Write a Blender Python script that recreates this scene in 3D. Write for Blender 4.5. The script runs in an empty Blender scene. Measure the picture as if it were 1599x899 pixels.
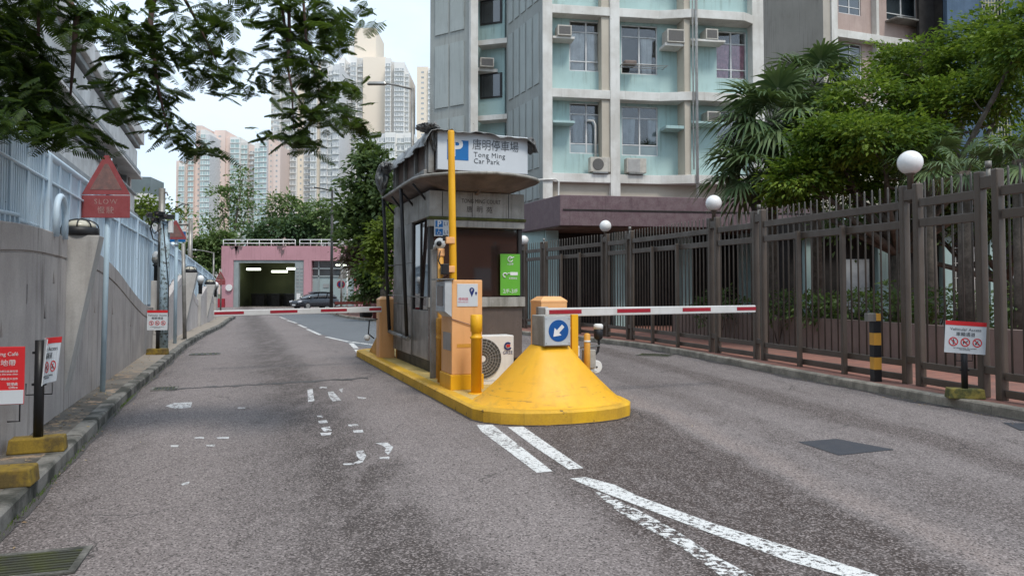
import bpy, bmesh, math, random
import numpy as np
from mathutils import Vector, Matrix
R = math.radians
random.seed(7)
rng = np.random.default_rng(11)
SC = bpy.context.scene
COL = SC.collection

# ---------------------------------------------------------------- camera, light, exposure
EYE, TILT, F, CX = 1.55, R(2.0), 1155.0, 799.5
CY = 453.0 - F * math.tan(TILT)
cam_d = bpy.data.cameras.new('camera')
cam = bpy.data.objects.new('camera', cam_d)
COL.objects.link(cam)
cam.location = (0, 0, EYE)
cam.rotation_euler = (R(90) + TILT, 0, 0)
cam_d.sensor_width = 36.0
cam_d.lens = F / 1599.0 * 36.0
cam_d.shift_y = -(449.5 - CY) / 1599.0
cam_d.clip_start = 0.05
cam_d.clip_end = 3000
SC.camera = cam

SUN_EL, SUN_AZ = R(58), R(150)      # high, behind and to the left of the camera, veiled by cloud
world = bpy.data.worlds.new('World')
SC.world = world
world.use_nodes = True
wn, wl = world.node_tree.nodes, world.node_tree.links
wn.clear()
w_out = wn.new('ShaderNodeOutputWorld')
w_bg = wn.new('ShaderNodeBackground')
w_sky = wn.new('ShaderNodeTexSky')
w_sky.sky_type = 'NISHITA'
w_sky.sun_disc = False
w_sky.sun_elevation = SUN_EL
w_sky.sun_rotation = SUN_AZ
w_sky.air_density = 1.0
w_sky.dust_density = 1.5
w_sky.ozone_density = 1.0
w_tc = wn.new('ShaderNodeTexCoord')
w_map = wn.new('ShaderNodeMapping')
w_map.inputs['Scale'].default_value = (1.0, 1.0, 2.4)
w_map.inputs['Location'].default_value = (0.3, 1.1, 0.2)
w_n = wn.new('ShaderNodeTexNoise')
w_n.inputs['Scale'].default_value = 1.7
w_n.inputs['Detail'].default_value = 6
w_n.inputs['Roughness'].default_value = 0.55
w_r = wn.new('ShaderNodeValToRGB')
w_r.color_ramp.elements[0].position = 0.36
w_r.color_ramp.elements[0].color = (0.60, 0.60, 0.60, 1)
w_r.color_ramp.elements[1].position = 0.60
w_r.color_ramp.elements[1].color = (0.97, 0.97, 0.97, 1)
w_mix = wn.new('ShaderNodeMix')
w_mix.data_type = 'RGBA'
w_mix.inputs[7].default_value = (5.7, 6.8, 8.0, 1)        # the veil of bright cloud
wl.new(w_tc.outputs['Generated'], w_map.inputs['Vector'])
wl.new(w_map.outputs[0], w_n.inputs['Vector'])
wl.new(w_n.outputs[0], w_r.inputs[0])
wl.new(w_r.outputs[0], w_mix.inputs[0])
wl.new(w_sky.outputs[0], w_mix.inputs[6])
wl.new(w_mix.outputs[2], w_bg.inputs[0])
w_bg.inputs[1].default_value = 0.10
wl.new(w_bg.outputs[0], w_out.inputs[0])

sun_d = bpy.data.lights.new('sun', 'SUN')
sun_d.energy = 1.5
sun_d.angle = R(14)
sun_d.color = (1.0, 0.95, 0.88)
sun = bpy.data.objects.new('sun', sun_d)
COL.objects.link(sun)
sun.rotation_euler = (R(32), 0, R(180) - SUN_AZ + R(0))
SC.view_settings.view_transform = 'Standard'
SC.view_settings.look = 'None'
SC.view_settings.gamma = 1.0
SC.view_settings.use_curve_mapping = False
SC.view_settings.exposure = 0.74
SC.cycles.max_bounces = 6
SC.cycles.diffuse_bounces = 3
SC.cycles.glossy_bounces = 3
SC.cycles.transmission_bounces = 4
SC.cycles.transparent_max_bounces = 10
SC.cycles.use_denoising = True
SC.cycles.use_adaptive_sampling = True

# ---------------------------------------------------------------- measuring helpers (pixel of the photograph -> real point)
def ray(px, py):
    a, b = (px - CX) / F, (CY - py) / F
    return Vector((a, math.cos(TILT) - b * math.sin(TILT), math.sin(TILT) + b * math.cos(TILT)))
def P(px, py, Y):
    d = ray(px, py)
    return Vector((0, 0, EYE)) + d * (Y / d.y)
def G(px, py, z=0.0):
    d = ray(px, py)
    return Vector((0, 0, EYE)) + d * ((z - EYE) / d.z)
def on_plane(px, py, o, ang, back=0.0):
    """local x, z on a vertical facade plane through o, running at angle ang, set back by back"""
    ux, uy = math.cos(ang), math.sin(ang)
    nx, ny = -uy, ux
    d = ray(px, py)
    t = ((o[0] + nx * back) * nx + (o[1] + ny * back) * ny) / (d.x * nx + d.y * ny)
    X, Y, Z = d.x * t, d.y * t, EYE + d.z * t
    return (X - o[0]) * ux + (Y - o[1]) * uy, Z

# ---------------------------------------------------------------- mesh helpers
class MB:
    def __init__(s):
        s.v, s.f, s.m, s.sm = [], [], [], []
    def face(s, idx, mi=0, smooth=False):
        s.f.append(tuple(idx)); s.m.append(mi); s.sm.append(smooth)
    def add(s, vs, fs, mi=0, smooth=False):
        b = len(s.v)
        s.v.extend([tuple(v) for v in vs])
        for f in fs: s.face([b + i for i in f], mi, smooth)
        return s
    def box(s, c, d, rz=0.0, mi=0, taper=1.0, rx=0.0, ry=0.0):
        hx, hy, hz = d[0] / 2, d[1] / 2, d[2] / 2
        M = Matrix.Rotation(rz, 3, 'Z') @ Matrix.Rotation(ry, 3, 'Y') @ Matrix.Rotation(rx, 3, 'X')
        vs = []
        for z in (-hz, hz):
            k = taper if z > 0 else 1.0
            for x, y in ((-hx * k, -hy * k), (hx * k, -hy * k), (hx * k, hy * k), (-hx * k, hy * k)):
                vs.append(M @ Vector((x, y, z)) + Vector(c))
        return s.add(vs, [(0, 3, 2, 1), (4, 5, 6, 7), (0, 1, 5, 4), (1, 2, 6, 5), (2, 3, 7, 6), (3, 0, 4, 7)], mi)
    def bx(s, x0, x1, y0, y1, z0, z1, mi=0):
        return s.box(((x0 + x1) / 2, (y0 + y1) / 2, (z0 + z1) / 2), (abs(x1 - x0), abs(y1 - y0), abs(z1 - z0)), mi=mi)
    def prism(s, poly, z0, z1, mi=0):
        n = len(poly)
        a = sum(poly[i][0] * poly[(i + 1) % n][1] - poly[(i + 1) % n][0] * poly[i][1] for i in range(n))
        if a < 0: poly = poly[::-1]
        fz0 = z0 if callable(z0) else (lambda x, y: z0)
        fz1 = z1 if callable(z1) else (lambda x, y: z1)
        vs = [(p[0], p[1], fz0(*p[:2])) for p in poly] + [(p[0], p[1], fz1(*p[:2])) for p in poly]
        fs = [tuple(range(n))[::-1], tuple(range(n, 2 * n))] + [(i, (i + 1) % n, n + (i + 1) % n, n + i) for i in range(n)]
        return s.add(vs, fs, mi)
    def extr(s, poly, o, ax, ay, az, t, mi=0):
        """closed 2D outline in the (ax, ay) plane extruded by t along az"""
        o, ax, ay, az = Vector(o), Vector(ax), Vector(ay), Vector(az)
        n = len(poly)
        vs = [o + ax * p[0] + ay * p[1] for p in poly] + [o + ax * p[0] + ay * p[1] + az * t for p in poly]
        fs = [tuple(range(n)), tuple(range(n, 2 * n))[::-1]] + [((i + 1) % n, i, n + i, n + (i + 1) % n) for i in range(n)]
        return s.add(vs, fs, mi)
    def tube(s, pts, r, n=8, cap=True, mi=0):
        pts = [Vector(p) for p in pts]
        rs = list(r) if isinstance(r, (list, tuple)) else [r] * len(pts)
        b = len(s.v)
        up0 = None
        for i, p in enumerate(pts):
            t = (pts[min(i + 1, len(pts) - 1)] - pts[max(i - 1, 0)]).normalized()
            if up0 is None:
                up0 = t.orthogonal().normalized()
            else:
                up0 = (up0 - t * up0.dot(t)).normalized()
            w = t.cross(up0)
            for k in range(n):
                a = 2 * math.pi * k / n
                s.v.append(tuple(p + (up0 * math.cos(a) + w * math.sin(a)) * rs[i]))
        for i in range(len(pts) - 1):
            for k in range(n):
                k2 = (k + 1) % n
                s.face((b + i * n + k, b + i * n + k2, b + (i + 1) * n + k2, b + (i + 1) * n + k), mi, True)
        if cap:
            s.face([b + k for k in range(n)][::-1], mi)
            e = b + (len(pts) - 1) * n
            s.face([e + k for k in range(n)], mi)
        return s
    def lathe(s, prof, c=(0, 0, 0), n=20, mi=0, axis='z', smooth=True):
        b = len(s.v)
        for r, h in prof:
            for k in range(n):
                a = 2 * math.pi * k / n
                x, y, z = r * math.cos(a), r * math.sin(a), h
                if axis == 'y': x, y, z = x, h, -y
                if axis == 'x': x, y, z = h, x, y
                s.v.append((c[0] + x, c[1] + y, c[2] + z))
        for i in range(len(prof) - 1):
            for k in range(n):
                k2 = (k + 1) % n
                s.face((b + i * n + k, b + i * n + k2, b + (i + 1) * n + k2, b + (i + 1) * n + k), mi, smooth)
        s.face([b + k for k in range(n)][::-1], mi)
        e = b + (len(prof) - 1) * n
        s.face([e + k for k in range(n)], mi)
        return s
    def sphere(s, c, r, n=16, mi=0, sz=1.0):
        prof = [(max(1e-4, r * math.sin(math.pi * i / (n // 2 + 2))), -r * sz * math.cos(math.pi * i / (n // 2 + 2))) for i in range(0, n // 2 + 3)]
        return s.lathe(prof, c, n, mi)
    def mesh(s, name):
        me = bpy.data.meshes.new(name)
        me.from_pydata(s.v, [], s.f)
        me.polygons.foreach_set('material_index', s.m)
        me.polygons.foreach_set('use_smooth', s.sm)
        me.update()
        return me
    def build(s, name, mats, parent=None, loc=(0, 0, 0), rz=0.0, bevel=0.0, seg=2):
        me = s.mesh(name)
        for m in (mats if isinstance(mats, (list, tuple)) else [mats]): me.materials.append(m)
        return link(name, me, parent, loc, rz, bevel, seg)

def link(name, me, parent=None, loc=(0, 0, 0), rz=0.0, bevel=0.0, seg=2):
    o = bpy.data.objects.new(name, me)
    COL.objects.link(o)
    o.parent = parent
    o.location = loc
    o.rotation_euler = (0, 0, rz)
    if bevel:
        b = o.modifiers.new('bevel', 'BEVEL')
        b.width = bevel; b.segments = seg; b.limit_method = 'ANGLE'; b.angle_limit = R(35)
        b.harden_normals = False
    return o
def tag(o, label=None, cat=None, group=None, kind=None):
    if label: o['label'] = label
    if cat: o['category'] = cat
    if group: o['group'] = group
    if kind: o['kind'] = kind
    return o
def thing(name, label, cat, loc=(0, 0, 0), rz=0.0, group=None):
    o = bpy.data.objects.new(name, None)
    o.empty_display_size = 0.2
    COL.objects.link(o)
    o.location = loc
    o.rotation_euler = (0, 0, rz)
    return tag(o, label, cat, group)
def struct(o): return tag(o, kind='structure')
def kids(o): return [c for c in bpy.data.objects if c.parent == o]
def copy_tree(o, parent=None, src_kids=None):
    c = o.copy(); COL.objects.link(c); c.parent = parent
    for ch in kids(o): copy_tree(ch, c)
    return c
def text(body, size, m, parent, loc, rz=0.0, name='lettering', align='LEFT', depth=0.002, spacing=1.0, bold=0.0, rx=R(90), squeeze=1.0):
    cu = bpy.data.curves.new('t', 'FONT')
    cu.body = body; cu.size = size; cu.align_x = align; cu.extrude = depth; cu.space_character = spacing
    cu.offset = bold
    cu.resolution_u = 3
    o = bpy.data.objects.new('t', cu)
    COL.objects.link(o)
    dg = bpy.context.evaluated_depsgraph_get()
    me = bpy.data.meshes.new_from_object(o.evaluated_get(dg))
    bpy.data.objects.remove(o); bpy.data.curves.remove(cu)
    me.transform(Matrix.Translation(loc) @ Matrix.Rotation(rz, 4, 'Z') @ Matrix.Rotation(rx, 4, 'X') @ Matrix.Diagonal((squeeze, 1, 1, 1)))
    me.materials.clear(); me.materials.append(m)
    return link(name, me, parent)

# ---------------------------------------------------------------- materials
class NT:
    def __init__(s, name):
        s.mat = bpy.data.materials.new(name); s.mat.use_nodes = True
        s.n, s.l = s.mat.node_tree.nodes, s.mat.node_tree.links
        s.n.clear()
        s.out = s.n.new('ShaderNodeOutputMaterial')
        s.b = s.n.new('ShaderNodeBsdfPrincipled')
        s.l.new(s.b.outputs[0], s.out.inputs[0])
        s.geo = s.n.new('ShaderNodeNewGeometry')
        s.pos = s.geo.outputs['Position']
    def mapping(s, scale=(1, 1, 1), rz=0.0, loc=(0, 0, 0), src=None):
        m = s.n.new('ShaderNodeMapping')
        m.inputs['Scale'].default_value = scale; m.inputs['Rotation'].default_value = (0, 0, rz); m.inputs['Location'].default_value = loc
        s.l.new(src or s.pos, m.inputs[0])
        return m.outputs[0]
    def noise(s, scale, detail=5, rough=0.6, vec=None, dist=0.0):
        n = s.n.new('ShaderNodeTexNoise')
        n.inputs['Scale'].default_value = scale; n.inputs['Detail'].default_value = detail; n.inputs['Roughness'].default_value = rough
        n.inputs['Distortion'].default_value = dist
        s.l.new(vec or s.pos, n.inputs['Vector'])
        return n.outputs[0]
    def vor(s, scale, vec=None, feature='F1', out=0):
        n = s.n.new('ShaderNodeTexVoronoi'); n.feature = feature
        n.inputs['Scale'].default_value = scale
        s.l.new(vec or s.pos, n.inputs['Vector'])
        return n.outputs[out]
    def ramp(s, fac, a, b, ca=0.0, cb=1.0):
        m = s.n.new('ShaderNodeMapRange'); m.interpolation_type = 'SMOOTHSTEP'
        s.l.new(fac, m.inputs[0])
        m.inputs[1].default_value = a; m.inputs[2].default_value = b; m.inputs[3].default_value = ca; m.inputs[4].default_value = cb
        return m.outputs[0]
    def math(s, op, a, b=0.0):
        m = s.n.new('ShaderNodeMath'); m.operation = op
        for i, x in enumerate((a, b)):
            if isinstance(x, (int, float)): m.inputs[i].default_value = x
            else: s.l.new(x, m.inputs[i])
        return m.outputs[0]
    def mix(s, fac, a, b, mode='MIX'):
        m = s.n.new('ShaderNodeMix'); m.data_type = 'RGBA'; m.blend_type = mode
        for i, x in ((0, fac), (6, a), (7, b)):
            if isinstance(x, (int, float)): m.inputs[i].default_value = x
            elif isinstance(x, tuple): m.inputs[i].default_value = (x[0], x[1], x[2], 1)
            else: s.l.new(x, m.inputs[i])
        return m.outputs[2]
    def set(s, k, v):
        i = s.b.inputs[k]
        if isinstance(v, (int, float)): i.default_value = v
        elif isinstance(v, tuple): i.default_value = (v[0], v[1], v[2], 1)
        else: s.l.new(v, i)
    def bump(s, h, strength=0.3, dist=0.01):
        b = s.n.new('ShaderNodeBump'); b.inputs['Strength'].default_value = strength; b.inputs['Distance'].default_value = dist
        s.l.new(h, b.inputs['Height']); s.l.new(b.outputs[0], s.b.inputs['Normal'])

def surf(name, col, rough=0.7, dirt=None, amt=0.5, scale=2.5, streak=0.0, scol=None, grain=0.12, gscale=60, metal=0.0, bump=0.15, bd=0.004, chips=0.0, ccol=(0.1, 0.05, 0.03), spec=0.4, cscale=14, wide=0.16):
    t = NT(name)
    dirt = dirt or tuple(c * 0.55 for c in col)
    c = col
    n1 = t.noise(scale, 7, 0.62)
    c = t.mix(t.math('MULTIPLY', t.ramp(n1, 0.5 - wide, 0.5 + wide), amt), c, dirt)
    if streak:
        n2 = t.noise(1.0, 5, 0.6, t.mapping((9, 9, 0.5)))
        n3 = t.noise(0.9, 3)
        f = t.math('MULTIPLY', t.math('MULTIPLY', t.ramp(n2, 0.48, 0.72), t.ramp(n3, 0.35, 0.6)), streak)
        c = t.mix(f, c, scol or tuple(x * 0.35 for x in col))
    n4 = t.noise(gscale, 4, 0.7)
    c = t.mix(grain, c, n4, 'OVERLAY')
    if chips:
        n5 = t.noise(cscale, 8, 0.75)
        c = t.mix(t.ramp(n5, 0.72 - chips * 0.25, 0.735 - chips * 0.25), c, ccol)
    t.set('Base Color', c)
    t.set('Roughness', t.ramp(n1, 0.3, 0.7, max(0.05, rough - 0.08), min(1, rough + 0.1)))
    t.set('Metallic', metal)
    t.set('Specular IOR Level', spec)
    if bump: t.bump(t.math('ADD', n4, t.math('MULTIPLY', n1, 2.0)), bump, bd)
    return t.mat
def leafmat(name, a, b, c, trans=0.35, rough=0.5):
    t = NT(name)
    rnd = t.geo.outputs['Random Per Island']
    n = t.noise(0.9, 3)
    col = t.mix(t.ramp(rnd, 0.0, 0.9), a, b)
    col = t.mix(t.math('MULTIPLY', t.ramp(n, 0.45, 0.65), 0.7), col, c)
    t.set('Base Color', col); t.set('Roughness', rough); t.set('Specular IOR Level', 0.25)
    tr = t.n.new('ShaderNodeBsdfTranslucent')
    t.l.new(t.mix(0.4, col, (0.16, 0.24, 0.02)), tr.inputs[0])
    mx = t.n.new('ShaderNodeMixShader'); mx.inputs[0].default_value = trans
    t.l.new(t.b.outputs[0], mx.inputs[1]); t.l.new(tr.outputs[0], mx.inputs[2]); t.l.new(mx.outputs[0], t.out.inputs[0])
    return t.mat
def glassmat(name, col, rough=0.06, alpha=None):
    t = NT(name)
    n = t.noise(0.7, 2)
    t.set('Base Color', t.mix(t.ramp(n, 0.35, 0.7), col, tuple(x * 1.8 for x in col)))
    t.set('Roughness', rough); t.set('Specular IOR Level', 1.0); t.set('IOR', 1.7)
    t.bump(n, 0.12, 0.01)
    return t.mat
def thinglass(name, tint=(0.96, 0.975, 0.975), refl=0.28):
    t = NT(name)
    tr = t.n.new('ShaderNodeBsdfTransparent'); tr.inputs[0].default_value = (*tint, 1)
    gl = t.n.new('ShaderNodeBsdfGlossy'); gl.inputs[1].default_value = 0.03
    lw = t.n.new('ShaderNodeLayerWeight'); lw.inputs[0].default_value = refl
    f = t.math('ADD', lw.outputs['Fresnel'], 0.06)
    mx = t.n.new('ShaderNodeMixShader')
    t.l.new(f, mx.inputs[0]); t.l.new(tr.outputs[0], mx.inputs[1]); t.l.new(gl.outputs[0], mx.inputs[2]); t.l.new(mx.outputs[0], t.out.inputs[0])
    return t.mat
def emit(name, col, s):
    t = NT(name); t.set('Base Color', col); t.set('Emission Color', col); t.set('Emission Strength', s)
    return t.mat
def painted(name, wear=0.5, col=(0.72, 0.72, 0.70), scale=22, under=None):
    """road paint, worn through in patches"""
    t = NT(name)
    n = t.noise(scale, 8, 0.8, dist=0.4)
    n2 = t.noise(2.2, 3)
    g = t.noise(160, 3)
    t.set('Base Color', t.mix(t.math('MULTIPLY', t.ramp(g, 0.4, 0.75), 0.55), col, (0.3, 0.28, 0.27)))
    t.set('Roughness', 0.75)
    th = t.math('ADD', n, t.math('MULTIPLY', n2, 0.25))
    a = t.ramp(th, 0.40 + wear * 0.35, 0.425 + wear * 0.35)
    tr = t.n.new('ShaderNodeBsdfTransparent')
    mx = t.n.new('ShaderNodeMixShader')
    t.l.new(a, mx.inputs[0]); t.l.new(tr.outputs[0], mx.inputs[1]); t.l.new(t.b.outputs[0], mx.inputs[2]); t.l.new(mx.outputs[0], t.out.inputs[0])
    return t.mat

AXR = math.atan2(0.35, 0.937)                   # the lane axis is turned by this much from the view
def asphalt(name, base, light, dark, patch=True):
    t = NT(name)
    c = base
    big = t.noise(0.55, 5, 0.6, t.mapping((1.0, 0.45, 1), -AXR))
    c = t.mix(t.ramp(big, 0.34, 0.66), c, light)
    mid = t.noise(2.3, 6, 0.65, t.mapping((1.6, 0.6, 1), -AXR, (3, 7, 0)))
    c = t.mix(t.math('MULTIPLY', t.ramp(mid, 0.5, 0.72), 0.6), c, dark)
    if patch:
        # tyre-darkened brown strip in the exit lane and worn lighter bands, along the lane
        sx = t.n.new('ShaderNodeSeparateXYZ'); t.l.new(t.pos, sx.inputs[0])
        wob = t.math('MULTIPLY', t.math('SUBTRACT', t.noise(0.7, 6), 0.5), 1.1)
        # exit-lane coordinate: x - f(y), lane bends to the right towards the camera
        q = t.math('ADD', t.math('ADD', sx.outputs[0], t.math('MULTIPLY', sx.outputs[1], 0.17)), t.math('MULTIPLY', wob, 0.55))
        pat = t.ramp(t.noise(3.5, 6, 0.7, t.mapping((1.6, 0.5, 1), 0.17)), 0.34, 0.55, 0.55, 1.0)
        def zone(a0, a1, b0, b1, k, col, c):
            f = t.math('MULTIPLY', t.math('MULTIPLY', t.ramp(q, a0, a1), t.ramp(q, b1, b0)), t.math('MULTIPLY', pat, k))
            return t.mix(f, c, col)
        brown = (dark[0] * 0.92, dark[1] * 0.84, dark[2] * 0.80)
        c = zone(1.2, 1.7, 3.15, 3.35, 1.0, brown, c)
        c = zone(3.3, 3.42, 3.5, 3.8, 0.75, (light[0] * 1.2, light[1] * 1.12, light[2] * 1.06), c)
        c = zone(3.9, 4.1, 4.3, 4.7, 0.4, brown, c)
        c = zone(5.2, 5.5, 5.8, 6.1, 0.75, brown, c)
        # entry lane: two faint wheel tracks and a dark oil strip
        q2 = t.math('ADD', t.math('ADD', sx.outputs[0], t.math('MULTIPLY', sx.outputs[1], 0.372)), t.math('MULTIPLY', wob, 0.5))
        oil = t.math('MULTIPLY', t.ramp(q2, 0.15, 0.8), t.ramp(q2, 1.7, 1.05))
        c = t.mix(t.math('MULTIPLY', oil, t.ramp(mid, 0.34, 0.56, 0.25, 1.0)), c, dark)
        for (u0, u1) in ((-0.75, -0.15), (1.7, 2.3)):
            tr_ = t.math('MULTIPLY', t.ramp(q2, u0 - .3, u0), t.ramp(q2, u1 + .3, u1))
            c = t.mix(t.math('MULTIPLY', tr_, 0.5), c, (light[0] * 1.08, light[1] * 1.06, light[2] * 1.05))
        edge = t.ramp(q2, -1.1, -1.6)
        c = t.mix(t.math('MULTIPLY', edge, 0.7), c, dark)
    sp = t.vor(95, out=1)
    sv = t.n.new('ShaderNodeSeparateColor'); t.l.new(sp, sv.inputs[0])
    spk = t.ramp(sv.outputs[0], 0.45, 1.0)
    c = t.mix(t.math('MULTIPLY', spk, 0.58), c, tuple(min(1, x * 2.1) for x in light))
    spk2 = t.ramp(sv.outputs[1], 0.62, 1.0)
    c = t.mix(t.math('MULTIPLY', spk2, 0.8), c, tuple(x * 0.35 for x in dark))
    fine = t.noise(45, 6, 0.8)
    c = t.mix(0.75, c, fine, 'OVERLAY')
    # hair cracks
    wv = t.n.new('ShaderNodeVectorMath'); wv.operation = 'ADD'
    wn_ = t.n.new('ShaderNodeTexNoise'); wn_.inputs['Scale'].default_value = 1.3; wn_.inputs['Detail'].default_value = 6
    t.l.new(t.pos, wn_.inputs['Vector']); t.l.new(wn_.outputs['Color'], wv.inputs[0]); t.l.new(t.pos, wv.inputs[1])
    cr = t.vor(0.42, wv.outputs[0], 'DISTANCE_TO_EDGE')
    m = t.math('MULTIPLY', t.ramp(cr, 0.006, 0.0), t.ramp(t.noise(0.6, 2), 0.5, 0.62))
    c = t.mix(t.math('MULTIPLY', m, 0.8), c, (0.02, 0.02, 0.02))
    t.set('Base Color', c)
    t.set('Roughness', 0.82); t.set('Specular IOR Level', 0.3)
    t.bump(t.math('ADD', fine, sv.outputs[0]), 0.5, 0.006)
    return t.mat

M = {}
M['road'] = asphalt('asphalt', (0.148, 0.126, 0.119), (0.208, 0.181, 0.173), (0.064, 0.052, 0.047))
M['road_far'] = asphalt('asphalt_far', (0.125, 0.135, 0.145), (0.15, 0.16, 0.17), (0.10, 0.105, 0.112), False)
M['patch'] = surf('patch_asphalt', (0.045, 0.048, 0.058), 0.9, (0.07, 0.07, 0.075), 0.6, 8, grain=0.6, gscale=120, bump=0.5)
M['tar'] = surf('tar', (0.035, 0.033, 0.032), 0.8, grain=0.5, gscale=90)
M['ground'] = surf('ground_soil', (0.09, 0.10, 0.06), 0.9, (0.05, 0.06, 0.03), 0.8, 0.3)
t = NT('pavement_concrete')
sx = t.n.new('ShaderNodeSeparateXYZ'); t.l.new(t.pos, sx.inputs[0])
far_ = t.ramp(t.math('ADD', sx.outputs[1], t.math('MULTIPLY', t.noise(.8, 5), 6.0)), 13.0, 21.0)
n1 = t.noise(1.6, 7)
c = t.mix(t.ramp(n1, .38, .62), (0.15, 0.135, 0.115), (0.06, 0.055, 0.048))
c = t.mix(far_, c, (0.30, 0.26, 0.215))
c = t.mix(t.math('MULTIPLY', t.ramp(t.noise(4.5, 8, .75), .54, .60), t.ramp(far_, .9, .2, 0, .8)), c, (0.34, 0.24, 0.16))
c = t.mix(0.5, c, t.noise(70, 4, .7), 'OVERLAY')
t.set('Base Color', c); t.set('Roughness', .9); t.bump(n1, .4, .006)
M['pave'] = t.mat
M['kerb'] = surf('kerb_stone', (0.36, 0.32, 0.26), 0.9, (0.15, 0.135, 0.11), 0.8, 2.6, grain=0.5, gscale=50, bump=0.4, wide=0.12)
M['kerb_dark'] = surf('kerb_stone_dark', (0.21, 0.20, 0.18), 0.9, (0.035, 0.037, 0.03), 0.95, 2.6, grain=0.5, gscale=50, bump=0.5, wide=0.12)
M['wall'] = surf('rendered_wall', (0.47, 0.43, 0.405), 0.85, (0.33, 0.295, 0.28), 0.7, 1.2, streak=0.75, scol=(0.14, 0.12, 0.11), grain=0.3, gscale=55, bump=0.35)
M['wall_light'] = surf('pale_render', (0.47, 0.455, 0.43), 0.8, (0.33, 0.31, 0.29), 0.6, 2.2, streak=0.4, grain=0.25, bump=0.2)
M['niche'] = surf('niche_dark', (0.10, 0.09, 0.085), 0.9)
M['blue'] = surf('pale_blue_paint', (0.54, 0.66, 0.75), 0.5, (0.46, 0.58, 0.67), 0.5, 2.0, streak=0.3, scol=(0.26, 0.32, 0.38), grain=0.1, bump=0.05, chips=0.22, ccol=(0.07, 0.075, 0.09), cscale=9)
M['blue_pole'] = surf('pale_blue_pole', (0.42, 0.54, 0.61), 0.5, (0.34, 0.44, 0.5), 0.5, 4, grain=0.1, chips=0.1, ccol=(0.1, 0.1, 0.1))
M['peel'] = surf('peeling_blue', (0.40, 0.52, 0.60), 0.6, (0.24, 0.31, 0.32), 0.8, 5, chips=0.75, ccol=(0.10, 0.115, 0.11), cscale=12)
M['yellow'] = surf('yellow_paint', (0.82, 0.43, 0.012), 0.5, (0.68, 0.32, 0.010), 0.6, 1.1, streak=0.22, scol=(0.40, 0.21, 0.02), grain=0.14, gscale=35, bump=0.25, bd=.006, chips=0.14, ccol=(0.20, 0.11, 0.02), cscale=5)
t = NT('cone_paint')
sx = t.n.new('ShaderNodeSeparateXYZ'); t.l.new(t.pos, sx.inputs[0])
n1 = t.noise(1.1, 7); low = t.ramp(sx.outputs[2], 0.62, 0.16)
c = t.mix(t.math('MULTIPLY', t.ramp(n1, .35, .65), .55), (0.82, 0.43, 0.012), (0.70, 0.33, 0.010))
drip = t.noise(1.0, 5, .6, t.mapping((10, 10, .7)))
c = t.mix(t.math('MULTIPLY', t.math('MULTIPLY', t.ramp(drip, .5, .72), t.ramp(t.noise(.9, 3), .4, .62)), .35), c, (0.42, 0.22, 0.02))
scuff = t.noise(1.0, 7, .75, t.mapping((2.2, 2.2, 26)))
c = t.mix(t.math('MULTIPLY', t.math('MULTIPLY', t.ramp(scuff, .56, .66), low), .65), c, (0.13, 0.085, 0.03))
chip = t.noise(9, 8, .8)
c = t.mix(t.ramp(chip, .695, .71), c, (0.22, 0.13, 0.04))
c = t.mix(t.math('MULTIPLY', t.ramp(t.noise(5, 6, .7), .5, .68), t.math('MULTIPLY', low, .35)), c, (0.30, 0.19, 0.04))
t.set('Base Color', c); t.set('Roughness', t.ramp(n1, .3, .7, .42, .62)); t.bump(t.math('ADD', t.noise(16, 5, .7), t.math('MULTIPLY', n1, 2)), .35, .008)
M['cone'] = t.mat
M['yellow_kerb'] = surf('yellow_kerb_paint', (0.74, 0.42, 0.02), 0.6, (0.52, 0.29, 0.03), 0.8, 1.8, streak=0.25, scol=(0.16, 0.10, 0.03), grain=0.3, gscale=40, bump=0.3, chips=0.42, ccol=(0.13, 0.08, 0.03), cscale=6)
M['yellow_top'] = surf('yellow_worn_top', (0.64, 0.46, 0.16), 0.75, (0.42, 0.29, 0.09), 0.9, 2.0, grain=0.4, gscale=40, bump=0.3, chips=0.28, ccol=(0.16, 0.11, 0.05), cscale=6)
M['orange'] = surf('orange_paint', (0.80, 0.43, 0.19), 0.5, (0.70, 0.34, 0.11), 0.4, 2.0, streak=0.25, scol=(0.4, 0.2, 0.07), grain=0.12, bump=0.06, chips=0.05)
M['orange_dark'] = surf('ochre_paint', (0.66, 0.33, 0.05), 0.5, (0.5, 0.24, 0.03), 0.5, 2.5, streak=0.3, grain=0.15, chips=0.1)
M['steel'] = surf('brushed_steel', (0.42, 0.41, 0.39), 0.38, (0.25, 0.24, 0.22), 0.8, 1.8, streak=0.6, scol=(0.12, 0.11, 0.09), grain=0.2, metal=0.75, bump=0.05)
M['steel_dull'] = surf('dull_steel', (0.33, 0.32, 0.30), 0.5, (0.16, 0.15, 0.13), 0.85, 1.5, streak=0.8, scol=(0.07, 0.06, 0.05), grain=0.3, metal=0.35, bump=0.1)
M['stone'] = surf('brown_panel', (0.15, 0.115, 0.10), 0.28, (0.10, 0.08, 0.07), 0.8, 1.6, streak=0.4, grain=0.3, gscale=90, bump=0.05)
M['fascia'] = surf('fascia_panel', (0.40, 0.385, 0.355), 0.55, (0.22, 0.21, 0.18), 0.8, 2.0, streak=0.8, scol=(0.10, 0.09, 0.07), grain=0.3)
M['soffit'] = surf('soffit_brown', (0.20, 0.15, 0.125), 0.6, (0.09, 0.07, 0.06), 0.8, 2.0, grain=0.3)
M['dark'] = surf('dark_frame', (0.03, 0.028, 0.027), 0.5, grain=0.2)
M['black'] = surf('black_plastic', (0.015, 0.015, 0.017), 0.45, grain=0.1)
M['moss'] = surf('moss', (0.10, 0.11, 0.03), 0.95, (0.05, 0.05, 0.02), 0.8, 9)
M['booth_glass'] = glassmat('booth_glass', (0.024, 0.013, 0.010), 0.04)  # slight brown in the base colour strengthens the brown reflection
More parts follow.
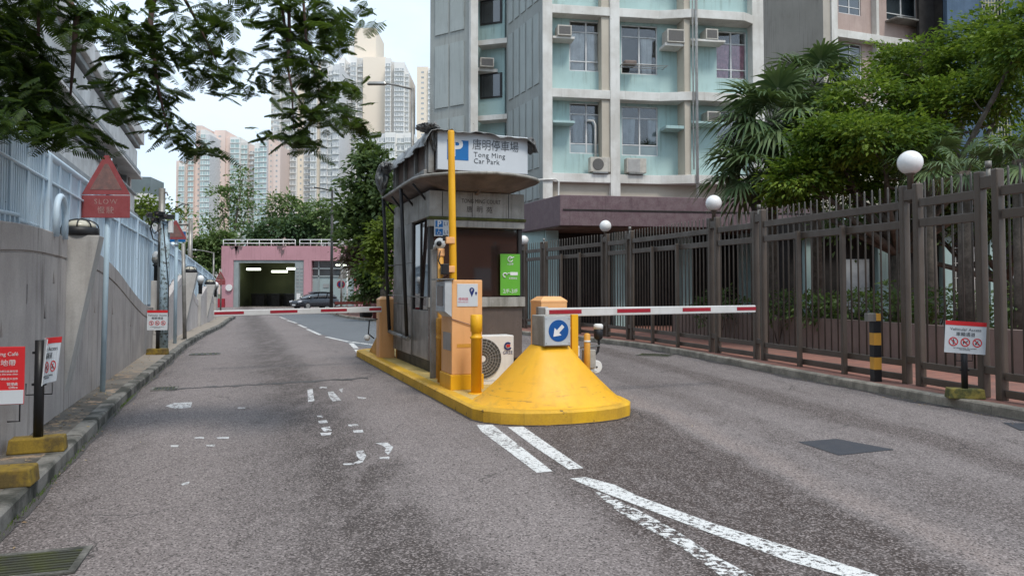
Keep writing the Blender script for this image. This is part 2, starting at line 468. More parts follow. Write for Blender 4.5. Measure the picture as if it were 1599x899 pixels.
M['tarp'] = surf('tarpaulin', (0.20, 0.205, 0.20), 0.42, (0.09, 0.09, 0.088), 0.9, 2.4, grain=0.15, bump=0.3, bd=0.01, spec=0.6)
M['white'] = surf('white_plastic', (0.74, 0.74, 0.72), 0.5, (0.6, 0.59, 0.56), 0.5, 3, streak=0.2, grain=0.06, bump=0.02)
M['sign_white'] = surf('sign_white', (0.60, 0.635, 0.66), 0.4, (0.53, 0.565, 0.59), 0.5, 1.5, grain=0.04, bump=0.0)
M['sign_blue'] = surf('sign_blue', (0.012, 0.15, 0.42), 0.4, grain=0.03, amt=0.2, bump=0)
M['sign_navy'] = surf('sign_navy', (0.008, 0.085, 0.30), 0.4, grain=0.03, amt=0.2, bump=0)
M['sign_red'] = surf('sign_red', (0.62, 0.025, 0.03), 0.45, grain=0.04, amt=0.2, bump=0)
M['sign_green'] = surf('sign_green', (0.13, 0.42, 0.04), 0.45, grain=0.04, amt=0.15, bump=0)
M['ink'] = surf('ink', (0.03, 0.03, 0.035), 0.5, grain=0.02, bump=0)
M['ink_grey'] = surf('ink_grey', (0.10, 0.11, 0.12), 0.5, grain=0.02, bump=0)
M['ink_navy'] = surf('ink_navy', (0.015, 0.03, 0.16), 0.5, grain=0.02, bump=0)
M['ink_pink'] = surf('ink_pink', (0.6, 0.05, 0.12), 0.5, grain=0.02, bump=0)
M['ink_white'] = surf('ink_white', (0.78, 0.78, 0.77), 0.5, grain=0.02, bump=0)
M['old_red'] = surf('faded_red', (0.30, 0.072, 0.075), 0.65, (0.26, 0.05, 0.05), 0.7, 9, grain=0.2, chips=0.32, ccol=(0.17, 0.07, 0.065), cscale=16)
M['old_brown'] = surf('faded_brown', (0.17, 0.105, 0.095), 0.75, (0.27, 0.14, 0.12), 0.8, 16, grain=0.35, chips=0.3, ccol=(0.09, 0.08, 0.07))
M['old_white'] = surf('old_letter', (0.42, 0.30, 0.27), 0.7, (0.3, 0.12, 0.11), 0.9, 40, grain=0.2)
M['brown_metal'] = surf('brown_metal', (0.118, 0.094, 0.076), 0.4, (0.085, 0.064, 0.048), 0.6, 2.0, streak=0.3, grain=0.15, metal=0.25, bump=0.05, spec=0.5)
M['picket'] = surf('picket_metal', (0.11, 0.098, 0.086), 0.4, grain=0.1, metal=0.3, bump=0.0)
M['globe'] = surf('white_globe', (0.80, 0.80, 0.79), 0.25, (0.72, 0.71, 0.69), 0.4, 5, grain=0.04, bump=0.0, spec=0.5)
M['plaque_text'] = surf('engraved', (0.075, 0.06, 0.05), 0.6, bump=0)
# ================================================================ ground, roads, kerbs
def poly_sheet(name, pts, z, m, kind='structure', parent=None):
    mb = MB(); mb.add([(p[0], p[1], z) for p in pts], [tuple(range(len(pts)))])
    o = mb.build(name, m, parent)
    a = o.data.polygons[0].normal.z
    if a < 0: o.data.flip_normals()
    if kind: tag(o, kind=kind)
    return o
poly_sheet('ground', [(-900, -300), (900, -300), (900, 1500), (-900, 1500)], -0.03, M['ground'])
poly_sheet('road', [(-34, -14), (16, -14), (16, 27), (-6, 40), (-6, 86), (-34, 86)], 0.0, M['road'])

KL = [(1.2, -7.0), (-1.45, 0.0), (-3.2, 4.63), (-5.4, 10.4), (-7.0, 15.0), (-8.75, 19.9), (-10.5, 25.4), (-12.1, 31), (-13.9, 36.4), (-15.3, 41)]   # left kerb line
WL = [(0.62, -7.0), (-2.0, 0.0), (-5.0, 8.0), (-8.4, 17.1), (-11.0, 24.9), (-12.9, 31), (-14.6, 36.4), (-16.3, 41)]                    # face of the left wall
KR = [(8.6, 0.0), (7.5, 3.8), (6.75, 6.5), (6.07, 8.86), (5.0, 13.26), (4.2, 17.3), (3.35, 20.4), (2.0, 23.2), (-0.4, 27.0), (-3.2, 31.0), (-6.3, 35.8), (-9.0, 40.5), (-12.0, 48.4), (-13.2, 54)]  # right kerb line

def resample(pl, step):
    out = [Vector(pl[0])]
    for a, b in zip(pl, pl[1:]):
        a, b = Vector(a), Vector(b); n = max(1, round((b - a).length / step))
        out += [a.lerp(b, i / n) for i in range(1, n + 1)]
    return out
def smooth_line(pl, step=0.5, it=6):
    p = resample(pl, step)
    for _ in range(it):
        q = p[:]
        for i in range(1, len(p) - 1): q[i] = (p[i - 1] + p[i] * 2 + p[i + 1]) / 4
        p = q
    return p
def along(pl, s):
    for a, b in zip(pl, pl[1:]):
        L = (b - a).length
        if s <= L or b is pl[-1]: return a.lerp(b, min(1.0, s / L)), (b - a).normalized()
        s -= L
def length(pl): return sum((b - a).length for a, b in zip(pl, pl[1:]))
def kerb(name, pl, side, m, h=0.13, w=0.15, stone=0.95):
    """individual kerb stones laid end to end, as one sheet of stone"""
    mb = MB(); L = length(pl); n = int(L / stone); k = L / n
    for i in range(n):
        a, _ = along(pl, i * k + 0.004); b, _ = along(pl, (i + 1) * k - 0.004)
        t = (b - a).normalized(); nn = Vector((-t.y, t.x)) * side
        dz = random.uniform(-0.004, 0.004)
        p = [a, b, b + nn * w, a + nn * w]
        c0 = [Vector((q.x, q.y, -0.05)) for q in p]
        sl = 0.018
        c1 = [Vector((q.x, q.y, h + dz)) for q in (a + nn * sl, b + nn * sl, b + nn * w, a + nn * w)]
        cm = [Vector((a.x, a.y, h + dz - 0.02)), Vector((b.x, b.y, h + dz - 0.02))]
        vs = c0 + c1 + cm
        fs = [(0, 1, 9, 8), (8, 9, 5, 4), (4, 5, 6, 7), (2, 3, 7, 6), (1, 2, 6, 5, 9), (3, 0, 8, 4, 7)]
        mb.add(vs, fs)
    o = mb.build(name, m)
    bm = bmesh.new(); bm.from_mesh(o.data); bmesh.ops.recalc_face_normals(bm, faces=bm.faces); bm.to_mesh(o.data); bm.free()
    return struct(o)
kl, kr, wl_ = smooth_line(KL), smooth_line(KR), smooth_line(WL, 0.5, 10)
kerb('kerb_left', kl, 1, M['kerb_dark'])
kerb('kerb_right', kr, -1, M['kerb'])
def strip(name, a, b, z, m):
    n = len(a); mb = MB()
    mb.add([(p.x, p.y, z) for p in a] + [(p.x, p.y, z) for p in b], [(i, i + 1, n + i + 1, n + i) for i in range(n - 1)])
    o = mb.build(name, m)
    if o.data.polygons[0].normal.z < 0: o.data.flip_normals()
    return struct(o)
def offset(pl, d):
    out = []
    for i, p in enumerate(pl):
        t = (pl[min(i + 1, len(pl) - 1)] - pl[max(i - 1, 0)]).normalized()
        out.append(p + Vector((-t.y, t.x)) * d)
    return out
ns = 90
def even(pl): L = length(pl); return [along(pl, L * i / (ns - 1))[0] for i in range(ns)]
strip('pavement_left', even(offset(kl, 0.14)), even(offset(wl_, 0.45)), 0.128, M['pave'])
# brick pavement on the right
t = NT('brick_paving')
bk = t.n.new('ShaderNodeTexBrick')
bk.inputs['Color1'].default_value = (0.31, 0.135, 0.095, 1); bk.inputs['Color2'].default_value = (0.24, 0.105, 0.08, 1); bk.inputs['Mortar'].default_value = (0.16, 0.13, 0.11, 1)
bk.inputs['Scale'].default_value = 1.0; bk.inputs['Mortar Size'].default_value = 0.004
bk.inputs['Brick Width'].default_value = 0.21; bk.inputs['Row Height'].default_value = 0.105
t.l.new(t.mapping(rz=-0.2), bk.inputs['Vector'])
c = t.mix(t.math('MULTIPLY', t.ramp(t.noise(1.2, 6), 0.42, 0.68), 0.6), bk.outputs[0], (0.13, 0.085, 0.07))
c = t.mix(0.35, c, t.noise(60, 4), 'OVERLAY')
t.set('Base Color', c); t.set('Roughness', 0.85); t.bump(t.noise(30, 4), 0.3, 0.004)
M['brick'] = t.mat
far_r = [Vector((q[0], q[1])) for q in [(30, 0), (30, 20), (30, 26), (30, 40), (16, 50), (0, 66), (-8, 72)]]
strip('pavement_right', even(offset(kr, -0.14)), even(far_r), 0.128, M['brick'])
# the other road, blue-grey, joining behind the booth
dash = [(437, 495), (452, 500), (498, 522), (546, 534.5), (566, 557)]
sr = [G(432, 491), G(445, 496.5), G(470, 507), G(498, 521), G(530, 531), G(556, 540), G(588, 545), G(660, 545), G(740, 520)]
kk = [p for p in kr if p.y > 24.5]
poly = [(p.x, p.y) for p in sr] + [(p.x - 0.05, p.y) for p in kk[::1] if p.y < 52] + [(-14.2, 52)]
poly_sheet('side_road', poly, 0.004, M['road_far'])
# road paint
M['paint'] = painted('road_paint', 0.47, scale=24)
M['paint_worn'] = painted('road_paint_worn', 0.62, scale=15)
M['paint_old'] = painted('road_paint_old', 0.52, (0.62, 0.62, 0.62), 18)
def gq(name, pix, m, z=0.004, nm=None):
    o = poly_sheet(name, [(G(x, y).x, G(x, y).y) for x, y in pix], z, m)
    return o
gq('lane_line', [(744, 663), (769, 663), (800, 687), (863, 736), (838, 738), (790, 702), (752, 674)], M['paint'])
gq('lane_line', [(793, 667), (817, 666), (850, 689), (911, 731), (888, 733), (835, 698)], M['paint'])
gq('lane_line', [(890, 747), (915, 745), (960, 757), (1000, 776), (1113, 817), (1245, 858), (1340, 888), (1440, 922), (1400, 940), (1330, 903), (1240, 879), (1113, 834), (1000, 791), (950, 772)], M['paint'])
gq('lane_line', [(925, 765), (950, 774), (1000, 798), (1057, 829), (1113, 866), (1170, 896), (1240, 938), (1180, 938), (1130, 903), (1113, 890), (1057, 850), (1000, 820), (960, 795)], M['paint_worn'])
for a, b in (((437, 495), (446, 498)), ((448, 500), (463, 504.5)), ((466, 507), (478, 512)), ((480, 514), (500, 523)), ((509, 526), (545, 534))):
    A, B = G(*a), G(*b); d = (B - A).normalized(); n = Vector((-d.y, d.x, 0)) * 0.065
    poly_sheet('dash_line', [(q.x, q.y) for q in (A + n, B + n, B - n, A - n)], 0.009, M['paint'])
for a, b in (((548, 534), (592, 540)), ((548, 536), (556, 544)), ((557, 546), (566, 556))):
    A, B = G(*a), G(*b); d = (B - A).normalized(); n = Vector((-d.y, d.x, 0)) * 0.07
    poly_sheet('dash_line', [(q.x, q.y) for q in (A + n, B + n, B - n, A - n)], 0.010, M['paint'])
# what is left of the painted words in the entry lane
frag = [[(480, 609), (488, 607), (491, 626), (481, 628)], [(512, 612), (520, 611), (533, 625), (520, 627), (514, 620)], [(498, 604), (510, 604), (511, 606), (499, 606)], [(529, 608), (536, 606), (534, 613)],
        [(557, 619), (572, 621), (570, 623), (560, 622)], [(497, 657), (510, 656), (512, 660), (498, 661)], [(501, 668), (515, 666), (518, 672), (506, 674)], [(500, 676), (518, 675), (516, 679), (502, 680)], [(495, 649), (503, 649), (504, 652), (496, 652)],
        [(543, 663), (558, 662), (560, 665), (545, 666)], [(551, 672), (566, 671), (568, 675), (553, 676)],
        [(535, 724), (552, 723), (562, 718), (557, 712), (556, 705), (567, 703), (572, 712), (566, 722), (552, 726), (537, 726)],
        [(586, 692), (605, 691), (614, 698), (610, 706), (606, 710), (600, 705), (603, 700), (596, 695)], [(592, 714), (608, 713), (608, 717), (594, 717)],
        [(258, 634), (272, 629), (300, 628), (298, 636), (275, 639)], [(371, 636), (383, 636), (383, 638), (371, 638)], [(302, 683), (318, 682), (319, 685), (303, 685)], [(266, 695), (279, 695), (278, 698), (267, 698)],
        [(322, 695), (336, 694), (336, 697), (322, 697)], [(338, 683), (358, 682), (357, 685), (339, 685)], [(283, 755), (296, 752), (295, 756), (284, 758)], [(1396, 601), (1408, 602), (1404, 604), (1394, 603)]]
for f_ in frag: gq('road_lettering', f_, M['paint_old'])
# repair patch, tarred joint
mp = [(1246, 690), (1306, 685), (1397, 702), (1310, 711)]
gq('repair_patch', mp, M['patch'])
mb = MB(); top, bot = [], []
for i in range(41):
    x = 255 + (575 - 255) * i / 40
    y = 609 - 19 * i / 40 + random.uniform(-0.8, 0.8)
    w = random.uniform(0.4, 1.6)
    top.append(G(x, y - w)); bot.append(G(x, y + w))
n = len(top); mb.add([(p.x, p.y, 0.004) for p in top] + [(p.x, p.y, 0.004) for p in bot], [(n + i, n + i + 1, i + 1, i) for i in range(n - 1)])
M['tar_worn'] = painted('tar_worn', 0.35, (0.04, 0.037, 0.035), 9)
struct(mb.build('tar_joint', M['tar_worn']))
mb = MB(); top, bot = [], []
for i in range(41):
    k = i / 40
    x = 960 + (1240 - 960) * k; y = 570 + 28 * k + random.uniform(-0.6, 0.6); w = random.uniform(0.3, 1.2)
    top.append(G(x, y - w)); bot.append(G(x, y + w))
mb.add([(p.x, p.y, 0.004) for p in top] + [(p.x, p.y, 0.004) for p in bot], [(n + i, n + i + 1, i + 1, i) for i in range(n - 1)])

# ---- drains and manholes
def grate(label, c, rz, lx, ly, nb, cat='drain', slot=True):
    t_ = thing('drain_grate', label, cat, (c.x, c.y, 0.0), rz)
    f = MB(); w = 0.04
    f.bx(-lx / 2, lx / 2, -ly / 2, -ly / 2 + w, 0.004, 0.014); f.bx(-lx / 2, lx / 2, ly / 2 - w, ly / 2, 0.004, 0.014)
    f.bx(-lx / 2, -lx / 2 + w, -ly / 2 + w, ly / 2 - w, 0.004, 0.014); f.bx(lx / 2 - w, lx / 2, -ly / 2 + w, ly / 2 - w, 0.004, 0.014)
    f.build('frame', M['kerb_dark'], t_)
    p = MB(); p.bx(-lx / 2 + w, lx / 2 - w, -ly / 2 + w, ly / 2 - w, 0.002, 0.005); p.build('pit', M['black'], t_)
    b = MB()
    for i in range(nb):
        x = -lx / 2 + w + (lx - 2 * w) * (i + 0.5) / nb
        b.box((x, 0, 0.009), ((lx - 2 * w) / nb * 0.45, ly - 2 * w, 0.012))
    b.build('bars', M['cast'], t_)
    return t_
M['cast'] = surf('cast_iron', (0.06, 0.062, 0.05), 0.7, (0.08, 0.09, 0.03), 0.8, 6, grain=0.4, metal=0.2, bump=0.3)
g = G(28, 884); grate('cast iron slotted drain by the near left kerb', g, R(18) + R(90), 0.44, 0.66, 8)
g = G(257, 607); grate('small dark gully cover beside the left kerb past the first sign pole', g, AXR, 0.38, 0.42, 6)
g = G(1022, 554.5); grate('flat slotted gully in front of the right kerb', g, R(-25), 0.8, 0.6, 9)
g = G(320, 553); grate('narrow cover near the left kerb beyond the low black sign', g, AXR, 0.7, 0.5, 5)
g = G(1634, 668); o = MB().add([(-.35, -.25, .006), (.35, -.25, .006), (.35, .25, .006), (-.35, .25, .006)], [(0, 1, 2, 3)]).build('manhole_cover', M['patch'], None, (g.x, g.y, 0), R(-15))
tag(o, 'dark square cover at the right edge of the exit lane', 'manhole')

# litter of fallen leaves along both kerbs
mb = MB()
def leaf_bit(p, z, s):
    a = random.uniform(0, 6.28); ca, sa = math.cos(a) * s, math.sin(a) * s
    mb.add([(p[0] - ca, p[1] - sa, z), (p[0] + sa * .4, p[1] - ca * .4, z + s * .3), (p[0] + ca, p[1] + sa, z + .004), (p[0] - sa * .4, p[1] + ca * .4, z + s * .1)], [(0, 1, 2, 3)])
Lr, Ll, Lw = length(kr), length(kl), length(wl_)
for i in range(260):
    p, tt = along(kr, random.uniform(3, 26)); nn = Vector((-tt.y, tt.x)); d = abs(random.gauss(0, 0.12)) + 0.03
    leaf_bit(p + nn * d, 0.006, random.uniform(0.008, 0.022))
for i in range(420):
    p, tt = along(wl_, random.uniform(8, 30)); nn = Vector((-tt.y, tt.x)); d = abs(random.gauss(0, 0.16)) + 0.01
    leaf_bit(p - nn * d, 0.133, random.uniform(0.01, 0.03))
for i in range(120):
    p, tt = along(kl, random.uniform(9, 30)); nn = Vector((-tt.y, tt.x)); leaf_bit(p - nn * (abs(random.gauss(0, 0.1)) + .02), 0.006, random.uniform(0.008, 0.02))
for i in range(60): leaf_bit((random.uniform(-5, 6), random.uniform(4, 20)), 0.006, random.uniform(0.008, 0.018))
M['litter'] = leafmat('dry_leaf', (0.30, 0.19, 0.09), (0.42, 0.33, 0.18), (0.16, 0.09, 0.05), 0.1)
tag(mb.build('fallen_leaves', M['litter']), 'dry leaves scattered along the kerbs and the foot of the wall', 'leaves', kind='stuff')
mb = MB()
for i in range(900):
    p, tt = along(kl, random.choice([random.gauss(11.7, .5), random.gauss(14, 1.0), random.uniform(9, 30), random.gauss(18.5, .5)])); nn = Vector((-tt.y, tt.x)); q = p - nn * random.uniform(0.0, 0.035)
    a = random.uniform(0, 6.28); h = random.uniform(0.01, 0.045); dx, dy = math.cos(a) * .004, math.sin(a) * .004
    mb.add([(q.x - dx, q.y - dy, 0), (q.x + dx, q.y + dy, 0), (q.x + random.uniform(-.02, .02), q.y + random.uniform(-.02, .02), h)], [(0, 1, 2)])
M['weed'] = leafmat('weed', (0.07, 0.12, 0.02), (0.10, 0.15, 0.03), (0.05, 0.09, 0.02), 0.2)
tag(mb.build('weeds', M['weed']), 'thin green weeds growing in the gutter of the left kerb', 'weeds', kind='stuff')

M['wall_pale'] = surf('pale_pink_render', (0.56, 0.51, 0.485), 0.85, (0.44, 0.40, 0.38), 0.6, 1.0, streak=0.4, scol=(0.25, 0.22, 0.21), grain=0.2, gscale=55, bump=0.3)
# ================================================================ left wall with wavy top
HK = [(-10, 1.5), (0, 1.35), (3, 1.7), (5.5, 2.1), (7.3, 2.2), (9.4, 2.17), (11.2, 2.07), (12.2, 1.96), (13, 1.82), (14.7, 1.50), (16.5, 1.21), (17.5, 1.14), (19.7, 1.17), (21.5, 1.5), (23.2, 1.92), (25, 2.1), (26, 2.0), (27.5, 1.45), (28.8, 1.1), (31, 1.5), (32.5, 1.77), (33.5, 1.65), (35.5, 1.15), (38, 1.35), (41, 1.6)]
hy = np.arange(-10, 42, 0.1); hz = np.interp(hy, [k[0] for k in HK], [k[1] for k in HK])
for _ in range(3): hz = np.convolve(np.pad(hz, 4, 'edge'), np.ones(9) / 9, 'valid')
def H(Y): return float(np.interp(Y, hy, hz))
FT = [(-10, 3.1), (17.5, 3.1), (24.9, 2.82), (31, 2.54), (36.4, 2.27), (41, 2.1)]
def FTOP(Y): return float(np.interp(Y, [k[0] for k in FT], [k[1] for k in FT]))
wallp = resample([tuple(p) for p in even(wl_)], 0.25)
nrm = []
for i in range(len(wallp)):
    tt = (wallp[min(i + 1, len(wallp) - 1)] - wallp[max(i - 1, 0)]).normalized(); nrm.append(Vector((-tt.y, tt.x)))
def wall_at(Y):
    for i in range(len(wallp) - 1):
        if wallp[i + 1].y >= Y:
            k = (Y - wallp[i].y) / max(1e-6, wallp[i + 1].y - wallp[i].y)
            return wallp[i].lerp(wallp[i + 1], k), nrm[i]
wall = thing('boundary_wall', 'grey rendered wall with a wavy top and tapered fins along the left pavement', 'wall', (wallp[0].x, wallp[0].y, 0))
wo = Vector((wallp[0].x, wallp[0].y, 0))
def wall_mesh():
    mb = MB(); ring = 10
    for p, nn in zip(wallp, nrm):
        h = H(p.y)
        prof = [(0, -0.05), (0, h - 0.275), (0.02, h - 0.268), (0.02, h - 0.252), (-0.004, h - 0.245), (-0.004, h - 0.012), (0.01, h), (0.34, h), (0.35, h - 0.01), (0.35, -0.05)]
        for d, z in prof: mb.v.append((p.x + nn.x * d, p.y + nn.y * d, z))
    n = len(wallp)
    for i in range(n - 1):
        for k in range(ring):
            k2 = (k + 1) % ring
            mb.face((i * ring + k, (i + 1) * ring + k, (i + 1) * ring + k2, i * ring + k2))
    mb.face(range(ring)); mb.face([(n - 1) * ring + k for k in range(ring)][::-1])
    return mb
wb = wall_mesh().build('wall_body', [M['wall'], M['niche']])
cut = MB()
def wall_hit(px, py):
    d = ray(px, py)
    best = None
    for i in range(len(wallp) - 1):
        a, b = wallp[i], wallp[i + 1]
        r1, r2 = a.x / a.y * 1 if a.y > 0.3 else None, b.x / b.y if b.y > 0.3 else None
        if r1 is None: continue
        q = d.x / d.y
        if (r1 - q) * (r2 - q) <= 0:
            k = (q - r1) / (r2 - r1 + 1e-9); p = a.lerp(b, k); return p, nrm[i], EYE + d.z * p.y / d.y
for (px, py, w, h, kind) in ((84, 431, .10, .17, 't'), (70, 485, .10, .17, 't'), (2, 512, .09, .17, 't'), (148, 481, .09, .14, 't'), (176, 485, .09, .13, 't'), (42, 459, .045, .19, 'r'), (204, 505, .08, .12, 't'), (24, 560, .08, .14, 't')):
    p, nn, z = wall_hit(px, py); tt = Vector((nn.y, -nn.x))
    o3 = Vector((p.x - nn.x * .05, p.y - nn.y * .05, z))
    sh = [(-w / 2, -h / 2), (w / 2, -h / 2), (0, h / 2)] if kind == 't' else [(-w / 2, -h / 2), (w / 2, -h / 2), (w / 2, h / 2), (-w / 2, h / 2)]
    cut.extr(sh, o3, (-tt.x, -tt.y, 0), (0, 0, 1), (nn.x, nn.y, 0), 0.15, 0)
co = cut.build('cutter', M['niche'])
bm = bmesh.new(); bm.from_mesh(co.data); bmesh.ops.recalc_face_normals(bm, faces=bm.faces); bm.to_mesh(co.data); bm.free()
bm = bmesh.new(); bm.from_mesh(wb.data); bmesh.ops.recalc_face_normals(bm, faces=bm.faces); bm.to_mesh(wb.data); bm.free()
md = wb.modifiers.new('cut', 'BOOLEAN'); md.operation = 'DIFFERENCE'; md.solver = 'EXACT'; md.object = co
bpy.context.view_layer.update()
me = bpy.data.meshes.new_from_object(wb.evaluated_get(bpy.context.evaluated_depsgraph_get()))
wb.modifiers.clear(); wb.data = me
me.materials.clear(); me.materials.append(M['wall']); me.materials.append(M['wall_pale'])
for p_ in me.polygons:
    p_.material_index = 1 if p_.center.y > 17.95 else 0
bpy.data.objects.remove(co)
wb.parent = wall; wb.location = -wo
# fins
def fin(Y, wid, out, zt, light=True):
    p, nn = wall_at(Y); tt = Vector((nn.y, -nn.x)); o = -nn
    mb = MB()
    base = Vector((p.x, p.y, 0)) + Vector((nn.x, nn.y, 0)) * 0.05
    def q(a, b, z): return base - Vector((tt.x, tt.y, 0)) * a + Vector((o.x, o.y, 0)) * b + Vector((0, 0, z))
    vs = [q(-wid / 2, 0, 0.32), q(wid / 2, 0, 0.32), q(wid / 2, 0, zt), q(-wid / 2, 0, zt), q(-wid / 2, out + .05, zt), q(wid / 2, out + .05, zt), q(-wid / 2, .052, 0.34), q(wid / 2, .052, 0.34)]
    mb.add(vs, [(0, 1, 2, 3), (3, 2, 5, 4), (4, 5, 7, 6), (6, 7, 1, 0), (0, 3, 4, 6), (1, 7, 5, 2)])
    f = mb.build('fin', M['wall_light'], wall, -wo, bevel=0.008)
    bm = bmesh.new(); bm.from_mesh(f.data); bmesh.ops.recalc_face_normals(bm, faces=bm.faces); bm.to_mesh(f.data); bm.free()
    c = q(0, out * 0.45, zt)
    return c, o
def bulkhead(c, o, label, s=1.0, rz=None):
    t_ = thing('bulkhead_lamp', label, 'lamp', c, math.atan2(o.y, o.x) - R(90) + R(90), 'oval lamps on the wall fins')
    m1 = MB(); m1.lathe([(0.20 * s, 0), (0.21 * s, 0.02), (0.21 * s, 0.09 * s), (0.19 * s, 0.10 * s)], n=24); m1.build('housing', M['black'], t_)
    m2 = MB(); m2.lathe([(0.18 * s, 0.10 * s), (0.165 * s, 0.14 * s), (0.12 * s, 0.175 * s), (0.05 * s, 0.19 * s)], n=20); m2.build('lens', M['lens'], t_)
    m3 = MB()
    for a in (0, 45, 90, 135):
        pts = [(math.cos(R(a)) * 0.2 * s * math.cos(R(k)), math.sin(R(a)) * 0.2 * s * math.cos(R(k)), 0.1 * s + 0.105 * s * math.sin(R(k))) for k in range(0, 181, 20)]
        m3.tube(pts, 0.008 * s, 5)
    m3.build('cage', M['black'], t_)
M['lens'] = surf('dusty_lens', (0.55, 0.52, 0.42), 0.3, amt=0.4, grain=0.05)
c, o = fin(8.95, 0.34, 0.34, 2.21); bulkhead(c, o, 'black caged oval lamp on top of the nearest wall fin', 1.0)
c, o = fin(25.2, 0.5, 0.35, 2.14); bulkhead(c, o, 'black caged oval lamp on top of the wall fin beyond the grey post', 1.1)
c, o = fin(32.6, 0.5, 0.33, 1.80); bulkhead(c, o, 'black caged oval lamp on the farthest wall fin', 1.1)
# inspection plate on the first fin
# piers and globe lamps at the dips
def wall_globe(Y, zg, label, r=0.12, mm='globe_dirty'):
    p, nn = wall_at(Y); o = -nn; c = p + o * 0.06
    mb = MB(); mb.box((p.x + o.x * .02, p.y + o.y * .02, (zg - .62) / 2), (0.16, 0.16, zg - .62), math.atan2(nn.y, nn.x)); mb.build('pier', M['wall_light'], wall, -wo, bevel=.01)
    t_ = thing('wall_lamp', label, 'lamp', (c.x, c.y, zg - .62), 0, 'globe lamps along the left wall')
    m1 = MB(); m1.lathe([(.07, 0), (.07, .34), (.10, .37), (.10, .39), (.05, .42)], n=16); m1.build('bracket', M['black'], t_)
    m2 = MB(); m2.lathe([(.05, .40), (.10, .43), (.125, .50), (.12, .56)], n=20); m2.build('shade', M['steel_dull'], t_)
    m3 = MB(); m3.sphere((0, 0, .6), r, 20); m3.build('globe', M['globe'], t_)
wall_globe(17.9, 2.40, 'white globe lamp on a black bracket behind the peeling pole')
wall_globe(29.0, 2.02, 'white globe lamp in the dip after the second wall fin', .14)
wall_globe(36.0, 1.84, 'farthest white globe lamp near the end of the left wall', .14)

# blue railing on the wall
rail = thing('blue_railing', 'tall pale blue slatted metal railing on top of the left wall', 'railing', (wo.x, wo.y, 0))
Lw = length(wallp); s = 0.3; bay = 2.7; k = 0
while s < Lw - 0.1:
    e = min(Lw, s + bay); mb = MB(); u = s
    while u < e - 0.03:
        p, tt = along(wallp, u); nn = Vector((-tt.y, tt.x)); c = p + nn * 0.17
        zb, zt = H(p.y) + 0.05, FTOP(p.y) - 0.03
        i = round((u - s) / 0.078)
        w, d = (0.052, 0.035)
        if i % 8 == 0: w, d = 0.085, 0.07
        mb.box((c.x, c.y, (zb + zt) / 2), (w, d, zt - zb), math.atan2(tt.y, tt.x))
        u += 0.078
    a, _ = along(wallp, s); b, _ = along(wallp, e)
    pts = []
    for q in range(9):
        p, tt = along(wallp, s + (e - s) * q / 8 * 0.998); nn = Vector((-tt.y, tt.x)); c = p + nn * 0.17; pts.append((c.x, c.y, H(p.y) + 0.07))
    mb.tube(pts, 0.022, 6)
    for zz in (0.30,):
        mb.tube([(p_[0] + .03, p_[1] + .01, FTOP(p_[1]) - zz) for p_ in pts], 0.018, 6)
    mb.build('slat_panel', M['blue'], rail, -wo)
    # post
    p, tt = along(wallp, s); nn = Vector((-tt.y, tt.x)); c = p + nn * 0.17
    m2 = MB(); m2.box((c.x, c.y, (H(p.y) + FTOP(p.y)) / 2), (0.10, 0.13, FTOP(p.y) - H(p.y) - .002), math.atan2(tt.y, tt.x)); m2.build('post', M['blue'], rail, -wo)
    s = e
pts = []
for q in range(60):
    p, tt = along(wallp, 0.3 + (Lw - 0.35) * q / 59); nn = Vector((-tt.y, tt.x)); c = p + nn * 0.17; pts.append((c.x, c.y, FTOP(p.y)))
MB().tube(pts, 0.052, 10).build('top_rail', M['blue'], rail, -wo)
# cross bars under the near slats
mb = MB(); pts = []
for q in range(30):
    u = 10.5 + q * 0.16
    p, tt = along(wallp, u); nn = Vector((-tt.y, tt.x)); c = p + nn * 0.10
    mb.box((c.x, c.y, H(p.y) + 0.035), (0.05, 0.03, 0.07), math.atan2(tt.y, tt.x))
    pts.append((c.x, c.y, H(p.y) + 0.09))
mb.tube(pts, 0.025, 6)
mb.build('bottom_rail', M['blue'], rail, -wo)
# the blue hoop
p, nn = wall_at(8.35); tt = Vector((nn.y, -nn.x))
mb = MB(); pts = []
for k in range(0, 181, 12):
    a = R(k); pts.append((p.x - nn.x * .02 + -tt.x * math.cos(a) * .23, p.y - nn.y * .02 + -tt.y * math.cos(a) * .23, 2.38 + .23 * math.sin(a)))
pts = [(pts[0][0], pts[0][1], 2.14)] + pts + [(pts[-1][0], pts[-1][1], 2.14)]
mb.tube(pts, 0.035, 10)
mb.build('hoop', M['blue'], rail, -wo)

# ================================================================ the long banded building behind the railing
M['pod_white'] = surf('podium_white', (0.76, 0.74, 0.71), 0.6, (0.40, 0.37, 0.34), 0.6, 0.8, streak=0.3, grain=0.1)
M['pod_grey'] = surf('podium_grey', (0.34, 0.35, 0.35), 0.6, (0.18, 0.19, 0.19), 0.5, 0.8, grain=0.1)
M['pod_pink'] = surf('podium_pink', (0.56, 0.47, 0.43), 0.6, (0.36, 0.29, 0.26), 0.5, 0.8, grain=0.1)
M['pod_dark'] = glassmat('podium_dark', (0.03, 0.045, 0.042), 0.3)
ang = math.atan2(1, -0.375)
pb = thing('podium_building', 'long low building with white and dark horizontal bands behind the blue railing', 'building', (-6.6, 2, 0), ang)
Lp = (43.6 - 2) * math.hypot(1, .375)
mb = MB(); mb.bx(0, Lp - .5, 0.6, 12, 0, 10.2); mb.build('core', M['pod_dark'], pb)
def band(z0, z1, d, m, nm='band', end=0.0): MB().bx(-2, Lp - end, d, 1.5, z0, z1).build(nm, m, pb, bevel=.015, seg=1)
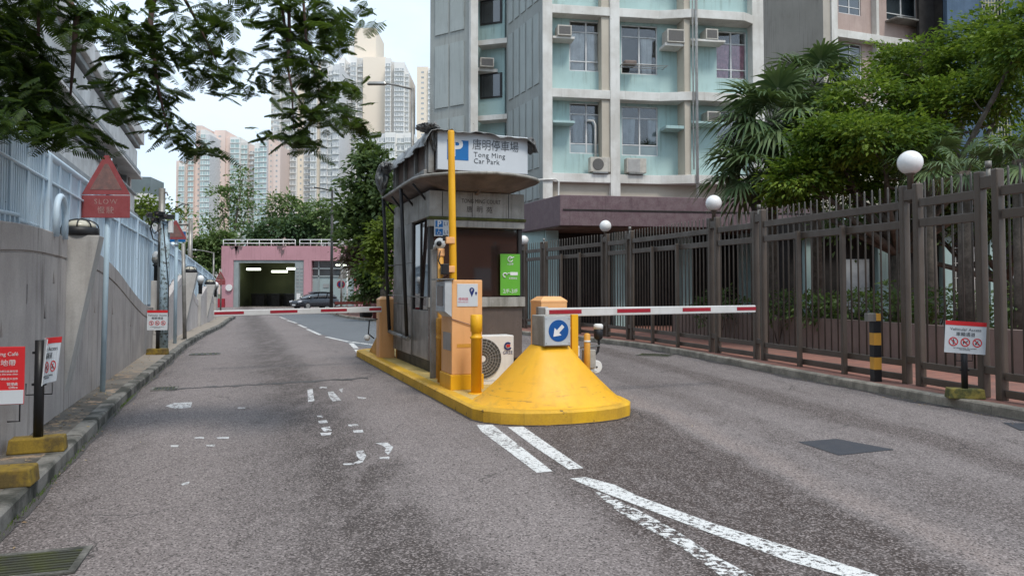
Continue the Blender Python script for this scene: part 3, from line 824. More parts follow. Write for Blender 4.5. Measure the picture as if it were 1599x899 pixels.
band(10.15, 10.95, -0.35, M['pod_white'], 'parapet'); band(9.9, 10.15, -0.15, M['pod_grey'], 'cornice', .1); band(8.55, 9.75, 0.0, M['pod_white'], 'band', .15); band(8.35, 8.55, -.2, M['pod_grey'], 'cornice', .1)
band(8.1, 8.22, -.28, M['pod_white'], 'ledge'); band(6.0, 7.1, 0.1, M['pod_white'], 'band', .2); band(5.78, 6.0, -.1, M['pod_grey'], 'cornice'); band(7.1, 7.2, -.05, M['pod_grey'], 'ledge', .2)
band(4.3, 5.1, 0.1, M['pod_pink'], 'band', .2); band(3.6, 4.2, .3, M['pod_white'], 'band', .3); band(1.0, 2.9, 0.2, M['pod_pink'], 'band', .2); band(0, 0.9, 0.3, M['pod_grey'], 'plinth', .2)
MB().bx(Lp - .6, Lp - .02, 0.3, 12, 0, 9.95).build('end_wall', M['pod_pink'], pb)
for q in range(12): MB().bx(1 + q * 3.8, 1.35 + q * 3.8, .35, .62, 0, 9.9).build('column', M['pod_grey'], pb)
# pale balcony block behind its end
b2 = thing('white_block', 'small pale block with balcony slabs just past the end of the long banded building', 'building', P(222, 330, 75).to_tuple()[:2] + (0,), R(8))
for z in np.arange(1.6, 11, 2.9): MB().bx(-4, .65, 0, 5, z, z + 1.1).build('balcony', M['pod_white'], b2); MB().bx(-4, .5, .8, 5, z + 1.1, z + 2.9).build('recess', M['pod_dark'], b2)

# ================================================================ signs on the left
def prohib(mb_ring, mb_ink, cx, cz, r, y, kind):
    n = 20; vo, vi = [], []
    for k in range(n):
        a = 2 * math.pi * k / n; vo.append((cx + r * math.cos(a), y, cz + r * math.sin(a))); vi.append((cx + r * .78 * math.cos(a), y, cz + r * .78 * math.sin(a)))
    mb_ring.add(vo + vi, [(k, (k + 1) % n, n + (k + 1) % n, n + k) for k in range(n)])
    a = R(-45); dx, dz = math.cos(a) * r * .8, math.sin(a) * r * .8; w = r * .1
    mb_ring.add([(cx - dx - w * .7, y, cz - dz - w * .7), (cx + dx - w * .7, y, cz + dz - w * .7), (cx + dx + w * .7, y, cz + dz + w * .7), (cx - dx + w * .7, y, cz - dz + w * .7)], [(0, 1, 2, 3)])
    yi = y - .0008
    def rc(x0, x1, z0, z1): mb_ink.add([(cx + x0 * r, yi + .0016, cz + z0 * r), (cx + x1 * r, yi + .0016, cz + z0 * r), (cx + x1 * r, yi + .0016, cz + z1 * r), (cx + x0 * r, yi + .0016, cz + z1 * r)], [(0, 1, 2, 3)])
    if kind == 0: rc(-.12, .12, -.1, .4); rc(-.1, -.02, -.6, -.1); rc(.04, .14, -.6, -.1); rc(-.09, .09, .44, .6); rc(-.3, .3, .1, .2)
    if kind == 1: rc(-.45, .3, -.15, .15); rc(-.45, -.3, -.5, -.15); rc(.15, .3, -.5, -.15); rc(.3, .5, .1, .35)
    if kind == 2: rc(-.45, -.1, -.4, -.1); rc(.1, .45, -.4, -.1); rc(-.3, .3, -.1, .0); rc(-.05, .1, 0, .4); rc(.1, .3, .3, .4)
def access_sign(label, loc, rz, post_h, sw, sh, zs, tilt=0.0, curl=0.0, group='low vehicular access signs', base_m=None, sx=0.0, base_rz=0.0, yaw=0.0):
    t_ = thing('access_sign', label, 'sign', loc, rz, group)
    mb = MB()
    mb.box((0, 0, .065), (.44, .20, .13), base_rz, taper=.93)
    mb.build('base_block', base_m or M['yb'], t_, bevel=.012)
    mb = MB(); mb.tube([(0, 0, .12), (0, 0, post_h)], .04, 12); mb.bx(-.055, .055, -.02, .02, post_h - .12, post_h - .10); mb.bx(-.055, .055, -.02, .02, post_h - .40, post_h - .38)
    mb.build('post', M['black'], t_)
    mb = MB(); mb.tube([(-.10, .0, zs - sh / 2 - .0), (-.10, 0, zs - sh / 2 - .1), (.10, 0, zs - sh / 2 - .1), (.10, 0, zs - sh / 2)], .006, 6); mb.build('handle', M['black'], t_)
    # board, drawn flat then bent / turned as a whole
    bt = Matrix.Translation((sx, -.05, zs)) @ Matrix.Rotation(yaw, 4, 'Z') @ Matrix.Rotation(tilt, 4, 'Y')
    def bend(me):
        for v in me.vertices:
            x, y, z = v.co
            if curl: y += -curl * x * x * (1 + .8 * (z / sh)) ; x = x * (1 - .25 * abs(curl) * abs(x) * 2)
            v.co = bt @ Vector((x, y, z))
        me.update()
    def gridpl(x0, x1, z0, z1, y, m, name, parent, th=.004):
        nx = 12; mb = MB()
        vs = [(x0 + (x1 - x0) * i / nx, y, z) for z in (z0, z1) for i in range(nx + 1)] + [(x0 + (x1 - x0) * i / nx, y + th, z) for z in (z0, z1) for i in range(nx + 1)]
        k = nx + 1; fs = []
        for i in range(nx): fs += [(i, i + 1, k + i + 1, k + i), (2 * k + i + 1, 2 * k + i, 3 * k + i, 3 * k + i + 1), (i, 2 * k + i, 2 * k + i + 1, i + 1), (k + i, k + i + 1, 3 * k + i + 1, 3 * k + i)]
        fs += [(0, k, 3 * k, 2 * k), (nx, 2 * k + nx, 3 * k + nx, k + nx)]
        mb.add(vs, fs); o = mb.build(name, m, parent); bend(o.data); return o
    bd = gridpl(-sw / 2, sw / 2, -sh / 2, sh / 2, 0, M['sign_white'], 'board', t_, .008)
    gridpl(-sw / 2, sw / 2, sh / 2 - sh * .13, sh / 2, -.003, M['sign_red'], 'header', bd)
    for body, size, z in (('Vehicular Access', .115 * sh / .41 * .47, .085 * sh / .41), ('車輛通道', .125 * sh / .41 * .46, .02 * sh / .41)):
        o = text(body, size, M['ink_grey'], bd, (0, -.003, z), align='CENTER', depth=.0006); bend(o.data)
    for z in (-.145, -.163):
        o = text('NO PEDESTRIANS  NO PARKING' if z > -.15 else 'NO LITTERING', .019 * sh / .41, M['ink_grey'], bd, (0, -.003, z * sh / .41), align='CENTER', depth=.0005); bend(o.data)
    a, b = MB(), MB()
    for i in range(3): prohib(a, b, (-.125 + .125 * i) * sw / .43, -.06 * sh / .41, .05 * sw / .43, -.004, i)
    o = a.build('ring', M['sign_red'], bd); bend(o.data); o = b.build('pictogram', M['ink'], bd); bend(o.data)
    return t_
M['yb'] = surf('yellow_block', (0.24, 0.16, 0.02), 0.85, (0.09, 0.065, 0.025), 0.9, 5, streak=0.6, scol=(0.10, 0.06, 0.03), grain=0.4, bump=0.4, chips=0.35, ccol=(0.07, 0.05, 0.03), cscale=14, wide=.1)
M['yb_dark'] = surf('mossy_block', (0.26, 0.21, 0.05), 0.9, (0.06, 0.07, 0.03), 0.9, 6, grain=0.4, bump=0.4, chips=0.3, ccol=(0.09, 0.07, 0.04), wide=.1)
g = G(59, 704, .13); access_sign('white access sign curled back round its black post in the near left', (g.x, g.y, .128), R(22), .98, .43, .40, .80, curl=1.0, sx=.06, yaw=R(84), group=None)
g = G(246, 553, .13); access_sign('upright white access sign in front of the peeling pole', (g.x, g.y, .128), R(8), .9, .43, .44, .76, group=None)
access_sign('slightly tilted white access sign in front of the right fence', (5.98, 9.82, .128), R(-9), .76, .50, .42, .80, tilt=R(3.5), group=None, base_m=M['yb_dark'], base_rz=R(-6))
# red poster at the left edge
g = G(4, 757, .13)
t_ = thing('poster_stand', 'red and white notice board on a yellow block at the left edge', 'sign', (g.x, g.y, .128), R(14))
MB().box((0, 0, .065), (.42, .24, .13), R(4), taper=.94).build('base_block', M['yb'], t_, bevel=.012)
MB().tube([(-.16, 0, .1), (-.16, 0, .9)], .03, 10).build('post', M['black'], t_)
MB().tube([(.02, 0, .60), (.10, 0, .60), (.10, 0, .46), (.02, 0, .46)], .006, 6).build('handle', M['black'], t_)
bd = MB().box((-.16, -.04, .80), (.60, .012, .42)).build('board', M['sign_red'], t_, bevel=.004)
MB().box((-.16, -.048, .645), (.596, .004, .10)).build('footer', M['sign_white'], bd)
text('ing Café', .038, M['ink_white'], bd, (.10, -.048, .945), align='RIGHT', depth=.0006)
text('地帶', .05, M['ink_white'], bd, (.085, -.048, .875), align='RIGHT', depth=.0006)
for z, s_ in ((.825, '請勿在此範圍內吸煙及亂拋垃圾'), (.805, 'Please keep this area clean'), (.77, '多謝各住戶合作')): text(s_, .018, M['ink_white'], bd, (.10, -.048, z), align='RIGHT', depth=.0005)
text('管理處\nOffice', .024, M['ink_white'], bd, (.10, -.048, .73), align='RIGHT', depth=.0005)
# warning triangles
def warn(label, base, rz, pole_r, pole_h, zc, w, pole_m, plate=True, lean=0.0, txt=True, back=0.05):
    t_ = thing('warning_sign', label, 'sign', base, rz)
    MB().tube([(0, 0, 0), (lean, 0, pole_h)], pole_r, 12).build('pole', pole_m, t_)
    h = w * .84; z0 = zc - base[2]
    def tri(s, y, m, nm, par, th=.006):
        c = z0 + h * .36; pts = [(-w / 2 * s + lean, c - h * .36 * s), (w / 2 * s + lean, c - h * .36 * s), (.03 * s + lean, c + h * .64 * s), (-.03 * s + lean, c + h * .64 * s)]
        return MB().extr(pts, (0, y, 0), (1, 0, 0), (0, 0, 1), (0, 1, 0), th).build(nm, m, par)
    b = tri(1, -back - pole_r, M['old_red'], 'triangle', t_); tri(.66, -back - pole_r - .003, M['old_brown'], 'pictogram', b, .004)
    if plate:
        p = MB().box((lean, -back - pole_r + .003, z0 - .012 - w * .24), (w, .008, w * .48)).build('plate', M['old_red'], t_, bevel=.004)
        text('SLOW', w * .15, M['old_white'], p, (lean, -back - pole_r - .003, z0 - w * .20), align='CENTER', depth=.0006, spacing=1.25)
        text('慢駛', w * .16, M['old_white'], p, (lean, -back - pole_r - .003, z0 - w * .39), align='CENTER', depth=.0006, spacing=1.3)
    for q in ((z0 + .1), (z0 - .15)):
        MB().box((lean, -back / 2 - .0, q), (.11, back + .03, .03)).build('clamp', M['steel_dull'], t_)
g = G(160, 611, .13)
warn('nearest faded red SLOW triangle on a pale blue pole by the wall', (g.x, g.y, .12), R(4), .036, 3.3, P(165, 305, g.y).z, .66, M['blue_pole'], lean=.035)
g = G(273, 536, .13)
warn('smaller faded red triangle on a thin blue pole beyond the camera pole', (g.x, g.y, .12), R(6), .045, 3.5, P(272, 374, g.y).z, .60, M['blue_pole'], plate=False)
g = P(345, 453, 47)
warn('far faded red triangle beside the pink building wall', (g.x, g.y, 0), 0, .05, 2.9, P(345, 437, g.y).z, .62, M['steel_dull'], plate=True)
# grey post, blue direction sign
g = G(288.5, 530, .13)
t_ = thing('grey_post', 'slim grey steel post on the left pavement between two warning triangles', 'post', (g.x, g.y, .12))
MB().tube([(0, 0, 0), (-.09, 0, P(283, 380, g.y).z - .12)], .055, 10).build('tube', M['steel_dull'], t_); MB().lathe([(.1, 0), (.1, .02), (.06, .03)], n=12).build('foot', M['steel_dull'], t_)
b0 = P(296, 452, 44)
t_ = thing('gantry_post', 'grey gantry post with a horizontal arm and blue direction board behind the railing', 'signpost', (b0.x, b0.y, 0))
zt = P(296, 344, 44).z
MB().tube([(0, 0, 0), (0, 0, zt)], .13, 10).build('post', M['steel_dull'], t_)
xl = P(262, 343, 44).x - b0.x
MB().tube([(0, 0, zt - .25), (xl, 0, zt - .25)], .08, 8).build('arm', M['steel_dull'], t_)
bd = MB().box(((P(285, 0, 44).x - b0.x), -.15, P(285, 370, 44).z), (.95, .04, .62)).build('board', M['sign_blue'], t_)
text('P', .3, M['ink_white'], bd, ((P(284, 0, 44).x - b0.x), -.18, P(285, 374, 44).z), align='CENTER')
# CCTV pole
g = G(255, 546, .13)
t_ = thing('camera_pole', 'tall pole with peeling pale blue paint and a black cluster of cameras', 'pole', (g.x, g.y, .12))
z1, z2, z3 = P(252, 345, g.y).z - .12, P(249, 294, g.y).z - .12, P(250, 338, g.y).z - .12
MB().tube([(0, 0, 0), (.0, 0, z1)], .105, 16).build('lower_pole', M['peel'], t_)
MB().tube([(-.10, 0.02, 0.9), (-.10, .02, z2)], .075, 12).build('upper_pole', M['steel_dull'], t_)
MB().tube([(-.10, 0.02, z2 - .12), (.02, 0, z2 - .1), (.05, 0, z2 - .18)], .02, 6).build('hook', M['steel_dull'], t_)
for i, (dx, dz, rz) in enumerate(((-.22, .02, .5), (.02, .05, -.3), (.22, -.02, -.9), (-.08, -.10, .1))):
    h = MB(); h.box((dx - .1, -.12, z3 + dz), (.12, .24, .11), rz); ho = h.build('camera', M['black'], t_, bevel=.01)
    MB().lathe([(.03, -.01), (.035, .02)], (dx - .1, -.26, z3 + dz), 10, axis='y').build('lens', M['booth_glass'], ho)
MB().tube([(-.25, -.05, z3), (-.32, -.08, z3 - .3), (-.25, -.08, z3 - .55), (-.1, -.08, z3 - .62), (-.1, -.06, z3 - 1.2)], .018, 6).build('cable', M['black'], t_)
MB().tube([(-.15, -.08, z3 - .08), (-.3, -.1, z3 - .2), (-.22, -.1, z3 - .42), (-.05, -.1, z3 - .3)], .014, 6).build('cable', M['black'], t_)
MB().tube([(.05, 0, z3 + .08), (.4, 0, z3 + .3), (.55, 0, z3 + .28)], .014, 6).build('cable', M['black'], t_)
MB().tube([(.0, -.05, z3 - .15), (.0, -.11, z3 - .18), (.15, -.11, 1.55), (.15, -.11, .8)], .012, 6).build('cable', M['black'], t_)
MB().box((.16, -.06, z3 - .25), (.09, .1, .3)).build('junction_box', M['white'], t_, bevel=.01)
# ================================================================ right fence
FP = [(7.55, 3.5), (6.72, 8.0), (6.31, 9.75), (6.06, 11.2), (5.11, 15.26), (4.65, 17.0), (3.42, 21.4), (2.90, 22.9), (1.15, 26.6), (0.45, 28.0), (-1.2, 31.2)]
FK = ['cap', 'globe', 'cap', 'globe', 'cap', 'globe', 'cap', 'globe', 'cap', 'globe', 'cap']
fz = lambda y: 2.84 + (min(y, 24) - 10) * 0.011
f0 = Vector((6.19, 9.46, 0.125))
fence = thing('metal_fence', 'tall brown metal fence of paired posts and spiked pickets along the right pavement', 'fence', f0)
def fparent(mb, nm, m, **k): return mb.build(nm, m, fence, -f0, **k)
wallh = []
for i, ((x, y), kd) in enumerate(zip(FP, FK)):
    a = Vector(FP[max(0, i - 1)]); b = Vector(FP[min(len(FP) - 1, i + 1)]); t2 = (b - a).normalized(); an = math.atan2(t2.y, t2.x)
    top = fz(y) + (.30 if kd == 'cap' else .30)
    for s_ in (-1, 1):
        c = Vector((x, y)) + t2 * 0.14 * s_
        fparent(MB().box((c.x, c.y, (.12 + top) / 2), (.10, .125, top - .12), an), 'post', M['brown_metal'], bevel=.018)
    fparent(MB().box((x, y, top - .16), (.18, .10, .16), an), 'coupling', M['brown_metal'], bevel=.006); fparent(MB().box((x, y, .5), (.18, .08, .1), an), 'coupling', M['brown_metal'], bevel=.006)
    if kd == 'cap':
        mb = MB(); mb.tube([(x, y, top - .2), (x, y, top + .03)], .03, 10); mb.tube([(x, y, top + .03), (x, y, top + .12)], .04, 12); fparent(mb, 'post_cap', M['steel_dull'])
for i in range(len(FP) - 1):
    A, B = Vector(FP[i]), Vector(FP[i + 1]); t2 = (B - A).normalized(); L = (B - A).length - .42; an = math.atan2(t2.y, t2.x); A2 = A + t2 * .21; B2 = B - t2 * .21
    wide = L > 2.2
    mb = MB()
    def beam(z0, z1, th, hh, off=0.0):
        n2 = Vector((-t2.y, t2.x)) * off
        vs = []
        for p, z in ((A2, z0), (B2, z1)):
            for sx, sz in ((-1, -1), (1, -1), (1, 1), (-1, 1)):
                q = p + n2 + Vector((-t2.y, t2.x)) * sx * th / 2; vs.append((q.x, q.y, z + sz * hh / 2))
        mb.add(vs, [(0, 1, 2, 3), (7, 6, 5, 4), (0, 4, 5, 1), (1, 5, 6, 2), (2, 6, 7, 3), (3, 7, 4, 0)])
    za, zb = fz(A.y), fz(B.y)
    for dz in (0, -.30):
        mb = MB(); beam(za + dz, zb + dz, .06, .125); fparent(mb, 'rail', M['brown_metal'], bevel=.008)
    for dz in (.44, .22):
        mb = MB(); beam(dz, dz, .06, .10); fparent(mb, 'rail', M['brown_metal'], bevel=.008)
    mb = MB(); n = round(L / (.175 if L > 2 else .165))
    for k in range(n):
        p = A2.lerp(B2, (k + .5) / n); zt = fz(p.y) + .32
        off = Vector((-t2.y, t2.x)) * (-.045)
        mb.tube([(p.x, p.y, .40), (p.x, p.y, zt - .03), (p.x, p.y, zt)], [.0145, .0145, .006], 6)
    fparent(mb, 'picket_panel', M['picket'])
    if wide:
        for k in (1 / 3, 2 / 3):
            p = A2.lerp(B2, k); q = p + Vector((t2.y, -t2.x)) * -.0
            fparent(MB().box((p.x + t2.y * -.09, p.y + t2.x * .09, (.12 + za - .2) / 2), (.07, .08, za - .32), an), 'mid_post', M['brown_metal'], bevel=.006)
GL = {3: 'nearest white globe lamp on the paired posts of the right fence', 5: 'second white globe lamp on the right fence beside the palm', 7: 'third white globe lamp on the right fence under the purple canopy', 9: 'farthest white globe lamp on the right fence just behind the booth'}
GP = {3: (1425, 254), 5: (1116, 317), 7: (946, 353), 9: (820, 375)}
for i, lb in GL.items():
    x, y = FP[i]; top = fz(y) + .30; zc = P(GP[i][0], GP[i][1], y).z
    t_ = thing('globe_lamp', lb, 'lamp', (x, y, top - .08), 0, 'white globe lamps on the right fence')
    MB().lathe([(.045, -.2), (.045, zc - top - .12), (.075, zc - top - .1), (.075, zc - top - .07)], n=14).build('stem', M['brown_metal'], t_)
    MB().sphere((0, 0, zc - top + .08), .182, 28).build('globe', M['globe'], t_)
# far small lamp behind the fence at the right edge
# planter wall behind the fence
pw = [Vector(p) for p in ((12.5, 6), (9.2, 10.5), (8.4, 13), (7.6, 17), (6.6, 21), (5.4, 24.5))]
o_ = pw[0]
pl = thing('planter_wall', 'low brown tiled planter wall behind the right fence', 'wall', (8.4, 13, .12))
mb = MB()
for a, b in zip(pw, pw[1:]):
    t2 = (b - a).normalized(); mb.box(((a.x + b.x) / 2, (a.y + b.y) / 2, .5), ((b - a).length + .02, .25, .76), math.atan2(t2.y, t2.x))
mb.build('wall_body', M['tile'] if 'tile' in M else surf('brown_tile', (0.23, 0.175, 0.15), 0.5, (0.17, 0.125, 0.11), .6, 1.5, streak=.3, grain=.2), pl, (-8.4, -13, -.12))
# striped bollard
def striped(px, py, label, pytop, w=.12):
    g = G(px, py, .13); zt = P(px, pytop, g.y).z
    t_ = thing('striped_bollard', label, 'bollard', (g.x, g.y, .128), R(5))
    h = zt - .13; n = 5
    for k in range(n + 1):
        z0, z1 = h * k / (n + .6), h * min(n + .6, k + 1) / (n + .6)
        MB().bx(-w / 2, w / 2, -w / 2, w / 2, z0 + (.0005 if k else 0), z1).build('band', M['black'] if k % 2 == 0 else M['orange_dark'], t_)
    MB().box((-.09, -.02, h - .06), (.14, .10, .13)).build('reflector_box', M['steel'], t_, bevel=.008)
    return t_
striped(1368, 595, 'black and orange striped bollard in front of the right fence', 489)

# ================================================================ traffic island
O = Vector((0.48, 9.21, 0.0))
def isl(name, label, cat, w=0.0, l=0.0, z=0.15, rz=0.0, group=None):
    p = O + Vector((.937 * w - .35 * l, .35 * w + .937 * l, z))
    return thing(name, label, cat, p, AXR + rz, group)
NZ = [(-1.0, 9.1), (-1.0, .05), (-.93, -.16), (-.78, -.36), (-.55, -.52), (-.3, -.60), (0, -.63), (.35, -.61), (.65, -.53), (.9, -.36), (1.05, -.12), (1.12, .2), (1.12, 9.1), (.6, 9.6), (-.4, 9.6)]
isl_t = isl('traffic_island', 'raised yellow traffic island with a rounded nose carrying the booth and barriers', 'island', z=0)
def inset(poly, d):
    n = len(poly); out = []
    cx, cy = sum(p[0] for p in poly) / n, sum(p[1] for p in poly) / n
    for i in range(n):
        a, b, c = Vector(poly[i - 1]), Vector(poly[i]), Vector(poly[(i + 1) % n])
        n1 = (b - a).normalized(); n2 = (c - b).normalized(); m = (Vector((-n1.y, n1.x)) + Vector((-n2.y, n2.x)))
        m = m / max(.3, m.length_squared) * 2
        q1, q2 = b + m * d / 1.0, b - m * d / 1.0
        out.append(min((q1, q2), key=lambda q: (q - Vector((cx, cy))).length if True else 0))
    return [tuple(p) for p in out]
ins = inset(NZ, .035); ins2 = inset(NZ, .17)
n = len(NZ)
mb = MB(); mb.add([(x, y, -.05) for x, y in NZ] + [(x, y, .135) for x, y in NZ] + [(x, y, .16) for x, y in ins] + [(x, y, .158) for x, y in ins2],
    [(i, (i + 1) % n, n + (i + 1) % n, n + i) for i in range(n)] + [(n + i, n + (i + 1) % n, 2 * n + (i + 1) % n, 2 * n + i) for i in range(n)] + [(2 * n + i, 2 * n + (i + 1) % n, 3 * n + (i + 1) % n, 3 * n + i) for i in range(n)])
bm = bmesh.new(); me = mb.mesh('kerb'); bm.from_mesh(me); bmesh.ops.recalc_face_normals(bm, faces=bm.faces); bm.to_mesh(me); bm.free(); me.materials.append(M['yellow_kerb']); link('kerb', me, isl_t)
mb = MB(); mb.add([(x, y, .154) for x, y in ins2], [tuple(range(n))[::-1]]); o = mb.build('top_surface', M['yellow_top'], isl_t)
if o.data.polygons[0].normal.z < 0: o.data.flip_normals()

# road grime and painted contact shade at the foot of island and kerbs
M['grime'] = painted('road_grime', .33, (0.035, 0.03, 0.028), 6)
def grime_shade(name, line, w0, w1, z):
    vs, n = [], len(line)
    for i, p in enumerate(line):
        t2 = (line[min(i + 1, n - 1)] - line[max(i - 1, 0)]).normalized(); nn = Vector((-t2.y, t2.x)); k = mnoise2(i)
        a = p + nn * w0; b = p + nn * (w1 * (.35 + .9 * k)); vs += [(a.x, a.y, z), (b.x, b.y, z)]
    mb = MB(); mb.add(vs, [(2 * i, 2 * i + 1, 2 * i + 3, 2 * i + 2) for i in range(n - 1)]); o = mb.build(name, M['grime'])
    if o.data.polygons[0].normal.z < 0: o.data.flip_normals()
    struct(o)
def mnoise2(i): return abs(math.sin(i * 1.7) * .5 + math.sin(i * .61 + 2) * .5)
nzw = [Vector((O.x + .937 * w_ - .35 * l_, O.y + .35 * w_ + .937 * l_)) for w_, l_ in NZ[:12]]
grime_shade('island_grime', resample([tuple(p) for p in nzw], .12), -.03, .11, .0065)
grime_shade('kerb_grime', [p for p in kl if p.y > 1], .02, -.07, .0065)
grime_shade('kerb_grime', [p for p in kr if 1 < p.y < 30], -.02, .16, .0065)
# cone
t_ = isl('concrete_cone', 'large yellow concrete cone on the nose of the island', 'cone', w=.10, l=.28, z=.15)
mb = MB(); N = 40; rings = []
prof = [(1.0, 0.0), (.975, .012), (.93, .04), (.855, .105), (.70, .26), (.53, .44), (.37, .61), (.285, .70)]
for r, z in prof:
    k = (r - .285) / (1 - .285)
    for i in range(N):
        a = 2 * math.pi * i / N; ca, sa = math.cos(a), math.sin(a)
        # square-ish at the top, egg-shaped at the foot, flattened towards the nose
        sq = 1 / max(abs(ca), abs(sa)) ; rr_t = .205 * min(sq, 1.22)
        rx = .99 * abs(ca) ** 1 ; foot = 1 / math.sqrt((ca / .985) ** 2 + (sa / (.80 if sa < 0 else 1.0)) ** 2)
        r_ = rr_t * (1 - k) + foot * k
        if k < .999: pass
        mb.v.append((ca * r_, sa * r_, z))
for j in range(len(prof) - 1):
    for i in range(N): i2 = (i + 1) % N; mb.face((j * N + i, j * N + i2, (j + 1) * N + i2, (j + 1) * N + i), 0, True)
mb.face([(len(prof) - 1) * N + i for i in range(N)])
mb.build('cone_body', M['cone'], t_)
# arrow box
t_ = isl('arrow_box', 'grey metal box with a round blue arrow sign on the yellow cone', 'sign', w=.10, l=.22, z=.85)
MB().bx(-.185, .185, -.20, .20, 0, .385).build('housing', M['fascia'], t_, bevel=.012)
pp = MB().bx(-.172, .172, -.210, -.2005, .015, .37).build('sign_plate', M['sign_white'], t_, bevel=.003)
pp.location.x = -.03; pp.location.x = 0
M['plate_grey'] = surf('plate_grey', (0.52, 0.55, 0.57), .4, grain=.05, bump=0)
pp.data.materials[0] = M['plate_grey']
disc = MB().extr([(.012 + .135 * math.cos(2 * math.pi * k / 32), .195 + .135 * math.sin(2 * math.pi * k / 32)) for k in range(32)], (0, -.214, 0), (1, 0, 0), (0, 0, 1), (0, 1, 0), .004).build('disc', M['sign_navy'], pp)
a = R(225); ca, sa = math.cos(a), math.sin(a)
def rot(p): return (.012 + 1.32 * (p[0] * ca - p[1] * sa), .195 + 1.32 * (p[0] * sa + p[1] * ca))
arrow = [rot(p) for p in ((-.065, -.017), (.01, -.017), (.01, -.05), (.078, 0), (.01, .05), (.01, .017), (-.065, .017))]
MB().extr(arrow, (0, -.2165, 0), (1, 0, 0), (0, 0, 1), (0, 1, 0), .002).build('arrow', M['ink_white'], disc)
mb = MB()
for x in (.018, .21):
    for z in (.045, .34): mb.lathe([(.008, -.214), (.008, -.2105)], (x, 0, z), 8, axis='y')
mb2 = MB()
for x, z in ((-.155, .04), (.155, .04), (-.155, .345), (.155, .345)):
    MB().sphere((x, -.2105, z), .007, 8).build('bolt', M['steel'], pp)

# cabinets and posts -------------------------------------------------
def cabinet(label, w, l, ww, dd, h, m, top=.06, rz=0):
    t_ = isl('barrier_cabinet', label, 'cabinet', w, l, rz=rz)
    MB().bx(-ww / 2, ww / 2, -dd / 2, dd / 2, 0, h - top).build('body', m, t_, bevel=.012)
    mb = MB(); a, b = ww / 2 + .004, ww / 2 - .07; c, d = dd / 2 + .004, dd / 2 - .07
    mb.add([(-a, -c, h - top - .03), (a, -c, h - top - .03), (a, c, h - top - .03), (-a, c, h - top - .03), (-b, -d, h), (b, -d, h), (b, d, h), (-b, d, h), (-a, -c, h - top), (a, -c, h - top), (a, c, h - top), (-a, c, h - top)],
           [(3, 2, 1, 0), (4, 5, 6, 7), (0, 1, 9, 8), (1, 2, 10, 9), (2, 3, 11, 10), (3, 0, 8, 11), (8, 9, 5, 4), (9, 10, 6, 5), (10, 11, 7, 6), (11, 8, 4, 7)])
    mb.build('lid', m, t_, bevel=.006)
    MB().box((0, -dd / 2 - .004, h * .45), (ww * .7, .006, h * .5)).build('door', m, t_, bevel=.003)
    MB().lathe([(.012, -dd / 2 - .014), (.012, -dd / 2 - .007)], (ww * .25, 0, h * .5), 10, axis='y').build('lock', M['steel'], t_)
    return t_
def arm(label, w, l, length, z, d0, d1, rise, sgn, first):
    """boom of a barrier: white with red reflective stripes, tapering"""
    t_ = isl('boom_barrier', label, 'barrier', w, l, z)
    ry = math.atan2(rise, length)
    mb = MB(); n = 40
    def xz(k): return sgn * length * k, rise * k
    for k in (0, 1):
        x, zz = xz(k); hh = (d0 + (d1 - d0) * k) / 2
        for yy in (-.03, .03):
            mb.v += [(x, yy, zz - hh), (x, yy, zz + hh)]
    fs = [(0, 4, 5, 1), (2, 3, 7, 6), (1, 5, 7, 3), (0, 2, 6, 4), (0, 1, 3, 2), (4, 6, 7, 5)]
    for f_ in fs: mb.face(f_)
    bm = bmesh.new(); me = mb.mesh('boom'); bm.from_mesh(me); bmesh.ops.recalc_face_normals(bm, faces=bm.faces); bm.to_mesh(me); bm.free(); me.materials.append(M['boom']); bo = link('boom', me, t_, bevel=.012)
    for (a, b) in first:
        s2 = MB()
        for k in (a, b):
            x, zz = xz(k); hh = (d0 + (d1 - d0) * k) / 2 * .46
            s2.v += [(x, -.034, zz - hh + .006), (x, -.034, zz + hh + .006), (x, -.031, zz - hh + .006), (x, -.031, zz + hh + .006)]
        for f_ in [(0, 4, 5, 1), (2, 3, 7, 6), (1, 5, 7, 3), (0, 2, 6, 4), (0, 1, 3, 2), (4, 6, 7, 5)]: s2.face(f_)
        s2.build('red_stripe', M['stripe'], bo)
    return t_
M['boom'] = surf('boom_white', (0.66, 0.66, 0.65), .45, (.5, .5, .48), .5, 2.5, streak=.2, grain=.08, chips=.1, ccol=(.3, .29, .27))
M['stripe'] = surf('stripe_red', (0.36, 0.02, 0.035), .4, (.26, .02, .03), .6, 6, grain=.1)
cabinet('orange barrier cabinet with chamfered top right behind the arrow box', .62, 1.50, .41, .40, 1.31, M['orange'])
arm('exit barrier arm, white with red stripes, reaching towards the right fence', .44, 1.22, 3.62, 1.235, .125, .115, .02, 1, ((.08, .25), (.44, .64), (.83, 1.0)) and ((.015, .155), (.315, .47), (.625, .765), (.90, 1.0)))
MB().box((.42 - .44 + .0, .05, .0), (.16, .09, .16)).build('hub', M['steel'], bpy.data.objects['boom_barrier'], bevel=.01)
cabinet('orange barrier cabinet at the far left end of the island', -.72, 7.02, .32, .36, 1.27, M['orange'])
arm('entry barrier arm, white with red stripes, across the left lane', -.86, 6.72, 3.2, 1.16, .115, .115, -.055, -1, ((.0, .11), (.31, .51), (.72, .87 + .03), (.89 + .03, 1.0)) and ((.004, .08), (.22, .38), (.52, .68), (.83, .996)))
t_ = isl('yellow_post', 'square yellow post against the far left barrier cabinet', 'post', -.43, 6.9, rz=0)
MB().bx(-.08, .08, -.08, .08, 0, 1.27).build('shaft', M['orange_dark'], t_, bevel=.01); MB().bx(-.11, .11, -.11, .11, 0, .02).build('foot', M['orange_dark'], t_)
t_ = isl('steel_wedge', 'yellow triangular steel guard at the tail of the island', 'guard', -.80, 7.3)
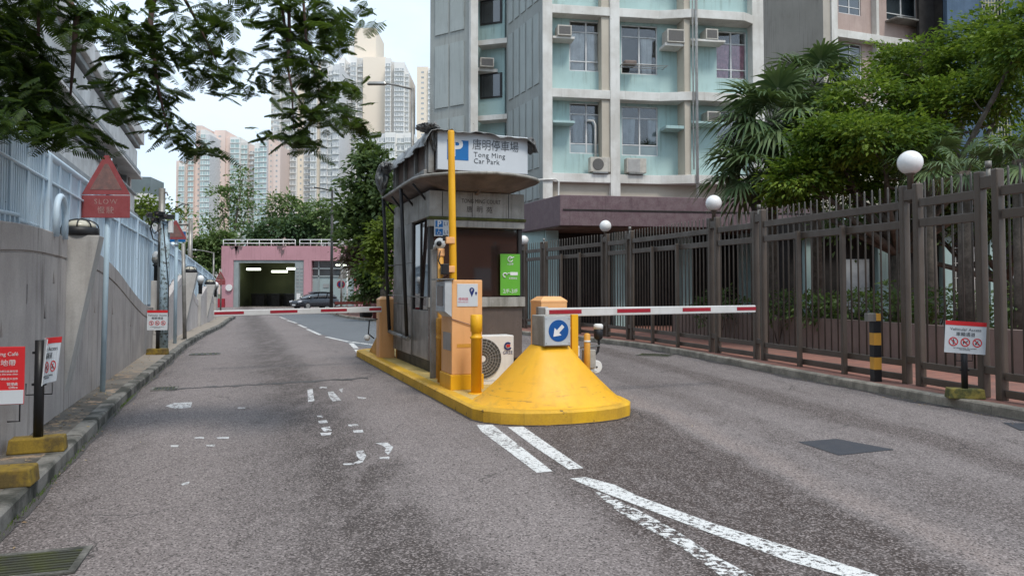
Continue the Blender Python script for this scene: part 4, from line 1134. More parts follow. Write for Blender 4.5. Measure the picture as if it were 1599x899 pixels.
MB().extr([(0, 0), (1.25, 0), (0, .52)], (0, 0, 0), (0, 1, 0), (0, 0, 1), (1, 0, 0), .05).build('plate', M['orange_dark'], t_)
MB().extr([(0, 0), (1.25, 0), (0, .52)], (.22, 0, 0), (0, 1, 0), (0, 0, 1), (1, 0, 0), .05).build('plate', M['orange_dark'], t_)
# yellow posts by the arrow box
t_ = isl('yellow_post', 'round dark yellow post just right of the arrow box', 'post', .66, .98)
MB().lathe([(.055, 0), (.055, .84), (.068, .85), (.068, .88), (.055, .89), (.055, 1.02), (.02, 1.04)], n=18).build('shaft', M['orange_dark'], t_)
t_ = isl('yellow_post', 'flat bright yellow post carrying the exit camera beside the arrow box', 'post', .80, 1.02)
MB().bx(-.045, .055, -.03, .03, 0, 1.06).build('shaft', M['yellow'], t_, bevel=.006); MB().bx(-.09, .09, -.07, .07, 0, .02).build('foot', M['yellow'], t_)
# gooseneck camera
t_ = isl('gooseneck_camera', 'white topped black camera on a curved neck right of the yellow cone', 'camera', .84, 1.25)
mb = MB(); mb.tube([(.05, -.06, .42), (.16, -.1, .36), (.30, -.1, .42), (.40, -.1, .52), (.42, -.1, .62), (.41, -.1, .72)], .018, 10); mb.build('neck', M['black'], t_)
hd = MB().lathe([(.03, .68), (.062, .71), (.066, .76), (.066, .86), (.05, .865)], (.41, -.1, 0), 20).build('housing', M['black'], t_)
MB().lathe([(.069, .84), (.069, .90), (.045, .915)], (.41, -.1, 0), 20).build('cap', M['white'], hd)
MB().box((.04, -.1, .53), (.115, .09, .16)).build('junction_box', M['white'], t_, bevel=.02)
MB().tube([(.05, -.1, .58), (.42, -.12, .60)], .012, 8).build('bracket', M['steel'], t_)
rl = MB(); rl.lathe([(.085, 0), (.095, .01), (.095, .04), (.03, .05)], (.36, -.14, .30), 24, axis='y'); rl.build('lower_lamp', M['white'], t_)
MB().tube([(.0, -.04, .26), (.18, -.12, .24), (.36, -.12, .25)], .028, 8).build('lower_neck', M['white'], t_)
MB().lathe([(.012, -.012), (.012, 0)], (.36, -.14, .30), 8, axis='y').build('screw', M['black'], t_)
t_ = isl('short_bollard', 'small yellow pipe bollard with a beige box behind the exit camera', 'bollard', 1.02, 1.05)
MB().lathe([(.045, 0), (.045, .77), (.02, .79)], n=14).build('pipe', M['orange_dark'], t_); MB().box((.06, .07, .42), (.18, .10, .26)).build('box', M['fascia'], t_, bevel=.01)
MB().lathe([(.048, .66), (.048, .69)], n=14).build('collar', M['white'], t_)

# front ticket cabinet
t_ = isl('ticket_machine', 'tall orange ticket cabinet with a car park notice on its front', 'cabinet', -.60, 1.72)
MB().bx(-.245, .245, -.16, .44, 0, .215).build('plinth', M['yellow'], t_, bevel=.01)
MB().bx(-.225, .225, -.145, .42, .215, 1.545).build('body', M['orange'], t_, bevel=.012)
MB().bx(-.23, -.2255, -.10, .30, .55, .80).build('side_panel', M['steel'], t_)
sb = MB(); sb.add([(-.33, -.15, 1.10), (-.226, -.15, 1.02), (-.226, .34, 1.02), (-.33, .34, 1.10), (-.33, -.15, 1.53), (-.226, -.15, 1.545), (-.226, .34, 1.545), (-.33, .34, 1.53)], [(0, 3, 2, 1), (4, 5, 6, 7), (0, 1, 5, 4), (1, 2, 6, 5), (2, 3, 7, 6), (3, 0, 4, 7)])
sd = sb.build('reader_housing', M['plate_grey'], t_, bevel=.008)
MB().bx(-.336, -.3305, -.06, .26, 1.18, 1.46).build('reader_screen', M['booth_glass'], sd); MB().box((-.30, .1, 1.555), (.2, .55, .018)).build('rain_lip', M['steel'], sd)
nt = MB().bx(-.15, .155, -.153, -.1455, 1.17, 1.49).build('notice', M['sign_white'], t_, bevel=.003)
pin = MB(); cx_, cz_ = .065, 1.40
pin.extr([(cx_ + .038 * math.cos(R(k)), cz_ + .038 * math.sin(R(k))) for k in range(-30, 211, 20)] + [(cx_, cz_ - .098)], (0, -.155, 0), (1, 0, 0), (0, 0, 1), (0, 1, 0), .002); pin.build('pin', M['ink_navy'], nt)
MB().extr([(.128 + .016 * math.cos(R(k)), 1.362 + .016 * math.sin(R(k))) for k in range(-30, 211, 24)] + [(.128, 1.32)], (0, -.155, 0), (1, 0, 0), (0, 0, 1), (0, 1, 0), .002).build('pin', M['ink_navy'], nt)
text('P', .055, M['ink_white'], nt, (.065, -.1565, 1.38), align='CENTER', depth=.0008)
text('停時路', .05, M['ink_pink'], nt, (-.135, -.154, 1.255), depth=.0006); text('Park & Pay here', .023, M['ink_pink'], nt, (-.135, -.154, 1.225), depth=.0006)
MB().tube([(-.235, -.155, 1.0), (0, -.16, .925), (.235, -.155, .85)], .006, 6).build('cord', M['old_brown'], t_)
MB().box((.0, -.148, .62), (.3, .003, .05)).build('scrape', M['orange_dark'], t_)
# yellow guard bollard
def guard(label, w, l, h, r, m='yellow'):
    t_ = isl('guard_bollard', label, 'bollard', w, l)
    MB().lathe([(r, 0), (r, h - .33), (r * 1.18, h - .32), (r * 1.18, h - .30), (r * .93, h - .29), (r * .93, h - .24), (r * 1.12, h - .23), (r * 1.12, h - .01), (r * .9, h)], n=24).build('shaft', M[m], t_)
    MB().lathe([(r * 1.6, 0), (r * 1.6, .012), (r, .016)], n=20).build('foot', M[m], t_)
guard('stout yellow guard bollard in front of the ticket cabinet', -.60, 1.15, 1.07, .072)
guard('thin ochre post left of the ticket cabinet', -.76, 2.46, .98, .036, 'orange_dark')
guard('thin ochre post directly behind the other thin post by the booth', -.66, 2.95, .96, .03, 'orange_dark')
# tall yellow pole with brackets
t_ = isl('tall_yellow_pole', 'tall slim yellow pole rising in front of the car park sign', 'pole', -.52, 2.50)
zt = P(704, 204, 11.3).z - .15
MB().tube([(0, 0, 0), (-.035, -.02, zt * .5), (-.075, -.04, zt - .02), (-.075, -.04, zt)], [.062, .057, .052, .045], 14).build('shaft', M['yellow'], t_)
for z in (1.72, 2.16): MB().box((-.09, -.04, z), (.14, .10, .10)).build('bracket', M['orange'], t_, bevel=.01)
MB().box((-.17, -.05, 1.72), (.11, .12, .16)).build('black_box', M['black'], t_, bevel=.01); MB().box((-.15, .0, 2.20), (.07, .07, .09)).build('black_box', M['black'], t_, bevel=.01)
t_ = isl('dome_camera', 'white dome camera on a grey post left of the tall yellow pole', 'camera', -.70, 3.05)
MB().bx(-.055, .035, -.03, .05, 0, 2.05).build('post', M['steel_dull'], t_, bevel=.005)
MB().tube([(0, -.0, 2.05), (.0, -.02, 2.1), (.06, -.1, 2.12)], .025, 8).build('bracket', M['white'], t_)
hd = MB().sphere((.06, -.12, 2.14), .09, 20).build('dome', M['white'], t_); MB().sphere((.03, -.185, 2.135), .045, 14).build('lens', M['black'], hd)
t_ = isl('yellow_post', 'short yellow tube standing behind the dome camera', 'post', -.72, 2.58)
MB().tube([(0, 0, 0), (0, 0, 1.95)], .045, 12).build('shaft', M['orange_dark'], t_); MB().box((.0, -.02, 1.98), (.1, .07, .12)).build('clamp', M['orange'], t_, bevel=.01)
MB().tube([(-.02, -.05, 2.0), (-.06, -.09, 1.85), (.02, -.08, 1.7), (.10, -.06, 1.62), (-.05, -.06, 1.55)], .01, 6).build('cable', M['black'], t_)
# left gate cameras
t_ = isl('gate_camera', 'small dark camera with a white lamp on a curled arm at the far left cabinet', 'camera', -.95, 6.95)
MB().tube([(.05, 0, .80), (-.12, -.02, .78), (-.14, -.02, .5), (-.02, -.02, .40)], .014, 8).build('arm', M['black'], t_)
MB().box((-.20, -.06, .90), (.22, .16, .11), .3).build('housing', M['black'], t_, bevel=.02); MB().box((-.20, -.06, .965), (.23, .17, .02), .3).build('hood', M['fascia'], t_)
MB().sphere((-.17, -.03, .42), .065, 14).build('lamp', M['white'], t_)

# outdoor air conditioner on the island
def ac_outdoor(t_, w=.80, h=.62, d=.30, logo=True, label_side=True):
    MB().bx(-w / 2, w / 2, -d / 2, d / 2, .05, h).build('casing', M['white'], t_, bevel=.012)
    cx_ = -w * .13; r = h * .41
    rg = MB()
    for q in range(1, 8): 
        rr = r * q / 7
        rg.tube([(cx_ + rr * math.cos(2 * math.pi * k / 32), -d / 2 - .014, h * .53 + rr * math.sin(2 * math.pi * k / 32)) for k in range(33)], .0035, 4, cap=False)
    for k in range(24):
        a = 2 * math.pi * k / 24; rg.tube([(cx_ + r * .15 * math.cos(a), -d / 2 - .016, h * .53 + r * .15 * math.sin(a)), (cx_ + r * math.cos(a), -d / 2 - .012, h * .53 + r * math.sin(a))], .0028, 4)
    MB().extr([(cx_ + r * 1.02 * math.cos(2 * math.pi * k / 32), h * .53 + r * 1.02 * math.sin(2 * math.pi * k / 32)) for k in range(32)], (0, -d / 2 - .003, 0), (1, 0, 0), (0, 0, 1), (0, 1, 0), .002).build('fan_opening', M['fan_dark'], t_)
    rg.build('grille', M['grille'], t_)
    MB().lathe([(r * .16, -d / 2 - .022), (r * .16, -d / 2 - .01)], (cx_, 0, h * .53), 16, axis='y').build('hub', M['white'], t_)
    for x in (-w * .33, w * .33): MB().bx(x - .03, x + .03, -d / 2 - .02, d / 2 + .02, 0, .05).build('foot', M['steel'], t_)
M['fan_dark'] = surf('fan_dark', (.10, .10, .095), .6); M['grille'] = surf('grille_grey', (.42, .41, .39), .5, grain=.05)
t_ = isl('outdoor_unit', 'white outdoor air conditioner unit between the ticket cabinet and the yellow cone', 'air conditioner', -.12, 2.2)
ac_outdoor(t_, .80, .72, .32)
lg = MB(); n_ = 20
for k in range(14):
    a0, a1 = R(40 + k * 21), R(40 + (k + 1) * 21)
    lg.add([(.30 + r_ * math.cos(a), -.1735, .56 + r_ * math.sin(a)) for r_, a in ((.038, a0), (.062, a0), (.062, a1), (.038, a1))], [(0, 1, 2, 3)])
lg.build('emblem', M['ink_navy'], t_); MB().box((.305, -.1735, .565), (.06, .002, .034)).build('emblem', M['sign_red'], t_)
text('GREE', .068, M['ink_navy'], t_, (.30, -.163, .44), align='CENTER', depth=.001)
MB().bx(-.40, .40, -.18, .18, -.0, .048).build('base_frame', M['white'], t_)

# ================================================================ booth
bt = isl('control_booth', 'weathered steel and dark glass car park booth with a curved canopy', 'booth', 0, 3.75, .155)
W0, W1, LB = -.60, 1.08, 2.95
def bb(nm, x0, x1, y0, y1, z0, z1, m, bev=.006, par=None): return MB().bx(x0, x1, y0, y1, z0 - .155, z1 - .155).build(nm, M[m] if isinstance(m, str) else m, par or bt, bevel=bev)
bb('plinth', W0 + .05, W1 - .05, .05, LB - .05, .155, .36, 'dark')
# front
bb('front_panel', W0, W1, 0, .10, .36, 1.26, 'stone'); bb('seam', .22, .232, -.003, .0, .37, 1.25, 'dark', 0)
bb('sill', W0 - .03, W1 + .04, -.05, .11, 1.262, 1.43, 'fascia')
fw = bb('front_window', W0 + .07, W1 - .07, .05, .06, 1.44, 2.62, 'booth_glass', 0)
bb('frame', W0, W0 + .07, 0, .10, 1.432, 2.63, 'dark', .006, fw); bb('frame', W1 - .07, W1, 0, .10, 1.432, 2.63, 'dark', .006, fw)
bb('head', W0 - .02, W1 + .03, -.04, .12, 2.632, 2.75, 'fascia'); bb('moss_line', W0 - .03, W1 + .05, -.07, .10, 2.752, 2.80, 'moss')
ff = bb('fascia', W0 - .02, W1 + .02, -.05, LB, 2.802, 3.24, 'fascia')
for x in (-.40, .13, .80): bb('joint', x, x + .012, -.053, -.05, 2.81, 3.23, 'dark', 0, ff)
text('TONG MING COURT', .10, M['plaque_text'], ff, (.30, -.051, 3.05 - .155), align='CENTER', depth=.003, squeeze=.72, spacing=1.05)
text('唐  明  苑', .115, M['plaque_text'], ff, (.27, -.051, 2.90 - .155), align='CENTER', depth=.003)
# left side
bb('side_panel', W0, W0 + .06, .10, 1.28, .36, 1.20, 'steel'); 
sw_ = bb('side_window', W0 + .02, W0 + .03, .14, 1.26, 1.21, 2.74, 'booth_glass', 0)
bb('frame', W0, W0 + .06, .10, .14, 1.20, 2.75, 'dark', .004, sw_); bb('frame', W0, W0 + .06, .66, .70, 1.20, 2.75, 'dark', .004, sw_); bb('frame', W0, W0 + .06, 1.24, 1.28, 1.20, 2.75, 'dark', .004, sw_)
for i, (z0, z1) in enumerate(((.36, 1.28), (1.288, 2.05), (2.058, 2.80))): bb('clad_panel', W0 - .02, W0 + .06, 1.30, 2.05, z0, z1, 'steel')
for i, (z0, z1) in enumerate(((.36, 1.28), (1.288, 2.05), (2.058, 2.80))): bb('clad_panel', W0 - .02, W0 + .06, 2.06, LB, z0, z1, 'steel_dull')
bb('back_panel', W0 + .06, W1, LB - .08, LB, .36, 2.80, 'steel_dull'); bb('right_panel', W1 - .06, W1, .10, LB - .08, .36, 1.3, 'stone')
bb('right_window', W1 - .03, W1 - .02, .10, LB - .08, 1.31, 2.78, 'booth_glass', 0)
bb('floor', W0 + .1, W1 - .1, .12, LB - .1, .36, .40, 'dark'); bb('inner_partition', W0 + .10, W1 - .1, 1.6, 1.66, .4, 2.8, 'dark')
bb('counter', W0 + .08, W0 + .5, .15, 1.2, 1.10, 1.16, 'fascia')
bb('dashboard', W0 + .1, W0 + .4, .3, .8, 1.16, 1.42, 'black')
# canopy: curved sheet with shallow underside
top = [(-.85, LB + .02), (-.85, .15), (-.80, -.18), (-.68, -.45), (-.48, -.70), (-.2, -.90), (.08, -1.02), (.22, -1.06), (.5, -1.0), (.85, -.82), (1.10, -.60), (1.26, -.34), (1.32, -.05), (1.32, LB + .02)]
def zc_(x, y): return 3.42 - .155 - .02 * max(0, -y)
cp = MB(); n = len(top); cx_, cy_ = .22, .3
def lerp_in(p, k): return (p[0] + (cx_ - p[0]) * k, p[1] + (cy_ - p[1]) * k) if p[1] < .4 else (p[0] + (cx_ - p[0]) * k, p[1])
vs = [(x, y, zc_(x, y)) for x, y in top] + [(x, y, zc_(x, y) + .045) for x, y in top] + [(*lerp_in((x, y), .42), 3.25 - .155) for x, y in top]
fs = [(i, (i + 1) % n, n + (i + 1) % n, n + i) for i in range(n)] + [tuple(range(n, 2 * n))] + [(i, 2 * n + i, 2 * n + (i + 1) % n, (i + 1) % n) for i in range(n)] + [tuple(range(2 * n, 3 * n))[::-1]]
cp.add(vs, fs); me = cp.mesh('canopy'); bm = bmesh.new(); bm.from_mesh(me); bmesh.ops.recalc_face_normals(bm, faces=bm.faces); bm.to_mesh(me); bm.free(); me.materials.append(M['soffit']); cno = link('canopy', me, bt)
mb = MB(); mb.tube([(x, y, zc_(x, y) + .03) for x, y in top], .026, 8); mb.build('rim', M['fascia'], cno)
MB().extr([(-.98, 3.40 - .155), (-.06, 3.38 - .155), (-.06, 3.19 - .155)], (.18, 0, 0), (0, 1, 0), (0, 0, 1), (1, 0, 0), .05).build('gusset', M['soffit'], cno)
# sign box over the canopy
bx_ = bb('roof_box', -.66, 1.0, -.20, LB - .1, 3.47, 4.16, 'soffit')
for y in (-.20, .62, 1.5, 2.3): bb('rib', -.72, -.66, y, y + .09, 3.47, 4.16, 'steel_dull')
bb('rib', -.70, -.60, -.28, -.20, 3.50, 4.20, 'steel_dull'); bb('rib', -.60, 1.03, -.26, -.205, 3.47, 3.55, 'soffit')
bb('base_rail', -.76, -.66, -.22, LB - .1, 3.47, 3.56, 'steel_dull')
sg = isl('car_park_sign', 'white car park sign with a blue P square above the booth', 'sign', 0, 3.35, 0)
SW0, SW1, SZ0, SZ1 = -.575, 1.03, P(752, 265, 12.2).z, P(752, 205, 12.2).z
MB().bx(SW0, SW1, 0, .12, SZ0, SZ1).build('panel', M['sign_white'], sg, bevel=.008); pn = kids(sg)[0]
sh_ = SZ1 - SZ0
MB().bx(SW0 + .165, SW0 + .535, -.004, .001, SZ0 + sh_ * .27, SZ0 + sh_ * .79).build('blue_square', M['sign_blue'], pn)
text('P', .40, M['ink_white'], pn, (SW0 + .225, -.006, SZ0 + sh_ * .38), depth=.002, bold=.012)
text('唐明停車場', .195, M['ink_grey'], pn, (SW0 + .60, -.003, SZ0 + sh_ * .60), depth=.002, squeeze=.86)
text('Tong Ming', .118, M['ink_grey'], pn, (SW0 + .625, -.003, SZ0 + sh_ * .385), depth=.002, spacing=1.12)
text('Car Park', .118, M['ink_grey'], pn, (SW0 + .625, -.003, SZ0 + sh_ * .215), depth=.002, spacing=1.08)
# small sign with P and wheelchair
ps = isl('parking_sign', 'small white sign with two blue squares on the booth window', 'sign', 0, 3.70, 0)
x0, z0 = -.50, P(690, 368, 12.4).z; x1, z1 = -.20, P(690, 342, 12.4).z
x0, x1 = -.535, -.20
pn = MB().bx(x0, x1, 0, .015, z0, z1).build('panel', M['sign_white'], ps, bevel=.003)
hh = z1 - z0
for i in (0, 1):
    MB().bx(x0 + .02, x0 + .15, -.004, -.0005, z0 + .02 + (hh / 2 - .005) * i, z0 + hh / 2 - .012 + (hh / 2 - .005) * i).build('blue_square', M['sign_blue'], pn)
    text('L1-', .085, M['ink_navy'], pn, (x0 + .165, -.002, z0 + .045 + hh / 2 * i), depth=.001)
text('P', .14, M['ink_white'], pn, (x0 + .05, -.006, z0 + hh / 2 + .025), depth=.001, bold=.003)
wc = MB(); q = (x0 + .078, z0 + .035)
wc.tube([(q[0], -.006, q[1] + .075), (q[0], -.006, q[1] + .035), (q[0] + .03, -.006, q[1] + .035), (q[0] + .04, -.006, q[1] + .005)], .005, 5)
wc.tube([(q[0] + .025 * math.cos(R(k)) , -.006, q[1] + .018 + .022 * math.sin(R(k))) for k in range(120, 380, 20)], .004, 5)
wc.sphere((q[0], -.006, q[1] + .092), .009, 8); wc.build('wheelchair', M['ink_white'], pn)
# green notice
gs = isl('green_notice', 'tall green notice with white symbols on the booth window corner', 'sign', 0, 3.72, 0)
y_ = P(800, 400, 12.9).y
gx0, gx1 = .66, 1.03
gz0, gz1 = P(801, 461, 12.85).z, P(801, 396, 12.85).z
pn = MB().bx(gx0, gx1, -.0, .012, gz0, gz1).build('panel', M['sign_green'], gs, bevel=.002)
gc = (gx0 + gx1) / 2
rg = MB(); rg.tube([(gc + .045 * math.cos(R(k)), -.004, gz1 - .09 + .045 * math.sin(R(k))) for k in range(20, 341, 16)], .009, 6); rg.build('emblem', M['ink_white'], pn)
rg = MB(); rg.tube([(gc - .015, -.004, gz1 - .10), (gc + .005, -.004, gz1 - .075), (gc + .07, -.004, gz1 - .05)], .007, 6); rg.build('emblem', M['ink_white'], pn)
text('e-泊車', .042, M['ink_white'], pn, (gc, -.002, gz1 - .19), align='CENTER', depth=.001)
rg = MB(); rg.tube([(gc - .10 + .035 * math.cos(R(k)), -.004, gz1 - .37 + .035 * math.sin(R(k))) for k in range(0, 300, 20)], .011, 6); rg.build('plug_symbol', M['ink_white'], pn)
MB().box((gc + .07, -.002, gz1 - .345), (.14, .003, .055)).build('plug_symbol', M['ink_white'], pn, bevel=.001); MB().tube([(gc - .07, -.004, gz1 - .36), (gc - .03, -.004, gz1 - .33), (gc, -.004, gz1 - .345)], .007, 6).build('plug_symbol', M['ink_white'], pn)
text('充電車位', .040, M['ink_white'], pn, (gc + .05, -.002, gz1 - .44), align='CENTER', depth=.001)
text('2/F-3/F', .098, M['ink_white'], pn, (gc, -.002, gz0 + .04), align='CENTER', depth=.0015)
# leaning side posts and step rail
for (lt, lb_) in ((2.95, 2.95), (1.22, 1.30)):
    MB().tube([(-.84, lt, 3.42 - .155), (-.70, lb_, .55)], .035, 8).build('side_post', M['dark'], bt)
MB().tube([(-.70, LB, .55), (-.70, 1.2, .50)], .04, 8).build('step_rail', M['steel_dull'], bt)
MB().tube([(-.76, LB, 1.9), (-.60, LB, 1.9)], .015, 6).build('stay', M['steel_dull'], bt); MB().tube([(-.74, LB, 1.3), (-.60, .2, 1.27)], .009, 6).build('stay', M['steel_dull'], bt)
for a_ in (0.25, 1.22, 2.1, 2.9): MB().tube([(-.84, a_, 3.38 - .155), (-.60, a_, 3.1 - .155)], .02, 6).build('stay', M['dark'], bt)
# tarpaulin
tp = isl('tarpaulin', 'grey tarpaulin thrown over the booth roof with a loose bunch at the far corner', 'tarpaulin', 0, 3.75, 0)
nx_, ny_ = 60, 70
vs = []
def prof_x(u):     # u 0..1 across the roof from the hanging left edge to the right edge
    pts = [(-.80, 3.93), (-.76, 4.06), (-.70, 4.19), (-.2, 4.25), (.45, 4.24), (1.0, 4.21), (1.14, 4.08), (1.17, 3.95)]
    k = u * (len(pts) - 1); i = min(int(k), len(pts) - 2); f = k - i
    return pts[i][0] * (1 - f) + pts[i + 1][0] * f, pts[i][1] * (1 - f) + pts[i + 1][1] * f
from mathutils import noise as mnoise
for j in range(ny_ + 1):
    v = j / ny_; y = -.52 + (LB + .55) * v
    for i in range(nx_ + 1):
        u = i / nx_; x, z = prof_x(u)
        fo = mnoise.noise(Vector((x * 2.2, y * 1.4, 0))) * .045 + mnoise.noise(Vector((x * 7 + y * 3, y * 2.5, 3))) * .022
        z += fo + (.02 if v < .2 else 0) - .03 * v
        if v < .10: z -= (.10 - v) * (0.9 + .6 * mnoise.noise(Vector((x * 5, 0, 7)))) - (.14 if u < .4 else 0) * (.10 - v) * 4
        x += mnoise.noise(Vector((y * 4, z * 5, 1))) * .03 - (.05 * (1 - u * 6) * max(0, math.sin(y * 9)) if u < .16 else 0)
        vs.append((x, y, z))
k = nx_ + 1
mb = MB(); mb.add(vs, [(j * k + i, j * k + i + 1, (j + 1) * k + i + 1, (j + 1) * k + i) for j in range(ny_) for i in range(nx_)], smooth=True)
o = mb.build('sheet', M['tarp'], tp); sm = o.modifiers.new('thickness', 'SOLIDIFY'); sm.thickness = .012
# crumpled bunches where the sheet is tied
def crumple(name, c, r, seed, rough=.32, droop=0.0):
    bm = bmesh.new(); bmesh.ops.create_icosphere(bm, subdivisions=5, radius=1.0)
    for v in bm.verts:
        p = v.co.copy(); q = p + Vector((seed * 3.1, seed, 0))
        k = 1 - rough * abs(mnoise.noise(Vector((q.x * 2.4, q.y * 2.4, q.z * .9)))) * 2 - rough * .6 * abs(mnoise.noise(Vector((q.x * 6, q.y * 6, q.z * 2.0)))) * 2
        w = 1 - .45 * max(0, -p.z)
        v.co = Vector((p.x * r[0] * k * w, p.y * r[1] * k * w, p.z * r[2] * (1 - .2 * (1 - k)))) + Vector(c) + Vector((droop * max(0, -p.z), 0, 0))
    me = bpy.data.meshes.new(name); bm.to_mesh(me); bm.free(); me.materials.append(M['tarp'])
    for p in me.polygons: p.use_smooth = True
    return link(name, me, tp)
crumple('tied_bunch', (-.90, 2.78, 3.80), (.15, .30, .34), 2.0, .38)
crumple('tied_bunch', (-.84, 2.70, 4.02), (.17, .38, .15), 5.0, .34)
crumple('tied_bunch', (-.72, -.28, 4.24), (.22, .30, .075), 8.0, .3)
crumple('tied_bunch', (-.60, -.30, 4.10), (.11, .12, .26), 4.0, .36)
crumple('tied_bunch', (1.12, -.30, 4.06), (.10, .16, .16), 6.0, .36)
# ================================================================ housing blocks on the right
M['mint'] = surf('mint_render', (0.40, 0.545, 0.53), .8, (0.33, 0.46, 0.45), .6, .9, streak=.5, scol=(.18, .23, .20), grain=.12, bump=.1, chips=.05, ccol=(.30, .36, .33), cscale=2.5)
M['cream'] = surf('cream_frame', (0.70, 0.69, 0.65), .8, (0.40, 0.37, 0.32), .55, .8, streak=.28, scol=(.22, .19, .15), grain=.15, bump=.1, chips=.2, ccol=(.16, .13, .10), cscale=3)
M['beige_soffit'] = surf('beige_soffit', (0.50, 0.45, 0.37), .8, (0.42, 0.37, 0.30), .6, 1)
M['gable'] = surf('grey_gable', (0.33, 0.345, 0.325), .85, (0.25, 0.26, 0.245), .7, .5, streak=.5, scol=(.15, .14, .12), grain=.15, bump=.1)
M['gable_rib'] = surf('gable_rib', (0.37, 0.40, 0.385), .85, (0.31, 0.335, 0.32), .7, .5, streak=.4, grain=.15)
M['purple'] = surf('purple_stone', (0.135, 0.085, 0.095), .6, (0.20, 0.15, 0.155), .6, 4, streak=.3, grain=.5, gscale=25, bump=.1)
M['alu'] = surf('window_aluminium', (0.66, 0.66, 0.65), .45, grain=.06, metal=.0, bump=0)
M['glass'] = glassmat('window_glass', (0.022, 0.028, 0.032), .05)
M['glass_pale'] = glassmat('window_glass_frosted', (0.16, 0.21, 0.22), .3)
M['curtain'] = surf('curtain_pale', (0.55, 0.60, 0.63), .9, (0.32, 0.36, 0.40), .9, 1.2, grain=.1)
M['curtain_white'] = surf('curtain_white', (0.80, 0.80, 0.79), .9, grain=.1)
M['curtain_pink'] = surf('curtain_pink', (0.72, 0.36, 0.46), .9, (.30, .13, .18), .6, 5, grain=.15)
M['ac_beige'] = surf('ac_beige', (0.52, 0.49, 0.43), .6, (.36, .33, .28), .7, 5, streak=.3, grain=.1)
M['ac_dark'] = surf('ac_grille', (0.09, 0.085, 0.08), .6, (.16, .15, .14), .5, 30)
M['pipe'] = surf('pipe_white', (0.72, 0.71, 0.68), .6, (.4, .38, .34), .6, 3, streak=.3)
M['pinkish'] = surf('pink_mosaic', (0.44, 0.34, 0.30), .8, (0.36, 0.27, 0.24), .6, 1.5, streak=.25, grain=.2, chips=.1, ccol=(.5, .42, .38), cscale=4)
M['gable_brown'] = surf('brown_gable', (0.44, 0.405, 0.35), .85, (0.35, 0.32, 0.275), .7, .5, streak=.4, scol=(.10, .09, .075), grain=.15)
M['bluegrey'] = surf('blue_grey_render', (0.085, 0.135, 0.205), .8, (0.06, 0.10, 0.15), .6, .9, streak=.3, grain=.12)
M['void'] = surf('dark_void', (0.028, 0.025, 0.023), .8)
M['grille_yellow'] = surf('grille_pale', (0.50, 0.47, 0.30), .6)

class Facade:
    def __init__(s, px, Y, ang):
        s.p = P(px, 453, Y); s.ang = ang; s.o = (s.p.x, s.p.y)
    def at(s, px, py, back=0.0): return on_plane(px, py, s.o, s.ang, back)
    def w(s, x, y, z):
        ca, sa = math.cos(s.ang), math.sin(s.ang); return (s.o[0] + x * ca - y * sa, s.o[1] + x * sa + y * ca, z)
    def thing(s, name, label, cat, group=None): return thing(name, label, cat, (s.o[0], s.o[1], 0), s.ang, group)

def window(fc, parent, x0, x1, z0, z1, y, mull=(0.5,), trans=(0.2, 0.72), curtain=None, lower=None, fw=.05, m='alu', depth=.10, pane='glass', bars=0, halves=((.03, .47), (.53, .97))):
    """aluminium framed window with a pane, a curtain hanging behind the panes and a reveal"""
    f = MB(); w, h = x1 - x0, z1 - z0; yf = y
    f.bx(x0, x0 + fw, yf - .03, yf + .03, z0, z1); f.bx(x1 - fw, x1, yf - .03, yf + .03, z0, z1)
    f.bx(x0 + fw, x1 - fw, yf - .03, yf + .03, z0, z0 + fw); f.bx(x0 + fw, x1 - fw, yf - .03, yf + .03, z1 - fw, z1)
    for k in mull: f.bx(x0 + w * k - fw * .55, x0 + w * k + fw * .55, yf - .032, yf + .028, z0 + fw, z1 - fw)
    for k in trans: f.bx(x0 + fw, x1 - fw, yf - .026, yf + .024, z0 + h * k - fw * .4, z0 + h * k + fw * .4)
    fo = f.build('window', M[m], parent)
    if curtain:
        c = MB(); n = 40; zc0 = z0 + h * (trans[0] if trans else 0) ; zc1 = z0 + h * (trans[-1] if len(trans) > 1 else 1)
        for (a, b) in halves:
            vs = []
            for i in range(n + 1):
                u = a + (b - a) * i / n; amp = .018 + .01 * random.random()
                gather = 0
                for z, dx in ((z0 + .06 + h * (trans[0] if lower else 0), .0), (zc1 - .01, 1)): vs.append((x0 + w * (u if dx else (a + b) / 2 + (u - (a + b) / 2) * .82), yf + .05 + amp * math.sin(i * 1.5), z))
            c.add(vs, [(2 * i, 2 * i + 2, 2 * i + 3, 2 * i + 1) for i in range(n)], smooth=False)
        c.build('curtain', M[curtain], fo)
        pg = MB(); pg.bx(x0 + fw, x1 - fw, yf - .004, yf + .004, z0 + fw, z1 - fw); pg.build('pane', M['thin'], fo)
        bk = MB(); bk.bx(x0, x1, yf + .30, yf + .31, z0, z1); bk.build('room', M['void'], fo)
    else:
        MB().bx(x0 + fw, x1 - fw, yf - .004, yf + .004, z0 + fw, z1 - fw).build('pane', M[pane], fo)
    if lower:
        MB().bx(x0 + fw, x1 - fw, yf - .010, yf - .005, z0 + fw, z0 + h * trans[0] - fw * .4).build('lower_pane', M[lower], fo)
    return fo
M['thin'] = thinglass('thin_glass')
